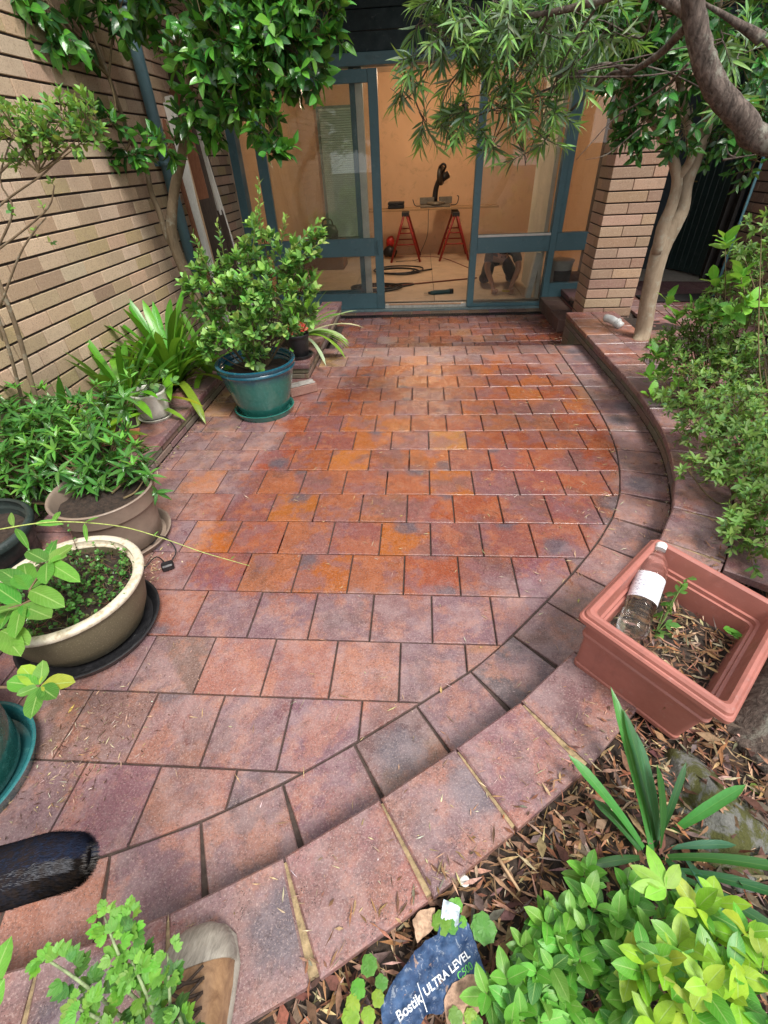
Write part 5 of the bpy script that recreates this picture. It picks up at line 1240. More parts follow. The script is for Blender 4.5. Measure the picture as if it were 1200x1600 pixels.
CL = [(290, 40, 3.1, .24, 20), (370, 40, 2.9, .28, 30), (445, 50, 2.9, .26, 28), (475, 95, 2.8, .16, 15), (490, 40, 2.8, .17, 15), (420, 90, 2.8, .22, 20), (350, 60, 2.8, .25, 22), (330, 110, 2.9, .24, 24), (400, 130, 2.8, .22, 20), (300, 190, 2.9, .13, 9), (265, 225, 3.0, .10, 7),
      (425, 200, 2.7, .10, 8), (428, 240, 2.7, .06, 4), (390, 185, 2.8, .10, 7), (205, 235, 3.1, .11, 7), (175, 195, 3.0, .10, 6), (165, 250, 3.1, .08, 5), (95, 40, 2.8, .15, 9), (150, 75, 3.0, .12, 6), (70, 0, 2.8, .2, 10), (190, 5, 3.1, .18, 10),
      (350, 170, 2.9, .12, 8), (340, 200, 3.0, .08, 5), (480, 0, 2.9, .2, 16), (400, -30, 3.0, .3, 26), (300, -40, 3.2, .3, 22), (200, -60, 3.2, .3, 20), (90, -70, 3.0, .3, 16), (360, -110, 3.2, .35, 26), (230, -140, 3.3, .35, 24), (60, -150, 3.0, .4, 30), (150, -260, 3.2, .45, 34), (330, -260, 3.3, .45, 34), (480, -160, 3.1, .35, 24), (-40, -60, 2.7, .35, 24), (20, -300, 2.8, .45, 30), (500, -330, 3.2, .45, 26)]
LB = Leaves('camel', 5, 0.28); SB = MB(); root = [tuple(on_y(290, 180, Y-.1)), tuple(on_y(300, 90, Y-.15)), tuple(on_y(320, 0, Y-.2)), tuple(on_y(170, 120, Y-.2)), tuple(on_y(205, 220, Y))]
crown(LB, SB, root, [(on_y(u, v, y), r, int(n*1.25)) for u, v, y, r, n in CL], 7, 0.108, 0.056, CAMT, 'alt', 0.12, 1.0, 0.3, 0.1, [(0.10, 0.30, 0.035), (0.06, 0.22, 0.03)], 0.8, 0.009)
add_plant(t, LB, SB, 'crown', ML_CAM, 'branch', M_TWIG)

# slim young tree at the far left
random.seed(102); Y = 1.35
t = thing('young_tree', 'spindly young tree with thin bare stems and light green sprays at the left edge', 'tree', (-1.15, 1.3, 0.1))
m = MB(); m.tube([on_y(68, 660, Y), on_y(50, 600, Y), on_y(28, 520, Y), on_y(4, 455, Y), on_y(-30, 370, Y), on_y(-30, 280, Y)], [.013, .012, .011, .010, .009, .006], 10, smoothpath=5)
m.tube([on_y(40, 650, Y), on_y(18, 560, Y), on_y(-2, 500, Y), on_y(-30, 430, Y)], [.009, .008, .008, .007], 8, smoothpath=4)
m.tube([on_y(34, 650, Y+.1), on_y(10, 560, Y+.1), on_y(-10, 480, Y+.1)], [.006, .006, .005], 8, smoothpath=4)
for P in ([(-30, 345), (20, 305), (70, 270), (105, 232), (130, 210)], [(-30, 410), (30, 365), (75, 325), (85, 290)], [(-10, 400), (20, 330), (0, 280), (20, 210)], [(-30, 300), (20, 250), (50, 220), (60, 190)], [(0, 480), (30, 400), (55, 360), (72, 340)]):
    m.tube([on_y(u, v, Y-.1) for u, v in P], [.005, .004, .003, .0025, .0015][:len(P)], 6, smoothpath=4)
part('trunk', m.mesh('trunk', MB_CAM), t)
LB = Leaves('oval', 4, 0.25); SB = MB(); LT = [(0.16, 0.36, 0.06), (0.22, 0.44, 0.09), (0.09, 0.25, 0.04), (0.30, 0.42, 0.10), (0.12, 0.32, 0.10)]
crown(LB, SB, tuple(on_y(60, 270, Y-.1)), [(on_y(u, v, Y-.1), r, n) for u, v, r, n in ((25, 195, .055, 12), (60, 190, .06, 14), (100, 185, .06, 16), (138, 180, .055, 14), (40, 225, .05, 11), (80, 220, .055, 14), (115, 215, .05, 12), (150, 205, .035, 8), (30, 250, .03, 5), (0, 190, .06, 9), (-40, 150, .1, 14))], 7, 0.036, 0.017, LT, 'alt', 0.055, 0.9, 0.2, 0.5, None, 0.9, 0.003)
for u, v in ((85, 285), (70, 325), (72, 372), (18, 330), (10, 245), (10, 255), (60, 368)): shoot(LB, SB, on_y(u, v+6, Y-.1), rdir(0.8), 0.035, 4, 0.032, 0.015, LT, stem=0.001)
add_plant(t, LB, SB, 'crown', ML_SOFT, 'branch', M_TWIG)

# strap-leaved clumps
def strap_clump(LB, c, n, L, W, tones, spread=.74, up=1.0, low=None):
    for i in range(n):
        a = i*2.399+random.uniform(-.3, .3); k = (i+0.5)/n; el = R(82)-k*R(58)*spread
        d = Vector((math.cos(a)*math.cos(el), math.sin(a)*math.cos(el), math.sin(el)*up)); nn = Vector((-math.cos(a)*math.sin(el), -math.sin(a)*math.sin(el), math.cos(el)))
        tn = tones if not (low and k > 0.82) else low
        LB.leaf(Vector(c)+Vector((math.cos(a), math.sin(a), 0))*0.02*k*2, d, nn, L*random.uniform(.72, 1.08), W*random.uniform(.8, 1.1), random.uniform(.35, 1.0)*(0.5+k*0.7), tintpick(tn), random.uniform(-.05, .1), random.uniform(-.25, .25))
CLV = [(0.075, 0.25, 0.02), (0.10, 0.32, 0.025), (0.055, 0.19, 0.02), (0.15, 0.38, 0.03)]; CLY = [(0.30, 0.42, 0.03), (0.40, 0.42, 0.05), (0.18, 0.36, 0.03)]
for (c, n, L, W, lab, sd_) in (((-1.10, 2.50, .1), 66, .74, .058, 'largest bright green strap-leaved clivia clump behind the white pot', 1), ((-1.20, 2.0, .1), 50, .60, .052, 'yellow-green clivia clump left of the white pot against the brick wall', 2), ((-1.25, 1.45, .1), 26, .52, .048, 'strap-leaved clivia at the left edge below the young tree', 3), ((-0.90, 2.72, .1), 26, .50, .048, 'smaller clivia clump squeezed between the big clump and the teal pot', 4)):
    random.seed(110+sd_); LB = Leaves('strap', 9, 0.22); strap_clump(LB, c, n, L, W, CLV, low=CLY)
    single('clivia_plant', LB.mesh('clivia_plant', ML_STRAP), lab, 'clivia', 'clivias in the left planter')
random.seed(116); LB = Leaves('strap', 8, 0.3)
strap_clump(LB, (-0.27, 3.32, .2), 34, .58, .038, [(0.18, 0.42, 0.04), (0.10, 0.30, 0.03), (0.40, 0.50, 0.25)], spread=1.15, low=[(0.50, 0.52, 0.30), (0.14, 0.36, 0.04)])
for q in range(9): LB.leaf((-0.25, 3.3, .2), Vector((0.9, -0.45+q*.1, 0.9-q*.09)), Vector((-.4, 0, .9)), 0.46, .036, 0.9, random.choice([(0.35, 0.48, 0.2), (0.2, 0.48, 0.05), (0.5, 0.55, 0.38)]))
single('variegated_plant', LB.mesh('variegated_plant', ML_STRAP), 'variegated strap-leaved plant arching over the planter corner behind the black pot', 'plant')

# dark bush in the taupe tub
random.seed(120)
t = thing('daphne_bush', 'dense dark green bush with narrow glossy whorled leaves growing in the taupe tub', 'bush', (-0.65, 0.85, 0.25))
LB = Leaves('lance', 5, 0.3); SB = MB(); DT = [(0.040, 0.155, 0.028), (0.028, 0.115, 0.025), (0.07, 0.22, 0.035), (0.05, 0.18, 0.03)]; DTT = [(0.14, 0.36, 0.05), (0.09, 0.28, 0.04)]
DC = [(20, 645, 1.3, .10, 12), (80, 650, 1.3, .10, 15), (150, 640, 1.35, .10, 13), (200, 625, 1.4, .07, 8), (30, 690, 1.1, .13, 22), (95, 690, 1.1, .13, 24), (160, 700, 1.05, .11, 18), (205, 730, .95, .09, 13), (225, 750, .9, .05, 5), (40, 730, 1.0, .14, 20), (110, 735, .95, .14, 20), (165, 745, .95, .10, 12), (20, 785, .9, .09, 9), (90, 780, .9, .10, 12), (-40, 670, 1.2, .16, 18), (-30, 720, 1.0, .15, 14)]
crown(LB, SB, [(-0.66, .86, .24), (-.58, .82, .24), (-.74, .9, .24)], [(on_y(u, v, y), r, n) for u, v, y, r, n in DC], 8, 0.090, 0.024, DT, 'whorl', 0.09, 1.15, 0.35, 0.9, None, 0.85, 0.006)
LB2 = []; 
for row in list(LB.d)[::3]: pass
for c, r, n in [(on_y(u, v, y), r, n) for u, v, y, r, n in DC]:
    for i in range(max(2, n//4)):
        v = rdir(0.8); p = c+v*r*0.95; shoot(LB, None, p, (v+Vector((0, 0, .8))), 0.05, 6, 0.062, 0.018, DTT, 'whorl', 0.8, 0.2)
add_plant(t, LB, SB, 'foliage', ML_DARK)

# bush in the teal pot
random.seed(121)
t = thing('teal_pot_bush', 'bright green small-leaved bush with upright new shoots growing in the teal pot', 'bush', tuple(TP+Vector((0, 0, .31))))
LB = Leaves('oval', 4, 0.22); SB = MB(); TB = [(0.085, 0.26, 0.05), (0.055, 0.19, 0.04), (0.13, 0.34, 0.07), (0.045, 0.15, 0.03), (0.20, 0.42, 0.13)]; TN = [(0.24, 0.50, 0.10), (0.34, 0.56, 0.14)]
TC = [(335, 430, 2.3, .11, 16), (385, 410, 2.35, .12, 18), (435, 415, 2.3, .12, 18), (478, 400, 2.3, .08, 9), (325, 480, 2.2, .11, 17), (375, 465, 2.15, .13, 22), (430, 465, 2.2, .13, 22), (475, 450, 2.3, .08, 10), (345, 525, 2.15, .09, 12), (395, 515, 2.1, .12, 18), (440, 510, 2.2, .09, 12), (395, 555, 2.15, .08, 10), (320, 540, 2.1, .06, 7), (495, 375, 2.3, .05, 4), (410, 360, 2.4, .07, 6), (300, 450, 2.2, .05, 5), (480, 490, 2.3, .05, 5)]
rt = [tuple(TP+Vector((a, b, .30))) for a, b in ((0, 0), (.05, .03), (-.06, .02), (.02, -.06))]
crown(LB, SB, rt, [(on_y(u, v, y), r, int(n*1.5)) for u, v, y, r, n in TC], 9, 0.056, 0.033, TB, 'alt', 0.09, 1.0, 0.2, 0.7, TN, 0.85, 0.006, tint=(0.12, 0.09, 0.05))
for (u, v, du, dv) in ((408, 370, -4, -85), (455, 390, 45, -45), (325, 420, -25, -55), (395, 390, 8, -70), (470, 400, 35, -25), (350, 400, -10, -50), (440, 380, 5, -45)):
    A = on_y(u, v, 2.25); B = on_y(u+du, v+dv, 2.2); shoot(LB, SB, A, B-A, (B-A).length, 13, 0.046, 0.022, TB+TN, 'alt', 0.9, 0.15, 0.0028, TN, start=0.05, bend=0.05, stint=(0.25, 0.3, 0.08))
add_plant(t, LB, SB, 'foliage', ML_SOFT)

# small potted plants
random.seed(122); t = thing('begonia_plant', 'small plant with red flowers growing in the black plastic pot', 'flower', tuple(BP+Vector((0, 0, .15))))
LB = Leaves('oval', 4, .2); SB = MB(); c = BP+Vector((0, 0, .16)); crown(LB, SB, tuple(c), [(c+Vector((0, 0, .05)), .06, 14)], 5, .035, .02, TB, 'alt', .04, 1, .2, .6, None, .9, .002); add_plant(t, LB, SB, 'foliage', ML_SOFT)
LB = Leaves('round', 3, .4)
for i in range(230): v = rdir(.6); p = c+Vector((v.x*.085, v.y*.085, .055+abs(v.z)*.055)); LB.leaf(p, rdir(.4), rdir(.5), .020, .018, .3, tintpick([(0.55, 0.05, 0.03), (0.45, 0.07, 0.04), (0.62, 0.16, 0.10), (0.5, 0.25, 0.15)]))
part('flower', LB.mesh('flower', mat_tint('petal', 0.6, 0.3, 0.1)), t, None, 'stuff')
random.seed(123); t = thing('white_pot_plant', 'small light green leafy plant with wiry stems growing in the white pot', 'potted plant', tuple(WP+Vector((0, 0, .125))))
LB = Leaves('round', 4, .2); SB = MB(); c = WP+Vector((0, 0, .12))
for (u, v) in ((215, 580), (232, 572), (262, 585), (240, 600), (212, 600), (268, 600), (225, 590), (250, 578)):
    B = on_y(u, v, 1.9); SB.tube([c+rdir()*.03, c.lerp(B, .5)+rdir()*.015, B], [.0022, .0018, .0014], 5, (0.03, 0.03, 0.02)); shoot(LB, SB, B, rdir(.6), .03, 4, .042, .036, [(0.20, 0.42, 0.13), (0.12, 0.32, 0.08), (0.08, 0.24, 0.06)], 'alt', 1.2, .2, .001)
add_plant(t, LB, SB, 'foliage', ML_SOFT)
# bowl: creeping succulent with small round leaves
random.seed(124); t = thing('creeping_succulent', 'low tangle of small round dark green leaves and reddish twigs filling the stoneware bowl', 'succulent', tuple(BC+Vector((0, 0, .2))))
LB = Leaves('round', 3, .25); SB = MB()
for i in range(190):
    a = random.uniform(0, 6.283); r = .225*math.sqrt(random.random()); p = BC+Vector((r*math.cos(a), r*math.sin(a), .205)); d = rdir(.5)
    hgt = 0.05+0.07*max(0, math.sin(a-.5))*(r/.225)
    shoot(LB, SB, p, d+Vector((0, 0, .4)), random.uniform(.03, hgt+.03), 7, .017, .014, [(0.035, 0.13, 0.03), (0.06, 0.2, 0.04), (0.025, 0.09, 0.025), (0.09, 0.10, 0.04)], 'pair', 1.2, .1, .0012, [(0.10, 0.28, 0.06)], stint=(0.14, 0.07, 0.045))
for i in range(90):
    a = random.uniform(0, 6.283); r = .22*math.sqrt(random.random()); p = BC+Vector((r*math.cos(a), r*math.sin(a), .215)); SB.tube([p, p+rdir(.3)*.03, p+rdir(.2)*.06], [.0012, .001, .0007], 4, vnoise((0.22, 0.15, 0.09), .4), caps=False)
add_plant(t, LB, SB, 'foliage', ML_DARK)
# broad-leaved branch from the green pot
def hand(LB, base, tips, W, tones, zb, SB=None, droop=.25):
    B = on_z(*base, zb)
    for tip in tips:
        u, v = tip[0], tip[1]; dz = tip[2] if len(tip) > 2 else 0.01; T_ = on_z(u, v, zb+dz); d = T_-B; L = d.length
        LB.leaf(B+d.normalized()*.004, d, Vector((0, 0, 1))+rdir()*.25, L*1.04, min(W, L*.62)*random.uniform(.85, 1.1), droop*random.uniform(-.6, 1.2), tintpick(tones), .05, random.uniform(-.2, .2))
    return B
random.seed(125); t = thing('broad_leaf_plant', 'plant with large oval light green leaves reaching over the stoneware bowl from the left', 'plant', tuple(GP+Vector((0, 0, .3))))
LB = Leaves('round', 7, .16); SB = MB(); BT = [(0.11, 0.32, 0.045), (0.15, 0.38, 0.06), (0.08, 0.27, 0.04)]
n1 = hand(LB, (74, 878), [(44, 862), (82, 841), (113, 856), (104, 872), (117, 903), (70, 908)], .05, BT+[(0.2, 0.45, 0.08)], .45)
n2 = hand(LB, (46, 922), [(0, 888), (34, 872), (70, 893), (91, 938), (26, 900)], .066, BT, .43)
n3 = hand(LB, (34, 945), [(-6, 918), (82, 968), (22, 992), (-10, 960), (60, 960)], .062, BT, .40)
n5 = hand(LB, (0, 985), [(38, 1000), (-30, 960), (12, 945), (28, 1018)], .06, BT, .38)
n4 = hand(LB, (62, 1072), [(15, 1066), (36, 1044), (68, 1036), (111, 1064), (88, 1092), (48, 1118), (30, 1085)], .052, BT+[(0.30, 0.45, 0.05)], .40)
g0 = GP+Vector((0, 0, .3)); gl_ = g0+Vector((-.12, .15, .12))
for P in ([g0, gl_, n3, n2, n1], [g0, g0+Vector((-.05, .06, .08)), n4], [gl_, n5]): SB.tube(P, [.005, .0045, .004, .003, .002][:len(P)], 7, (0.16, 0.11, 0.06), smoothpath=4)
add_plant(t, LB, SB, 'foliage', ML_BIG)
random.seed(126); t = thing('vine_tendril', 'long thin yellow-green tendril arching from the left edge over the patio tiles', 'tendril', tuple(on_z(0, 826, .5)))
LB = Leaves('oval', 5, .2); SB = MB(); P = [on_z(-120, 850, .48), on_z(0, 827, .5), on_z(75, 816, .5), on_z(140, 817, .48), on_z(200, 825, .46), on_z(260, 843, .42), on_z(320, 864, .36), on_z(390, 884, .30)]
SB.tube(P, [.003, .0024, .0022, .002, .0018, .0016, .0014, .001], 6, (0.42, 0.50, 0.14), smoothpath=5)
for (b, tip, w_) in (((22, 823), (12, 798), .022), ((24, 825), (42, 848), .024), ((54, 818), (92, 815), .03), ((84, 815), (92, 798), .022), ((132, 817), (152, 806), .016), ((132, 818), (134, 840), .014), ((240, 838), (246, 830), .006), ((360, 875), (366, 868), .006)):
    B, T_ = on_z(*b, .49), on_z(*tip, .50); LB.leaf(B, T_-B, Vector((0, 0, 1))+rdir()*.3, (T_-B).length*1.1, w_, .2, tintpick(BT))
part('foliage', LB.mesh('foliage', ML_BIG), t); part('stem', SB.mesh('stem', mat_tint('green_stem', .5, .4, 0)), t)

# tan-trunked tree on the right
random.seed(130); Y = 3.35
t = thing('tan_trunk_tree', 'tree with smooth tan forked trunk growing beside the brick pillar', 'tree', (2.68, 3.3, 0.08))
m = MB(); m.tube([(2.64, 3.28, 0.02), on_y(1004, 520, Y), on_y(1013, 470, Y), on_y(1024, 420, Y), on_y(1034, 385, Y), on_y(1052, 350, Y), on_y(1066, 326, Y), on_y(1072, 290, Y), on_y(1088, 245, Y), on_y(1105, 190, Y), on_y(1110, 110, Y-.1), on_y(1120, 20, Y-.2), on_y(1130, -60, Y-.3)], [0.074, 0.066, 0.064, 0.064, 0.069, 0.066, 0.048, 0.043, 0.043, 0.037, 0.031, 0.023, 0.016], 16, smoothpath=5, jitter=.02)
m.tube([on_y(1028, 395, Y-.02), on_y(1036, 355, Y-.04), on_y(1050, 320, Y-.06), on_y(1058, 280, Y-.06), on_y(1048, 240, Y-.06), on_y(1030, 205, Y-.1), on_y(1005, 170, Y-.2), on_y(975, 120, Y-.3)], [0.047, 0.045, 0.039, 0.035, 0.033, 0.028, 0.022, 0.014], 14, smoothpath=5, jitter=.02)
m.tube([on_y(1058, 280, Y-.06), on_y(1080, 245, Y-.1), on_y(1075, 190, Y-.15), on_y(1060, 120, Y-.3), on_y(1050, 40, Y-.4)], [0.028, 0.027, 0.023, 0.019, 0.012], 12, smoothpath=5, jitter=.02)
part('trunk', m.mesh('trunk', MB_SMOOTH), t)
LB = Leaves('camel', 5, .25); SB = MB(); KT = [(0.025, 0.11, 0.03), (0.018, 0.075, 0.022), (0.04, 0.15, 0.035), (0.02, 0.09, 0.03)]
RC = [(950, 50, 3.0, .22, 20), (1010, 40, 3.1, .24, 20), (985, 120, 2.9, .16, 12), (1040, 110, 3.0, .2, 14), (1050, 60, 3.0, .22, 16), (1130, 60, 3.1, .24, 20), (1180, 90, 3.0, .22, 18), (1190, 170, 3.2, .2, 16), (1150, 190, 3.3, .18, 14), (1010, 185, 3.0, .12, 9), (1070, 200, 3.1, .12, 9), (1180, 250, 3.3, .13, 8), (1110, 230, 3.4, .10, 6), (990, 210, 3.0, .08, 5), (900, 20, 3.0, .22, 16), (1150, 0, 3.0, .3, 22), (1000, -50, 3.0, .35, 26), (1100, -80, 3.0, .35, 24), (900, -60, 3.0, .3, 18)]
crown(LB, SB, [tuple(on_y(1060, 120, Y-.3)), tuple(on_y(1005, 170, Y-.2)), tuple(on_y(1110, 110, Y-.1)), tuple(on_y(1120, 20, Y-.2))], [(on_y(u, v, y), r*1.15, int(n*2.2)) for u, v, y, r, n in RC], 6, .088, .042, KT, 'alt', .12, 1.0, .3, .1, [(0.06, 0.22, 0.04)], .85, .010)
add_plant(t, LB, SB, 'crown', ML_CAM, 'branch', M_TWIG)
# dense tree beyond the boundary wall
random.seed(131); t = thing('background_tree', 'dark dense tree beyond the brown boundary wall at the upper right', 'tree', (5.2, 5.4, 0))
m = MB(); m.tube([(5.2, 5.4, -.1), (5.15, 5.4, 1.2), (5.1, 5.3, 2.4)], [.12, .1, .06], 10, smoothpath=4); part('trunk', m.mesh('trunk', MB_CAM), t)
LB = Leaves('oval', 3, .25)
crown(LB, None, (5.1, 5.3, 2), [((4.7, 4.9, 1.7), .45, 90), ((5.2, 4.6, 1.9), .5, 80), ((4.9, 5.2, 2.4), .55, 90), ((5.6, 5.2, 2.3), .5, 60), ((4.8, 4.2, 1.65), .4, 60), ((4.9, 3.4, 1.7), .45, 60), ((5.1, 2.6, 1.8), .5, 50)], 7, .10, .05, KT, 'alt', .2, 1, .3, .2, None, .9, 0)
part('crown', LB.mesh('crown', ML_CAM), t)

# rough-barked tree: gnarled base at the right, limb crossing the top, long narrow leaves
random.seed(132); t = thing('bottlebrush_tree', 'rough-barked tree with long narrow grey-green leaves hanging across the top right', 'tree', (2.0, 0.02, 0.0))
m = MB(); Y = 1.3
TRK = [(1.85, -0.12, -0.02), (1.93, -0.06, 0.10), (2.14, 0.12, 0.34), (2.38, 0.40, 0.75), (2.50, .8, 1.15), (2.36, 1.15, 1.38)]+[tuple(on_y(*p, Y)) for p in ((1200, 222), (1160, 185), (1120, 140), (1098, 85), (1084, 20), (1080, -50))]+[tuple(on_y(1090, -160, Y+.1))]
m.tube(TRK, [.20, .17, .115, .080, .066, .050, .040, .036, .035, .033, .031, .028, .023], 20, smoothpath=6, jitter=.07)
for (a0, tip, r0) in (((1.97, -.05, .10), (1.66, -.05, .0), .06), ((1.98, -.12, .10), (1.80, -.36, -.02), .07), ((2.0, 0, .14), (1.86, .20, 0), .06), ((1.93, -.1, .06), (1.70, -.22, -.02), .045), ((1.9, 0, .1), (1.72, .10, .0), .05)):
    A, B = Vector(a0), Vector(tip); m.tube([A, A.lerp(B, .4)+Vector((0, 0, .03)), A.lerp(B, .75)+rdir()*.02, B], [r0, r0*.8, r0*.5, r0*.2], 10, smoothpath=5, jitter=.15)
part('trunk', m.mesh('trunk', MB_ROUGH), t)
BRN = MB()
for P, r in (([(1085, 30, 1.35), (1060, 55, 1.45), (1030, 85, 1.55), (985, 112, 1.7), (950, 118, 1.8), (905, 160, 1.9), (880, 185, 1.95)], .016), ([(1078, 25, 1.35), (1050, 5, 1.4), (1000, -20, 1.5), (940, 0, 1.6), (860, 20, 1.7), (780, 30, 1.8), (700, 50, 1.85), (650, 90, 1.9)], .018),
             ([(1190, 60, 1.35), (1150, 35, 1.35), (1100, 5, 1.3)], .018), ([(1240, 100, 1.4), (1190, 60, 1.35)], .02), ([(1075, 100, 1.5), (1040, 135, 1.7), (1000, 160, 1.9), (960, 185, 2.0), (925, 222, 2.0), (900, 250, 2.0)], .005),
             ([(985, 112, 1.7), (940, 100, 1.8), (880, 130, 1.9), (800, 160, 1.95), (720, 190, 2.0), (660, 205, 2.0)], .007), ([(860, 20, 1.7), (830, 80, 1.8), (790, 150, 1.9), (770, 220, 1.95)], .006), ([(780, 30, 1.8), (740, 90, 1.85), (700, 140, 1.9), (680, 200, 1.95)], .006), ([(940, 0, 1.6), (900, 60, 1.7), (870, 120, 1.8), (850, 180, 1.9), (820, 255, 1.9)], .005),
             ([(1130, 250, 1.4), (1160, 245, 1.4), (1190, 240, 1.4)], .004), ([(1145, 247, 1.4), (1155, 232, 1.4), (1158, 215, 1.4)], .003), ([(1150, 247, 1.4), (1138, 240, 1.4), (1135, 225, 1.4)], .003), ([(700, 50, 1.85), (640, 150, 1.95), (610, 138, 2.0)], .004), ([(1020, 20, 1.6), (1000, 60, 1.8), (930, 30, 1.9), (870, 60, 1.9)], .005), ([(1000, 200, 1.9), (950, 240, 1.9), (915, 250, 1.9)], .0025)):
    BRN.tube([on_y(*p) for p in P], [r*(1-.75*i/(len(P)-1)) for i in range(len(P))], 8, (0.22, 0.18, 0.14), smoothpath=5, jitter=.06)
LB = Leaves('lance', 4, .3); GT = [(0.20, 0.28, 0.17), (0.14, 0.22, 0.12), (0.08, 0.16, 0.07), (0.22, 0.32, 0.20), (0.05, 0.11, 0.045), (0.07, 0.16, 0.05), (0.12, 0.27, 0.06)]
BC_ = [(655, 40, 1.85, .05, 4), (690, 50, 1.8, .09, 9), (650, 90, 1.9, .05, 5), (635, 130, 1.95, .05, 5), (735, 40, 1.8, .12, 13), (790, 40, 1.8, .13, 15), (850, 40, 1.8, .13, 15), (910, 50, 1.8, .12, 11), (720, 100, 1.85, .10, 11), (780, 105, 1.85, .12, 14), (840, 105, 1.85, .12, 14), (900, 110, 1.85, .09, 8), (690, 190, 1.95, .06, 8), (725, 165, 1.9, .09, 11), (780, 170, 1.9, .09, 12), (830, 175, 1.9, .08, 9), (870, 165, 1.9, .07, 7), (665, 190, 2.0, .045, 5), (740, 205, 1.95, .06, 7), (770, 225, 1.95, .04, 4), (850, 215, 1.95, .05, 4), (760, -30, 1.8, .2, 18), (880, -40, 1.8, .2, 18), (960, 30, 1.8, .1, 8), (1130, 60, 1.7, .08, 5), (1160, 90, 1.7, .07, 5), (1140, 160, 1.7, .05, 3), (820, 240, 1.9, .02, 2), (700, 10, 1.8, .1, 9)]
crown(LB, BRN, [tuple(on_y(*p)) for p in ((700, 50, 1.85), (780, 30, 1.8), (800, 160, 1.95), (830, 80, 1.8), (720, 190, 2.0), (870, 120, 1.8), (640, 130, 1.95))], [(on_y(u, v, y), r*1.1, max(2, int(n*.8))) for u, v, y, r, n in BC_], 17, .090, .0128, GT, 'alt', .13, .85, .35, -0.1, [(0.22, 0.42, 0.08), (0.15, 0.33, 0.08)], .9, .004, tint=(0.20, 0.15, 0.12), out=1.0)
part('branch', BRN.mesh('branch', MB_ROUGH), t); part('crown', LB.mesh('crown', ML_GREY), t)

# azalea and companions on the right
random.seed(140); t = thing('azalea_bush', 'big azalea bush with small whorled leaves spilling over the path on the right', 'bush', (2.75, 1.45, 0.05))
LB = Leaves('oval', 4, .25); SB = MB(); AT = [(0.075, 0.20, 0.05), (0.05, 0.15, 0.04), (0.11, 0.26, 0.07), (0.15, 0.28, 0.09), (0.06, 0.17, 0.06)]
AY = lambda u, v, y: on_y(u, v, y) if v < 610 else on_z(u, v, float(np.interp(v, [610, 700, 800, 880], [.42, .30, .24, .18])))
AC = [(1060, 560, 2.1, .12, 16), (1105, 545, 2.1, .14, 20), (1150, 520, 2.1, .15, 20), (1190, 480, 2.1, .15, 18), (1070, 610, 1.95, .12, 17), (1120, 600, 1.9, .14, 22), (1170, 580, 1.85, .15, 22), (1205, 550, 1.9, .15, 16), (1090, 660, 1.75, .09, 12), (1140, 650, 1.7, .13, 20), (1190, 640, 1.65, .14, 20), (1150, 700, 1.5, .11, 16), (1195, 710, 1.45, .12, 17), (1110, 705, 1.55, .06, 6), (1170, 750, 1.3, .09, 12), (1200, 770, 1.25, .1, 12), (1120, 740, 1.3, .04, 4), (1165, 800, 1.1, .07, 9), (1195, 830, 1.0, .08, 9), (1150, 835, .95, .05, 5), (1175, 870, .9, .03, 3), (1075, 735, 1.35, .03, 3), (1130, 470, 2.1, .10, 10), (1175, 440, 2.1, .11, 12), (1100, 500, 2.1, .10, 10), (1190, 400, 2.1, .07, 7), (1160, 395, 2.1, .04, 4), (1190, 350, 2.0, .05, 4), (1240, 600, 1.7, .2, 24), (1250, 480, 2.0, .2, 20), (1240, 720, 1.4, .18, 20), (1025, 545, 2.15, .05, 5), (1050, 535, 2.2, .08, 8)]
crown(LB, SB, [(2.75, 1.45, .05), (2.7, 1.3, .05), (2.4, .9, .05)], [(AY(u, v, y), r*1.1, int(n*1.9)) for u, v, y, r, n in AC], 9, .042, .0155, AT, 'whorl', .055, 1.1, .2, .6, [(0.2, 0.36, 0.08)], .9, .005)
for c, r, n in [(AY(u, v, y), r, n) for u, v, y, r, n in AC]:
    for i in range(int(n*1.4)): v = rdir(); shoot(LB, SB, c+v*r*random.uniform(.3, 1.05), v+Vector((0, 0, .5)), .06, 7, .036, .013, AT, 'alt', 1.0, .2, .0012, [(0.22, 0.40, 0.10)], stint=(0.12, 0.07, 0.04))
add_plant(t, LB, SB, 'foliage', ML_SOFT)
random.seed(141); t = thing('hydrangea_shrub', 'light green broad-leaved shrub poking out left of the azalea', 'shrub', (2.75, 2.3, .06))
LB = Leaves('oval', 5, .2); SB = MB(); HT = [(0.16, 0.42, 0.05), (0.11, 0.33, 0.045), (0.22, 0.50, 0.07)]
for (u, v, y) in ((1030, 555, 2.3), (1022, 590, 2.2), (1015, 610, 2.2), (1045, 580, 2.2), (1044, 470, 2.5), (1075, 470, 2.4), (1100, 450, 2.4), (1125, 440, 2.3), (1120, 480, 2.3), (1150, 470, 2.2), (1165, 420, 2.1), (1170, 440, 2.1), (1090, 490, 2.3), (1140, 380, 2.1), (1060, 500, 2.4), (1185, 460, 2.1), (1100, 500, 2.3), (1050, 600, 2.2), (1165, 470, 2.1)):
    P = on_y(u, v, y); P = CAM+(P-CAM)*.93; shoot(LB, SB, P-Vector((0, 0, .05)), rdir(1.2), .07, 7, .095, .052, HT, 'pair', 1.15, .3, .002); SB.tube([(2.75, 2.3, .06), Vector((2.75, 2.3, .06)).lerp(P, .6)+rdir()*.05, P-Vector((0, 0, .05))], [.005, .004, .002], 6, (0.12, 0.1, 0.05), smoothpath=4)
add_plant(t, LB, SB, 'foliage', ML_SOFT)
random.seed(142); LB = Leaves('strap', 7, .2); B = on_y(1140, 650, 2.0)
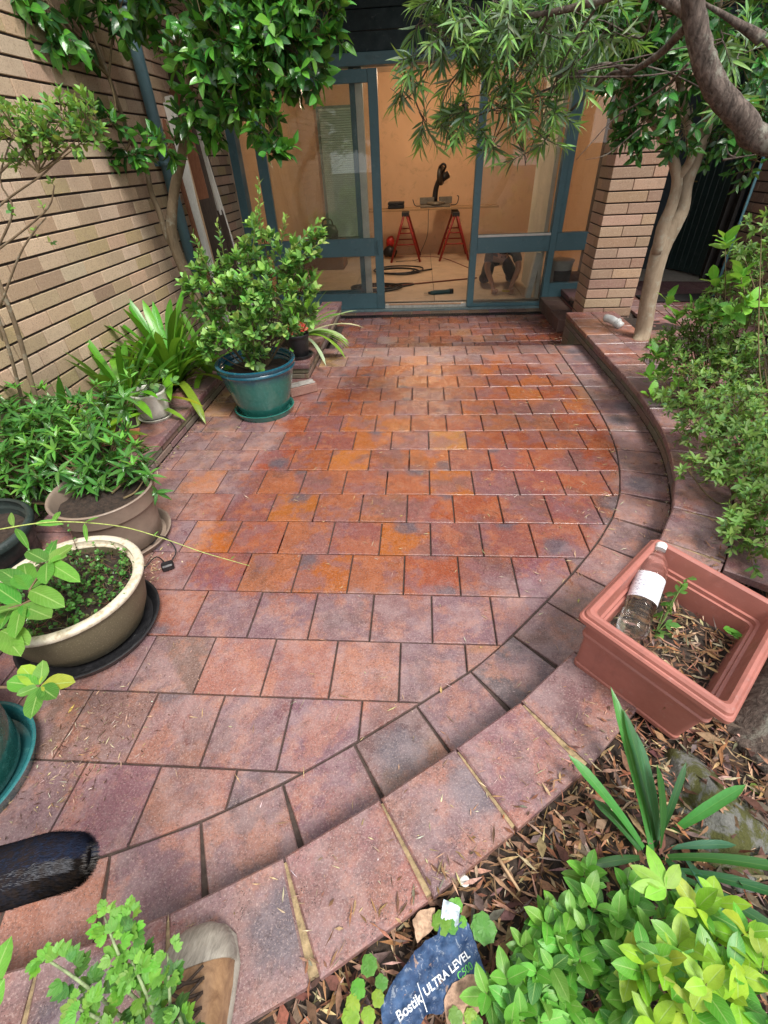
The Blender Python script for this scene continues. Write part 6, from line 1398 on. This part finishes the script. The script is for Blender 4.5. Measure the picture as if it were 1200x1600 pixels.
for tip, tn in (((1035, 622), CLV), ((1040, 640), CLV), ((1050, 650), CLY), ((1075, 668), [(0.5, 0.28, 0.05)]), ((1060, 690), CLY), ((1090, 635), CLV)):
    T_ = on_y(*tip, 1.95); LB.leaf(B, (T_-B)+Vector((0, 0, .15)), (0, 0, 1), (T_-B).length*1.05, .035, .4, tintpick(tn))
single('lily_clump', LB.mesh('lily_clump', ML_STRAP), 'few striped and yellowing strap leaves poking over the path from under the azalea', 'plant')

# planter weed
random.seed(143); t = thing('weed', 'small weed with lobed green leaves growing beside the bottle in the terracotta planter', 'weed', tuple(PBW(-.05, .02, .12)))
LB = Leaves('obov', 4, .2); SB = MB()
def lobed(LB, p, ax, nn, size, tones, lobes=5, spread=1.15):
    ax = Vector(ax).normalized(); nn = Vector(nn); nn = (nn-ax*nn.dot(ax)).normalized(); tn = tintpick(tones)
    for i in range(lobes):
        a = (i/(lobes-1)-.5)*2*spread; d = rot_about(ax, nn, a); L = size*(1-.38*abs(a)/spread)
        LB.leaf(p+nn*0.0003*i, d, nn+rdir()*.12, L, L*.46, random.uniform(0, .3), tn)
wp = [((1040, 975), .30), ((1035, 1000), .27), ((1052, 945), .33), ((1065, 915), .38), ((1072, 905), .40), ((1055, 930), .36), ((1035, 960), .32), ((1060, 925), .35), ((1048, 990), .28), ((1028, 985), .28), ((1045, 955), .31), ((1030, 1010), .26)]
pv_ = PBW(-.03, -.0, .11)
for (px, z) in wp:
    P = on_z(*px, z-.05); lobed(LB, P, rdir(.3), Vector((0, -.3, 1)), .042, [(0.09, 0.26, 0.05), (0.13, 0.34, 0.06)], 3, .9); SB.tube([pv_, pv_.lerp(P, .5), P], .0014, 5, (.12, .2, .05))
for px, z in (((1135, 985), .25), ((1142, 990), .25), ((1130, 982), .26)): lobed(LB, on_z(*px, z), Vector((1, -.3, 0)), Vector((0, 0, 1)), .04, [(0.10, 0.35, 0.03)], 3, .6)
add_plant(t, LB, SB, 'foliage', ML_SOFT)

# strap-leaf plant in the mulch
random.seed(144); LB = Leaves('strap', 10, .28); B0 = on_z(1020, 1338, .07)
for (bx_, tip, dz, W, dr, tn) in (((1005, 1325), (899, 1187), .16, .026, .25, 1), ((1018, 1330), (962, 1088), .26, .027, .2, 1), ((1022, 1325), (990, 1122), .24, .026, .25, 0), ((1028, 1320), (1008, 1170), .25, .022, .3, 2), ((1030, 1330), (1045, 1210), .22, .022, .2, 0), ((1050, 1300), (1160, 1232), .15, .027, .35, 1), ((1040, 1340), (1230, 1350), .10, .026, .4, 0), ((1050, 1325), (1145, 1318), .05, .020, .3, 2), ((1000, 1340), (930, 1352), .04, .02, .3, 0), ((1000, 1330), (932, 1252), .06, .022, .5, 0), ((1060, 1360), (1230, 1400), .06, .024, .4, 0), ((1060, 1370), (1230, 1460), .05, .026, .4, 0), ((1070, 1340), (1130, 1440), .03, .02, .5, 2), ((1035, 1340), (1070, 1370), .04, .016, .6, 0), ((1030, 1310), (1062, 1205), .18, .016, .5, 0), ((1045, 1345), (1120, 1560), .03, .026, .3, 0)):
    B = on_z(*bx_, .07); T_ = on_z(*tip, .07+dz); d = T_-B; L = d.length; tn = ([(0.022, 0.105, 0.030), (0.03, 0.125, 0.03)], [(0.085, 0.30, 0.06), (0.07, 0.26, 0.05)], [(0.05, 0.15, 0.08)])[tn]
    LB.leaf(B, d+Vector((0, 0, dr*L*.75)), Vector((0, 0, 1))+rdir()*.15, L*1.06, W, dr, tintpick(tn), .05, random.uniform(-.3, .3))
single('agapanthus_plant', LB.mesh('agapanthus_plant', ML_STRAP), 'dark green strap-leaved plant standing in the mulch between capping and mossy rock', 'plant')

# nandina-like ground plants
random.seed(145)
def ground_cluster(name, lab, clusters, L, W, tones, tt_, mode='pair', up=.9, leafmat=ML_BIG, prof='oval'):
    c0 = on_z(clusters[0][0], clusters[0][1], .03); t = thing(name, lab, 'ground plant', tuple(c0)); LB = Leaves(prof, 6, .2); SB = MB()
    for (u, v, z, r, n) in clusters:
        c = on_z(u, v, z)
        for i in range(max(1, int(n*.72))):
            v_ = rdir(); p = c+Vector((v_.x*r, v_.y*r, v_.z*r*.5)); g0 = Vector((p.x+random.uniform(-.03, .03), p.y+random.uniform(-.03, .03), BEDZ(p.x, p.y)))
            SB.tube([g0, g0.lerp(p, .6)+rdir()*.01, p], [.0018, .0015, .0012], 5, (0.13, 0.18, 0.05), caps=False)
            shoot(LB, SB, p, Vector((v_.x*.4, v_.y*.4, up))+rdir()*.3, L*.7, 6, L, W, tones, mode, 1.25, .25, .001, tt_, start=0.0)
    add_plant(t, LB, SB, 'foliage', leafmat); return t
GN = [(0.085, 0.28, 0.04), (0.12, 0.37, 0.045), (0.05, 0.19, 0.035), (0.16, 0.42, 0.05)]; GYL = [(0.24, 0.50, 0.035), (0.34, 0.58, 0.04), (0.12, 0.38, 0.035), (0.36, 0.54, 0.05), (0.09, 0.32, 0.035)]
ground_cluster('nandina_shrub', 'mid green leafy ground shrub at the bottom beside the torn bag', [(880, 1445, .12, .05, 8), (930, 1420, .12, .05, 8), (840, 1480, .12, .04, 6), (870, 1500, .12, .06, 10), (800, 1560, .12, .04, 6), (930, 1480, .13, .06, 10), (860, 1560, .12, .06, 10), (930, 1550, .13, .06, 10), (990, 1440, .14, .05, 8), (990, 1520, .15, .06, 10), (860, 1610, .12, .06, 8), (960, 1610, .12, .06, 8), (800, 1620, .1, .05, 6), (1040, 1590, .14, .06, 8), (970, 1400, .10, .03, 4), (1060, 1440, .12, .05, 7)], .054, .027, GN, [(0.15, 0.42, 0.06)])
ground_cluster('nandina_shrub', 'yellow-green brightest leafy shrub in the bottom right corner', [(1060, 1500, .22, .05, 4), (1120, 1480, .24, .05, 5), (1100, 1550, .25, .06, 5), (1170, 1530, .26, .05, 5), (1040, 1570, .24, .05, 4), (1190, 1590, .26, .06, 5), (1120, 1610, .26, .06, 5), (1200, 1480, .22, .03, 2), (1010, 1530, .2, .04, 3), (1085, 1440, .18, .03, 2), (1060, 1620, .24, .05, 3)], .064, .033, GYL, None)
t = thing('bright_seedling', 'single bright lime shoot of four leaves in front of the strap-leaf plant', 'seedling', tuple(on_z(1035, 1400, .06))); LB = Leaves('oval', 5, .2)
nn_ = on_z(1040, 1388, .32)
for tip in ((1012, 1322), (988, 1352), (1062, 1352), (990, 1385), (1010, 1400)): T_ = on_z(*tip, .33); LB.leaf(nn_, T_-nn_, Vector((0, 0, 1))+rdir()*.3, (T_-nn_).length*1.05, .028, .1, tintpick([(0.30, 0.58, 0.06), (0.24, 0.50, 0.05)]))
part('foliage', LB.mesh('foliage', ML_SOFT), t); m = MB(); m.tube([on_z(1045, 1420, .06), nn_], .0016, 6, (.2, .3, .08)); part('stem', m.mesh('stem', M_TWIG), t)
# round-leaved weeds
def kidney(LB, c, rad, tone, tilt):
    for i in range(7):
        a = -2.3+4.6*i/6; d = Vector((math.cos(a), math.sin(a), 0)); d = tilt@d; LB.leaf(c, d, tilt@Vector((0, 0, 1)), rad, rad*1.05, .12, tone)
for k, (grp, lab) in enumerate(((((690, 1442, 24), (712, 1415, 18), (756, 1450, 30), (704, 1446, 18), (722, 1440, 12)), 'round-leaved weed with one large yellow-green leaf growing above the torn bag'),
        (((576, 1508, 20), (560, 1545, 18), (552, 1568, 17), (596, 1535, 15), (590, 1560, 15), (548, 1590, 20), (575, 1588, 16)), 'round-leaved weed patch at the capping edge left of the torn bag'),
        (((712, 1588, 16), (736, 1590, 15), (765, 1575, 18), (745, 1600, 14)), 'round-leaved weed at the lower right corner of the torn bag'),
        (((1180, 1232, 11), (1163, 1265, 11), (1185, 1258, 10), (1172, 1285, 12), (1143, 1282, 9), (1178, 1308, 9), (1188, 1325, 11)), 'tiny round-leaved weeds beside the irrigation pipe by the gnarled trunk base'))):
    random.seed(150+k); t = thing('round_leaf_weed', lab, 'weed', tuple(on_z(grp[0][0], grp[0][1], .06)), 'round-leaved weeds in the mulch'); LB = Leaves('round', 4, .08); SB = MB()
    for (u, v, rpx) in grp:
        z = .12 if k < 3 else .09; c = on_z(u, v, z); rad = rpx/722*(CAM-c).length*.52; ti = Quaternion(rdir(), random.uniform(0, .35)).to_matrix()@Matrix.Rotation(random.uniform(0, 6.28), 3, 'Z')
        kidney(LB, c, rad, tintpick([(0.14, 0.36, 0.04), (0.10, 0.30, 0.04), (0.26, 0.42, 0.04)]), ti); SB.tube([(c.x+random.uniform(-.02, .02), c.y+random.uniform(-.02, .02), .05), c], .0013, 5, (.25, .35, .1))
    add_plant(t, LB, SB, 'foliage', ML_SOFT)
# chrysanthemum sprig in front of the lens
random.seed(160); t = thing('chrysanthemum_sprig', 'sprig with small lobed green leaves rising from the bottom edge beside the shoe', 'plant', tuple(on_z(300, 1640, .30)))
LB = Leaves('obov', 4, .15); SB = MB(); CT = [(0.065, 0.22, 0.035), (0.085, 0.27, 0.04), (0.05, 0.17, 0.03)]; CN = [(0.16, 0.42, 0.05), (0.20, 0.48, 0.06)]
b0_ = on_z(320, 1700, .28)
ST = [([(300, 1690), (215, 1545), (185, 1490), (163, 1432)], CN), ([(300, 1690), (245, 1560), (212, 1480), (200, 1430)], CT), ([(290, 1690), (180, 1580), (120, 1530), (62, 1492)], CT), ([(300, 1690), (250, 1600), (225, 1545), (205, 1500)], CN), ([(300, 1690), (270, 1600), (265, 1550), (262, 1490)], CT), ([(290, 1690), (200, 1620), (150, 1590), (120, 1575)], CN), ([(310, 1690), (300, 1640), (280, 1590)], CT), ([(300, 1690), (230, 1640), (170, 1620)], CT), ([(300, 1690), (240, 1590), (190, 1540)], CT)]
for P, tn in ST:
    pts = [on_z(u, v, .30+.13*min(1, i/2)) for i, (u, v) in enumerate(P)]; SB.tube(pts, [.0032, .0028, .0024, .0018][:len(pts)], 7, (0.28, 0.36, 0.18), smoothpath=4)
    fine, _x = catmull(pts, [0]*len(pts), 6); n = len(fine)
    for i in range(int(n*.38), n):
        for q_ in range(2 if i < n-3 else 3):
            a = random.uniform(0, 6.28); d = (Vector((math.cos(a), math.sin(a), .35))+(fine[-1]-fine[-4]).normalized()*.5).normalized(); p = fine[i]
            lobed(LB, p+d*.012, d, Vector((0, 0, 1))+rdir()*.5, random.uniform(.016, .026)*(0.75 if i >= n-2 else 1), (CN if i > n-5 else tn), 5, 1.0)
add_plant(t, LB, SB, 'foliage', ML_SOFT)
random.seed(161); LB = Leaves('oval', 5, .2)
for b, tp_ in (((-20, 1560), (12, 1462)), ((-30, 1600), (2, 1530))): B, T_ = on_z(*b, .4), on_z(*tp_, .42); LB.leaf(B, T_-B, (0, 0, 1), (T_-B).length, .04, .2, (0.16, 0.45, 0.06))
single('lime_leaf', LB.mesh('lime_leaf', ML_BIG), 'two lime green leaf tips entering at the lower left edge', 'leaf')
# ---------------------------------------------------------------- people and animal
def skin(name, verts, edges, radii, mat, parent, sub=2, root=0, label=None):
    me = bpy.data.meshes.new(name); me.from_pydata([tuple(v) for v in verts], edges, []); me.materials.append(mat)
    o = bpy.data.objects.new('tmp', me); COL.objects.link(o)
    md = o.modifiers.new('s', 'SKIN'); md.use_smooth_shade = True; md.branch_smoothing = 0.6
    if not me.skin_vertices: 
        bm = bmesh.new(); bm.from_mesh(me); bm.verts.layers.skin.verify(); bm.to_mesh(me); bm.free()
    for i, r in enumerate(radii): me.skin_vertices[0].data[i].radius = (r, r) if not isinstance(r, tuple) else r
    me.skin_vertices[0].data[root].use_root = True
    ms_ = o.modifiers.new('u', 'SUBSURF'); ms_.levels = sub; ms_.render_levels = sub
    bpy.context.view_layer.update(); dg = bpy.context.evaluated_depsgraph_get()
    nm = bpy.data.meshes.new_from_object(o.evaluated_get(dg)); bpy.data.objects.remove(o); nm.name = name
    nm.materials.clear(); nm.materials.append(mat)
    for p in nm.polygons: p.use_smooth = True
    return part(name, nm, parent, label)
SKINM = plain('skin', (0.42, 0.22, 0.15), 0.5, 0.06, 20); TEE = plain('grey_tee', (0.085, 0.09, 0.095), 0.9, 0.15, 30, bump=0.2); TRO = plain('dark_trousers', (0.035, 0.035, 0.042), 0.9, 0.2, 30, bump=0.3); HAIR = plain('dark_hair', (0.02, 0.014, 0.01), 0.7, 0.3, 60, bump=0.6)
O = Vector((1.90, 6.25, -0.10))
pw = thing('person', 'crouching worker in a grey t-shirt leaning over the floor behind the lower right pane', 'person', tuple(O))
def W_(x, y, z): return O+Vector((x, y, z))
# pelvis, spine, chest, neck, head | arms | kneeling legs
V = [W_(.02, .52, .30), W_(.01, .40, .40), W_(0, .24, .48), W_(0, .10, .50), W_(-.01, .0, .50), W_(-.02, -.07, .455), W_(-.02, -.10, .395),
     W_(-.17, .08, .47), W_(-.20, -.02, .27), W_(-.13, -.18, .10), W_(-.12, -.24, .055),
     W_(.18, .08, .47), W_(.22, -.05, .27), W_(.12, -.20, .10), W_(.10, -.26, .055),
     W_(-.10, .50, .26), W_(-.20, .10, .12), W_(-.19, .48, .06), W_(-.19, .66, .05),
     W_(.12, .50, .26), W_(.20, .10, .12), W_(.19, .48, .06), W_(.19, .66, .05)]
E_ = [(0, 1), (1, 2), (2, 3), (3, 4), (4, 5), (5, 6), (3, 7), (7, 8), (8, 9), (9, 10), (3, 11), (11, 12), (12, 13), (13, 14), (0, 15), (15, 16), (16, 17), (17, 18), (0, 19), (19, 20), (20, 21), (21, 22)]
RD = [(.14, .11), (.14, .10), (.15, .11), (.12, .09), .055, (.072, .085), (.06, .07), .055, .042, .030, .022, .055, .042, .030, .022, .09, .065, .05, .035, .09, .065, .05, .035]
skin('body', V, E_, RD, SKINM, pw)
skin('t_shirt', [V[1], V[2], V[3], V[7], V[7].lerp(V[8], .75), V[11], V[11].lerp(V[12], .75), V[3].lerp(V[4], .5)], [(0, 1), (1, 2), (2, 3), (3, 4), (2, 5), (5, 6), (2, 7)], [(.155, .115), (.165, .12), (.135, .10), .068, .062, .068, .062, .068], TEE, pw)
skin('trousers', [V[0], V[15], V[16], V[17], V[19], V[20], V[21], V[0].lerp(V[1], .6)], [(0, 1), (1, 2), (2, 3), (0, 4), (4, 5), (5, 6), (0, 7)], [(.15, .12), .10, .078, .062, .10, .078, .062, (.155, .115)], TRO, pw)
hm = MB(); hc = V[5]+Vector((0, .01, .035)); hm.lathe([(0, -.02), (.06, -.02), (.080, .01), (.078, .05), (.055, .075), (0, .085)], hc, 18, sy=1.15, rot=Matrix.Rotation(R(25), 3, 'X')); part('hair', hm.mesh('hair', HAIR), pw)
f0 = V[6]
for sx in (-1, 1): fm = MB(); fm.tube([f0+Vector((sx*.024, -.066, .035)), f0+Vector((sx*.024, -.072, .034))], [.008, .004], 8); part('eye', fm.mesh('eye', HAIR), pw)
fm = MB(); fm.tube([f0+Vector((0, -.062, .03)), f0+Vector((0, -.088, .0)), f0+Vector((0, -.07, -.008))], [.006, .012, .006], 8, smoothpath=2); part('nose', fm.mesh('nose', SKINM), pw)
for hpos, sg in ((V[10], -1), (V[14], 1)):
    h = MB()
    for k, (dx, L) in enumerate(((-.026, .055), (-.009, .066), (.009, .07), (.026, .06))):
        p = hpos+Vector((dx, -.03, .0)); h.tube([p+Vector((0, .03, 0)), p, p+Vector((0, -L*.5, .004)), p+Vector((0, -L*.85, -.018)), p+Vector((0, -L, -.036))], [.011, .010, .009, .0085, .006], 8, smoothpath=3)
    p = hpos+Vector((-sg*.03, -.005, 0)); h.tube([p, p+Vector((-sg*.022, -.02, .0)), p+Vector((-sg*.02, -.05, -.015))], [.012, .011, .008], 8, smoothpath=3)
    part('fingers', h.mesh('fingers', SKINM), pw)
m = MB(); q_ = V[14]+Vector((-.02, -.07, -.01)); m.tube([q_, q_+Vector((-.10, -.03, .02))], [.014, .014], 10); single('hand_tool', m.mesh('hand_tool', plain('tool_yellow', (0.55, 0.38, 0.06), 0.5)), 'small yellow-handled tool held by the crouching worker', 'hand tool')

# photographer's foot on the capping
toe = on_z(312, 1446, .16); heel = Vector((0.435, -0.93, .16)); ax = (toe-heel); ax.z = 0; FL = ax.length; ax.normalize(); sd = Vector((ax.y, -ax.x, 0))
ph = thing('person', 'photographer of whom only one tan lace-up shoe shows at the bottom edge', 'person', (heel.x, heel.y, .135))
def shoe_sec(t, hw, h, z0=0.0, n=18, pw_=0.7):
    c = toe-ax*FL*(1-t); o = []
    for k in range(n):
        a = math.pi*2*k/n; x = math.cos(a); y = math.sin(a); xx = math.copysign(abs(x)**pw_, x)*hw; zz = (z0+h if y >= 0 else z0)*1.0
        zz = z0+(h*abs(y)**0.75 if y > 0 else -0.0)
        o.append(Vector((c.x, c.y, .136))+sd*xx+Vector((0, 0, zz+(0.0 if y > 0 else .0))))
    return o
def shoe_part(name, secs, mat, lab=None):
    V = [p for s_ in secs for p in s_]; n = len(secs[0]); F = []
    for i in range(len(secs)-1):
        for k in range(n): a, b = i*n+k, i*n+(k+1) % n; F.append((a, b, b+n, a+n))
    F.append(tuple(range(n))[::-1]); F.append(tuple((len(secs)-1)*n+k for k in range(n)))
    me = finish(name, V, F, mat, None, None, True); autosharp(me, 60); return part(name, me, ph, lab)
LEA = mat_wood('worn_leather', (0.15, 0.075, 0.04), (0.46, 0.28, 0.15), (4, 4, 4), 0.4); RUB = mat_wood('dusty_rubber', (0.14, 0.12, 0.10), (0.44, 0.40, 0.34), (14, 3, 3), 0.45)
shoe_part('sole', [shoe_sec(t_, w_, .024, 0, pw_=.45) for t_, w_ in ((0, .03), (.04, .043), (.3, .052), (.5, .058), (.75, .078), (.9, .072), (.97, .052), (1.0, .026))], RUB, 'pale rubber sole')
shoe_part('upper', [shoe_sec(t_, w_, h, .02) for t_, w_, h in ((.02, .030, .06), (.06, .038, .085), (.3, .046, .100), (.5, .054, .095), (.65, .066, .082), (.78, .072, .066), (.88, .064, .05))], LEA)
shoe_part('toe_cap', [shoe_sec(t_, w_, h, .018) for t_, w_, h in ((.76, .0745, .074), (.80, .0755, .070), (.88, .070, .060), (.95, .054, .046), (.99, .032, .026), (1.0, .014, .012))], RUB, 'dusty grey toe cap')
lc = MB()
for k in range(5):
    t_ = .42+k*.065; c = toe-ax*FL*(1-t_); z = .136+.02+np.interp(t_, [.3, .5, .65, .78], [.100, .095, .082, .066])+.010
    for s_ in (-1, 1): lc.tube([Vector((c.x, c.y, z-.008))+sd*.032*s_, Vector((c.x, c.y, z+.002)), Vector((c.x, c.y, z-.006))-sd*.030*s_+ax*.018], .0028, 6, smoothpath=3)
part('laces', lc.mesh('laces', plain('lace_brown', (0.05, 0.03, 0.02), 0.8)), ph)
ank = Vector((heel.x, heel.y+.03, .25))-ax*.0
skin('body', [ank-Vector((0, 0, .06)), ank+Vector((0, -.01, .0)), ank+Vector((.03, -.07, .18)), ank+Vector((.07, -.10, .32)), ank+Vector((.10, -.05, .42)), ank+Vector((.13, -.25, .62)), ank+Vector((.15, -.35, .85))], [(0, 1), (1, 2), (2, 3), (3, 4), (4, 5), (5, 6)], [.03, .035, .05, .055, .06, .075, .09], SKINM, ph)
skin('trouser_leg', [ank+Vector((0, -.02, .03)), ank+Vector((.03, -.07, .18)), ank+Vector((.07, -.10, .32)), ank+Vector((.10, -.05, .42)), ank+Vector((.13, -.25, .62)), ank+Vector((.15, -.35, .85))], [(0, 1), (1, 2), (2, 3), (3, 4), (4, 5)], [.055, .065, .07, .075, .09, .11], TRO, ph)

# dark furry tail reaching in from the left
random.seed(170)
tl = thing('animal_tail', 'thick dark fluffy tail with a grey stripe reaching in at the lower left edge', 'tail', tuple(on_z(-60, 1400, .45)))
P = [on_z(-260, 1440, .46), on_z(-120, 1400, .5), on_z(0, 1372, .52), on_z(70, 1352, .52), on_z(115, 1345, .52), on_z(133, 1342, .52)]
m = MB(); rr = [.046, .048, .048, .048, .040, .018]; FURM = mat_tint('fur', 1.0, 0.0, 0.2)
pts, rad = catmull(P, rr, 8); m.tube(pts, rad, 20, (0.012, 0.013, 0.018))
part('tail_body', m.mesh('tail_body', FURM), tl)
LB = Leaves('lance', 3, .1)
for i in range(20000):
    k = random.random()*(len(pts)-1.001); j = int(k); p = pts[j].lerp(pts[j+1], k-j); r = rad[j]; d = (pts[min(j+1, len(pts)-1)]-pts[max(j-1, 0)]).normalized()
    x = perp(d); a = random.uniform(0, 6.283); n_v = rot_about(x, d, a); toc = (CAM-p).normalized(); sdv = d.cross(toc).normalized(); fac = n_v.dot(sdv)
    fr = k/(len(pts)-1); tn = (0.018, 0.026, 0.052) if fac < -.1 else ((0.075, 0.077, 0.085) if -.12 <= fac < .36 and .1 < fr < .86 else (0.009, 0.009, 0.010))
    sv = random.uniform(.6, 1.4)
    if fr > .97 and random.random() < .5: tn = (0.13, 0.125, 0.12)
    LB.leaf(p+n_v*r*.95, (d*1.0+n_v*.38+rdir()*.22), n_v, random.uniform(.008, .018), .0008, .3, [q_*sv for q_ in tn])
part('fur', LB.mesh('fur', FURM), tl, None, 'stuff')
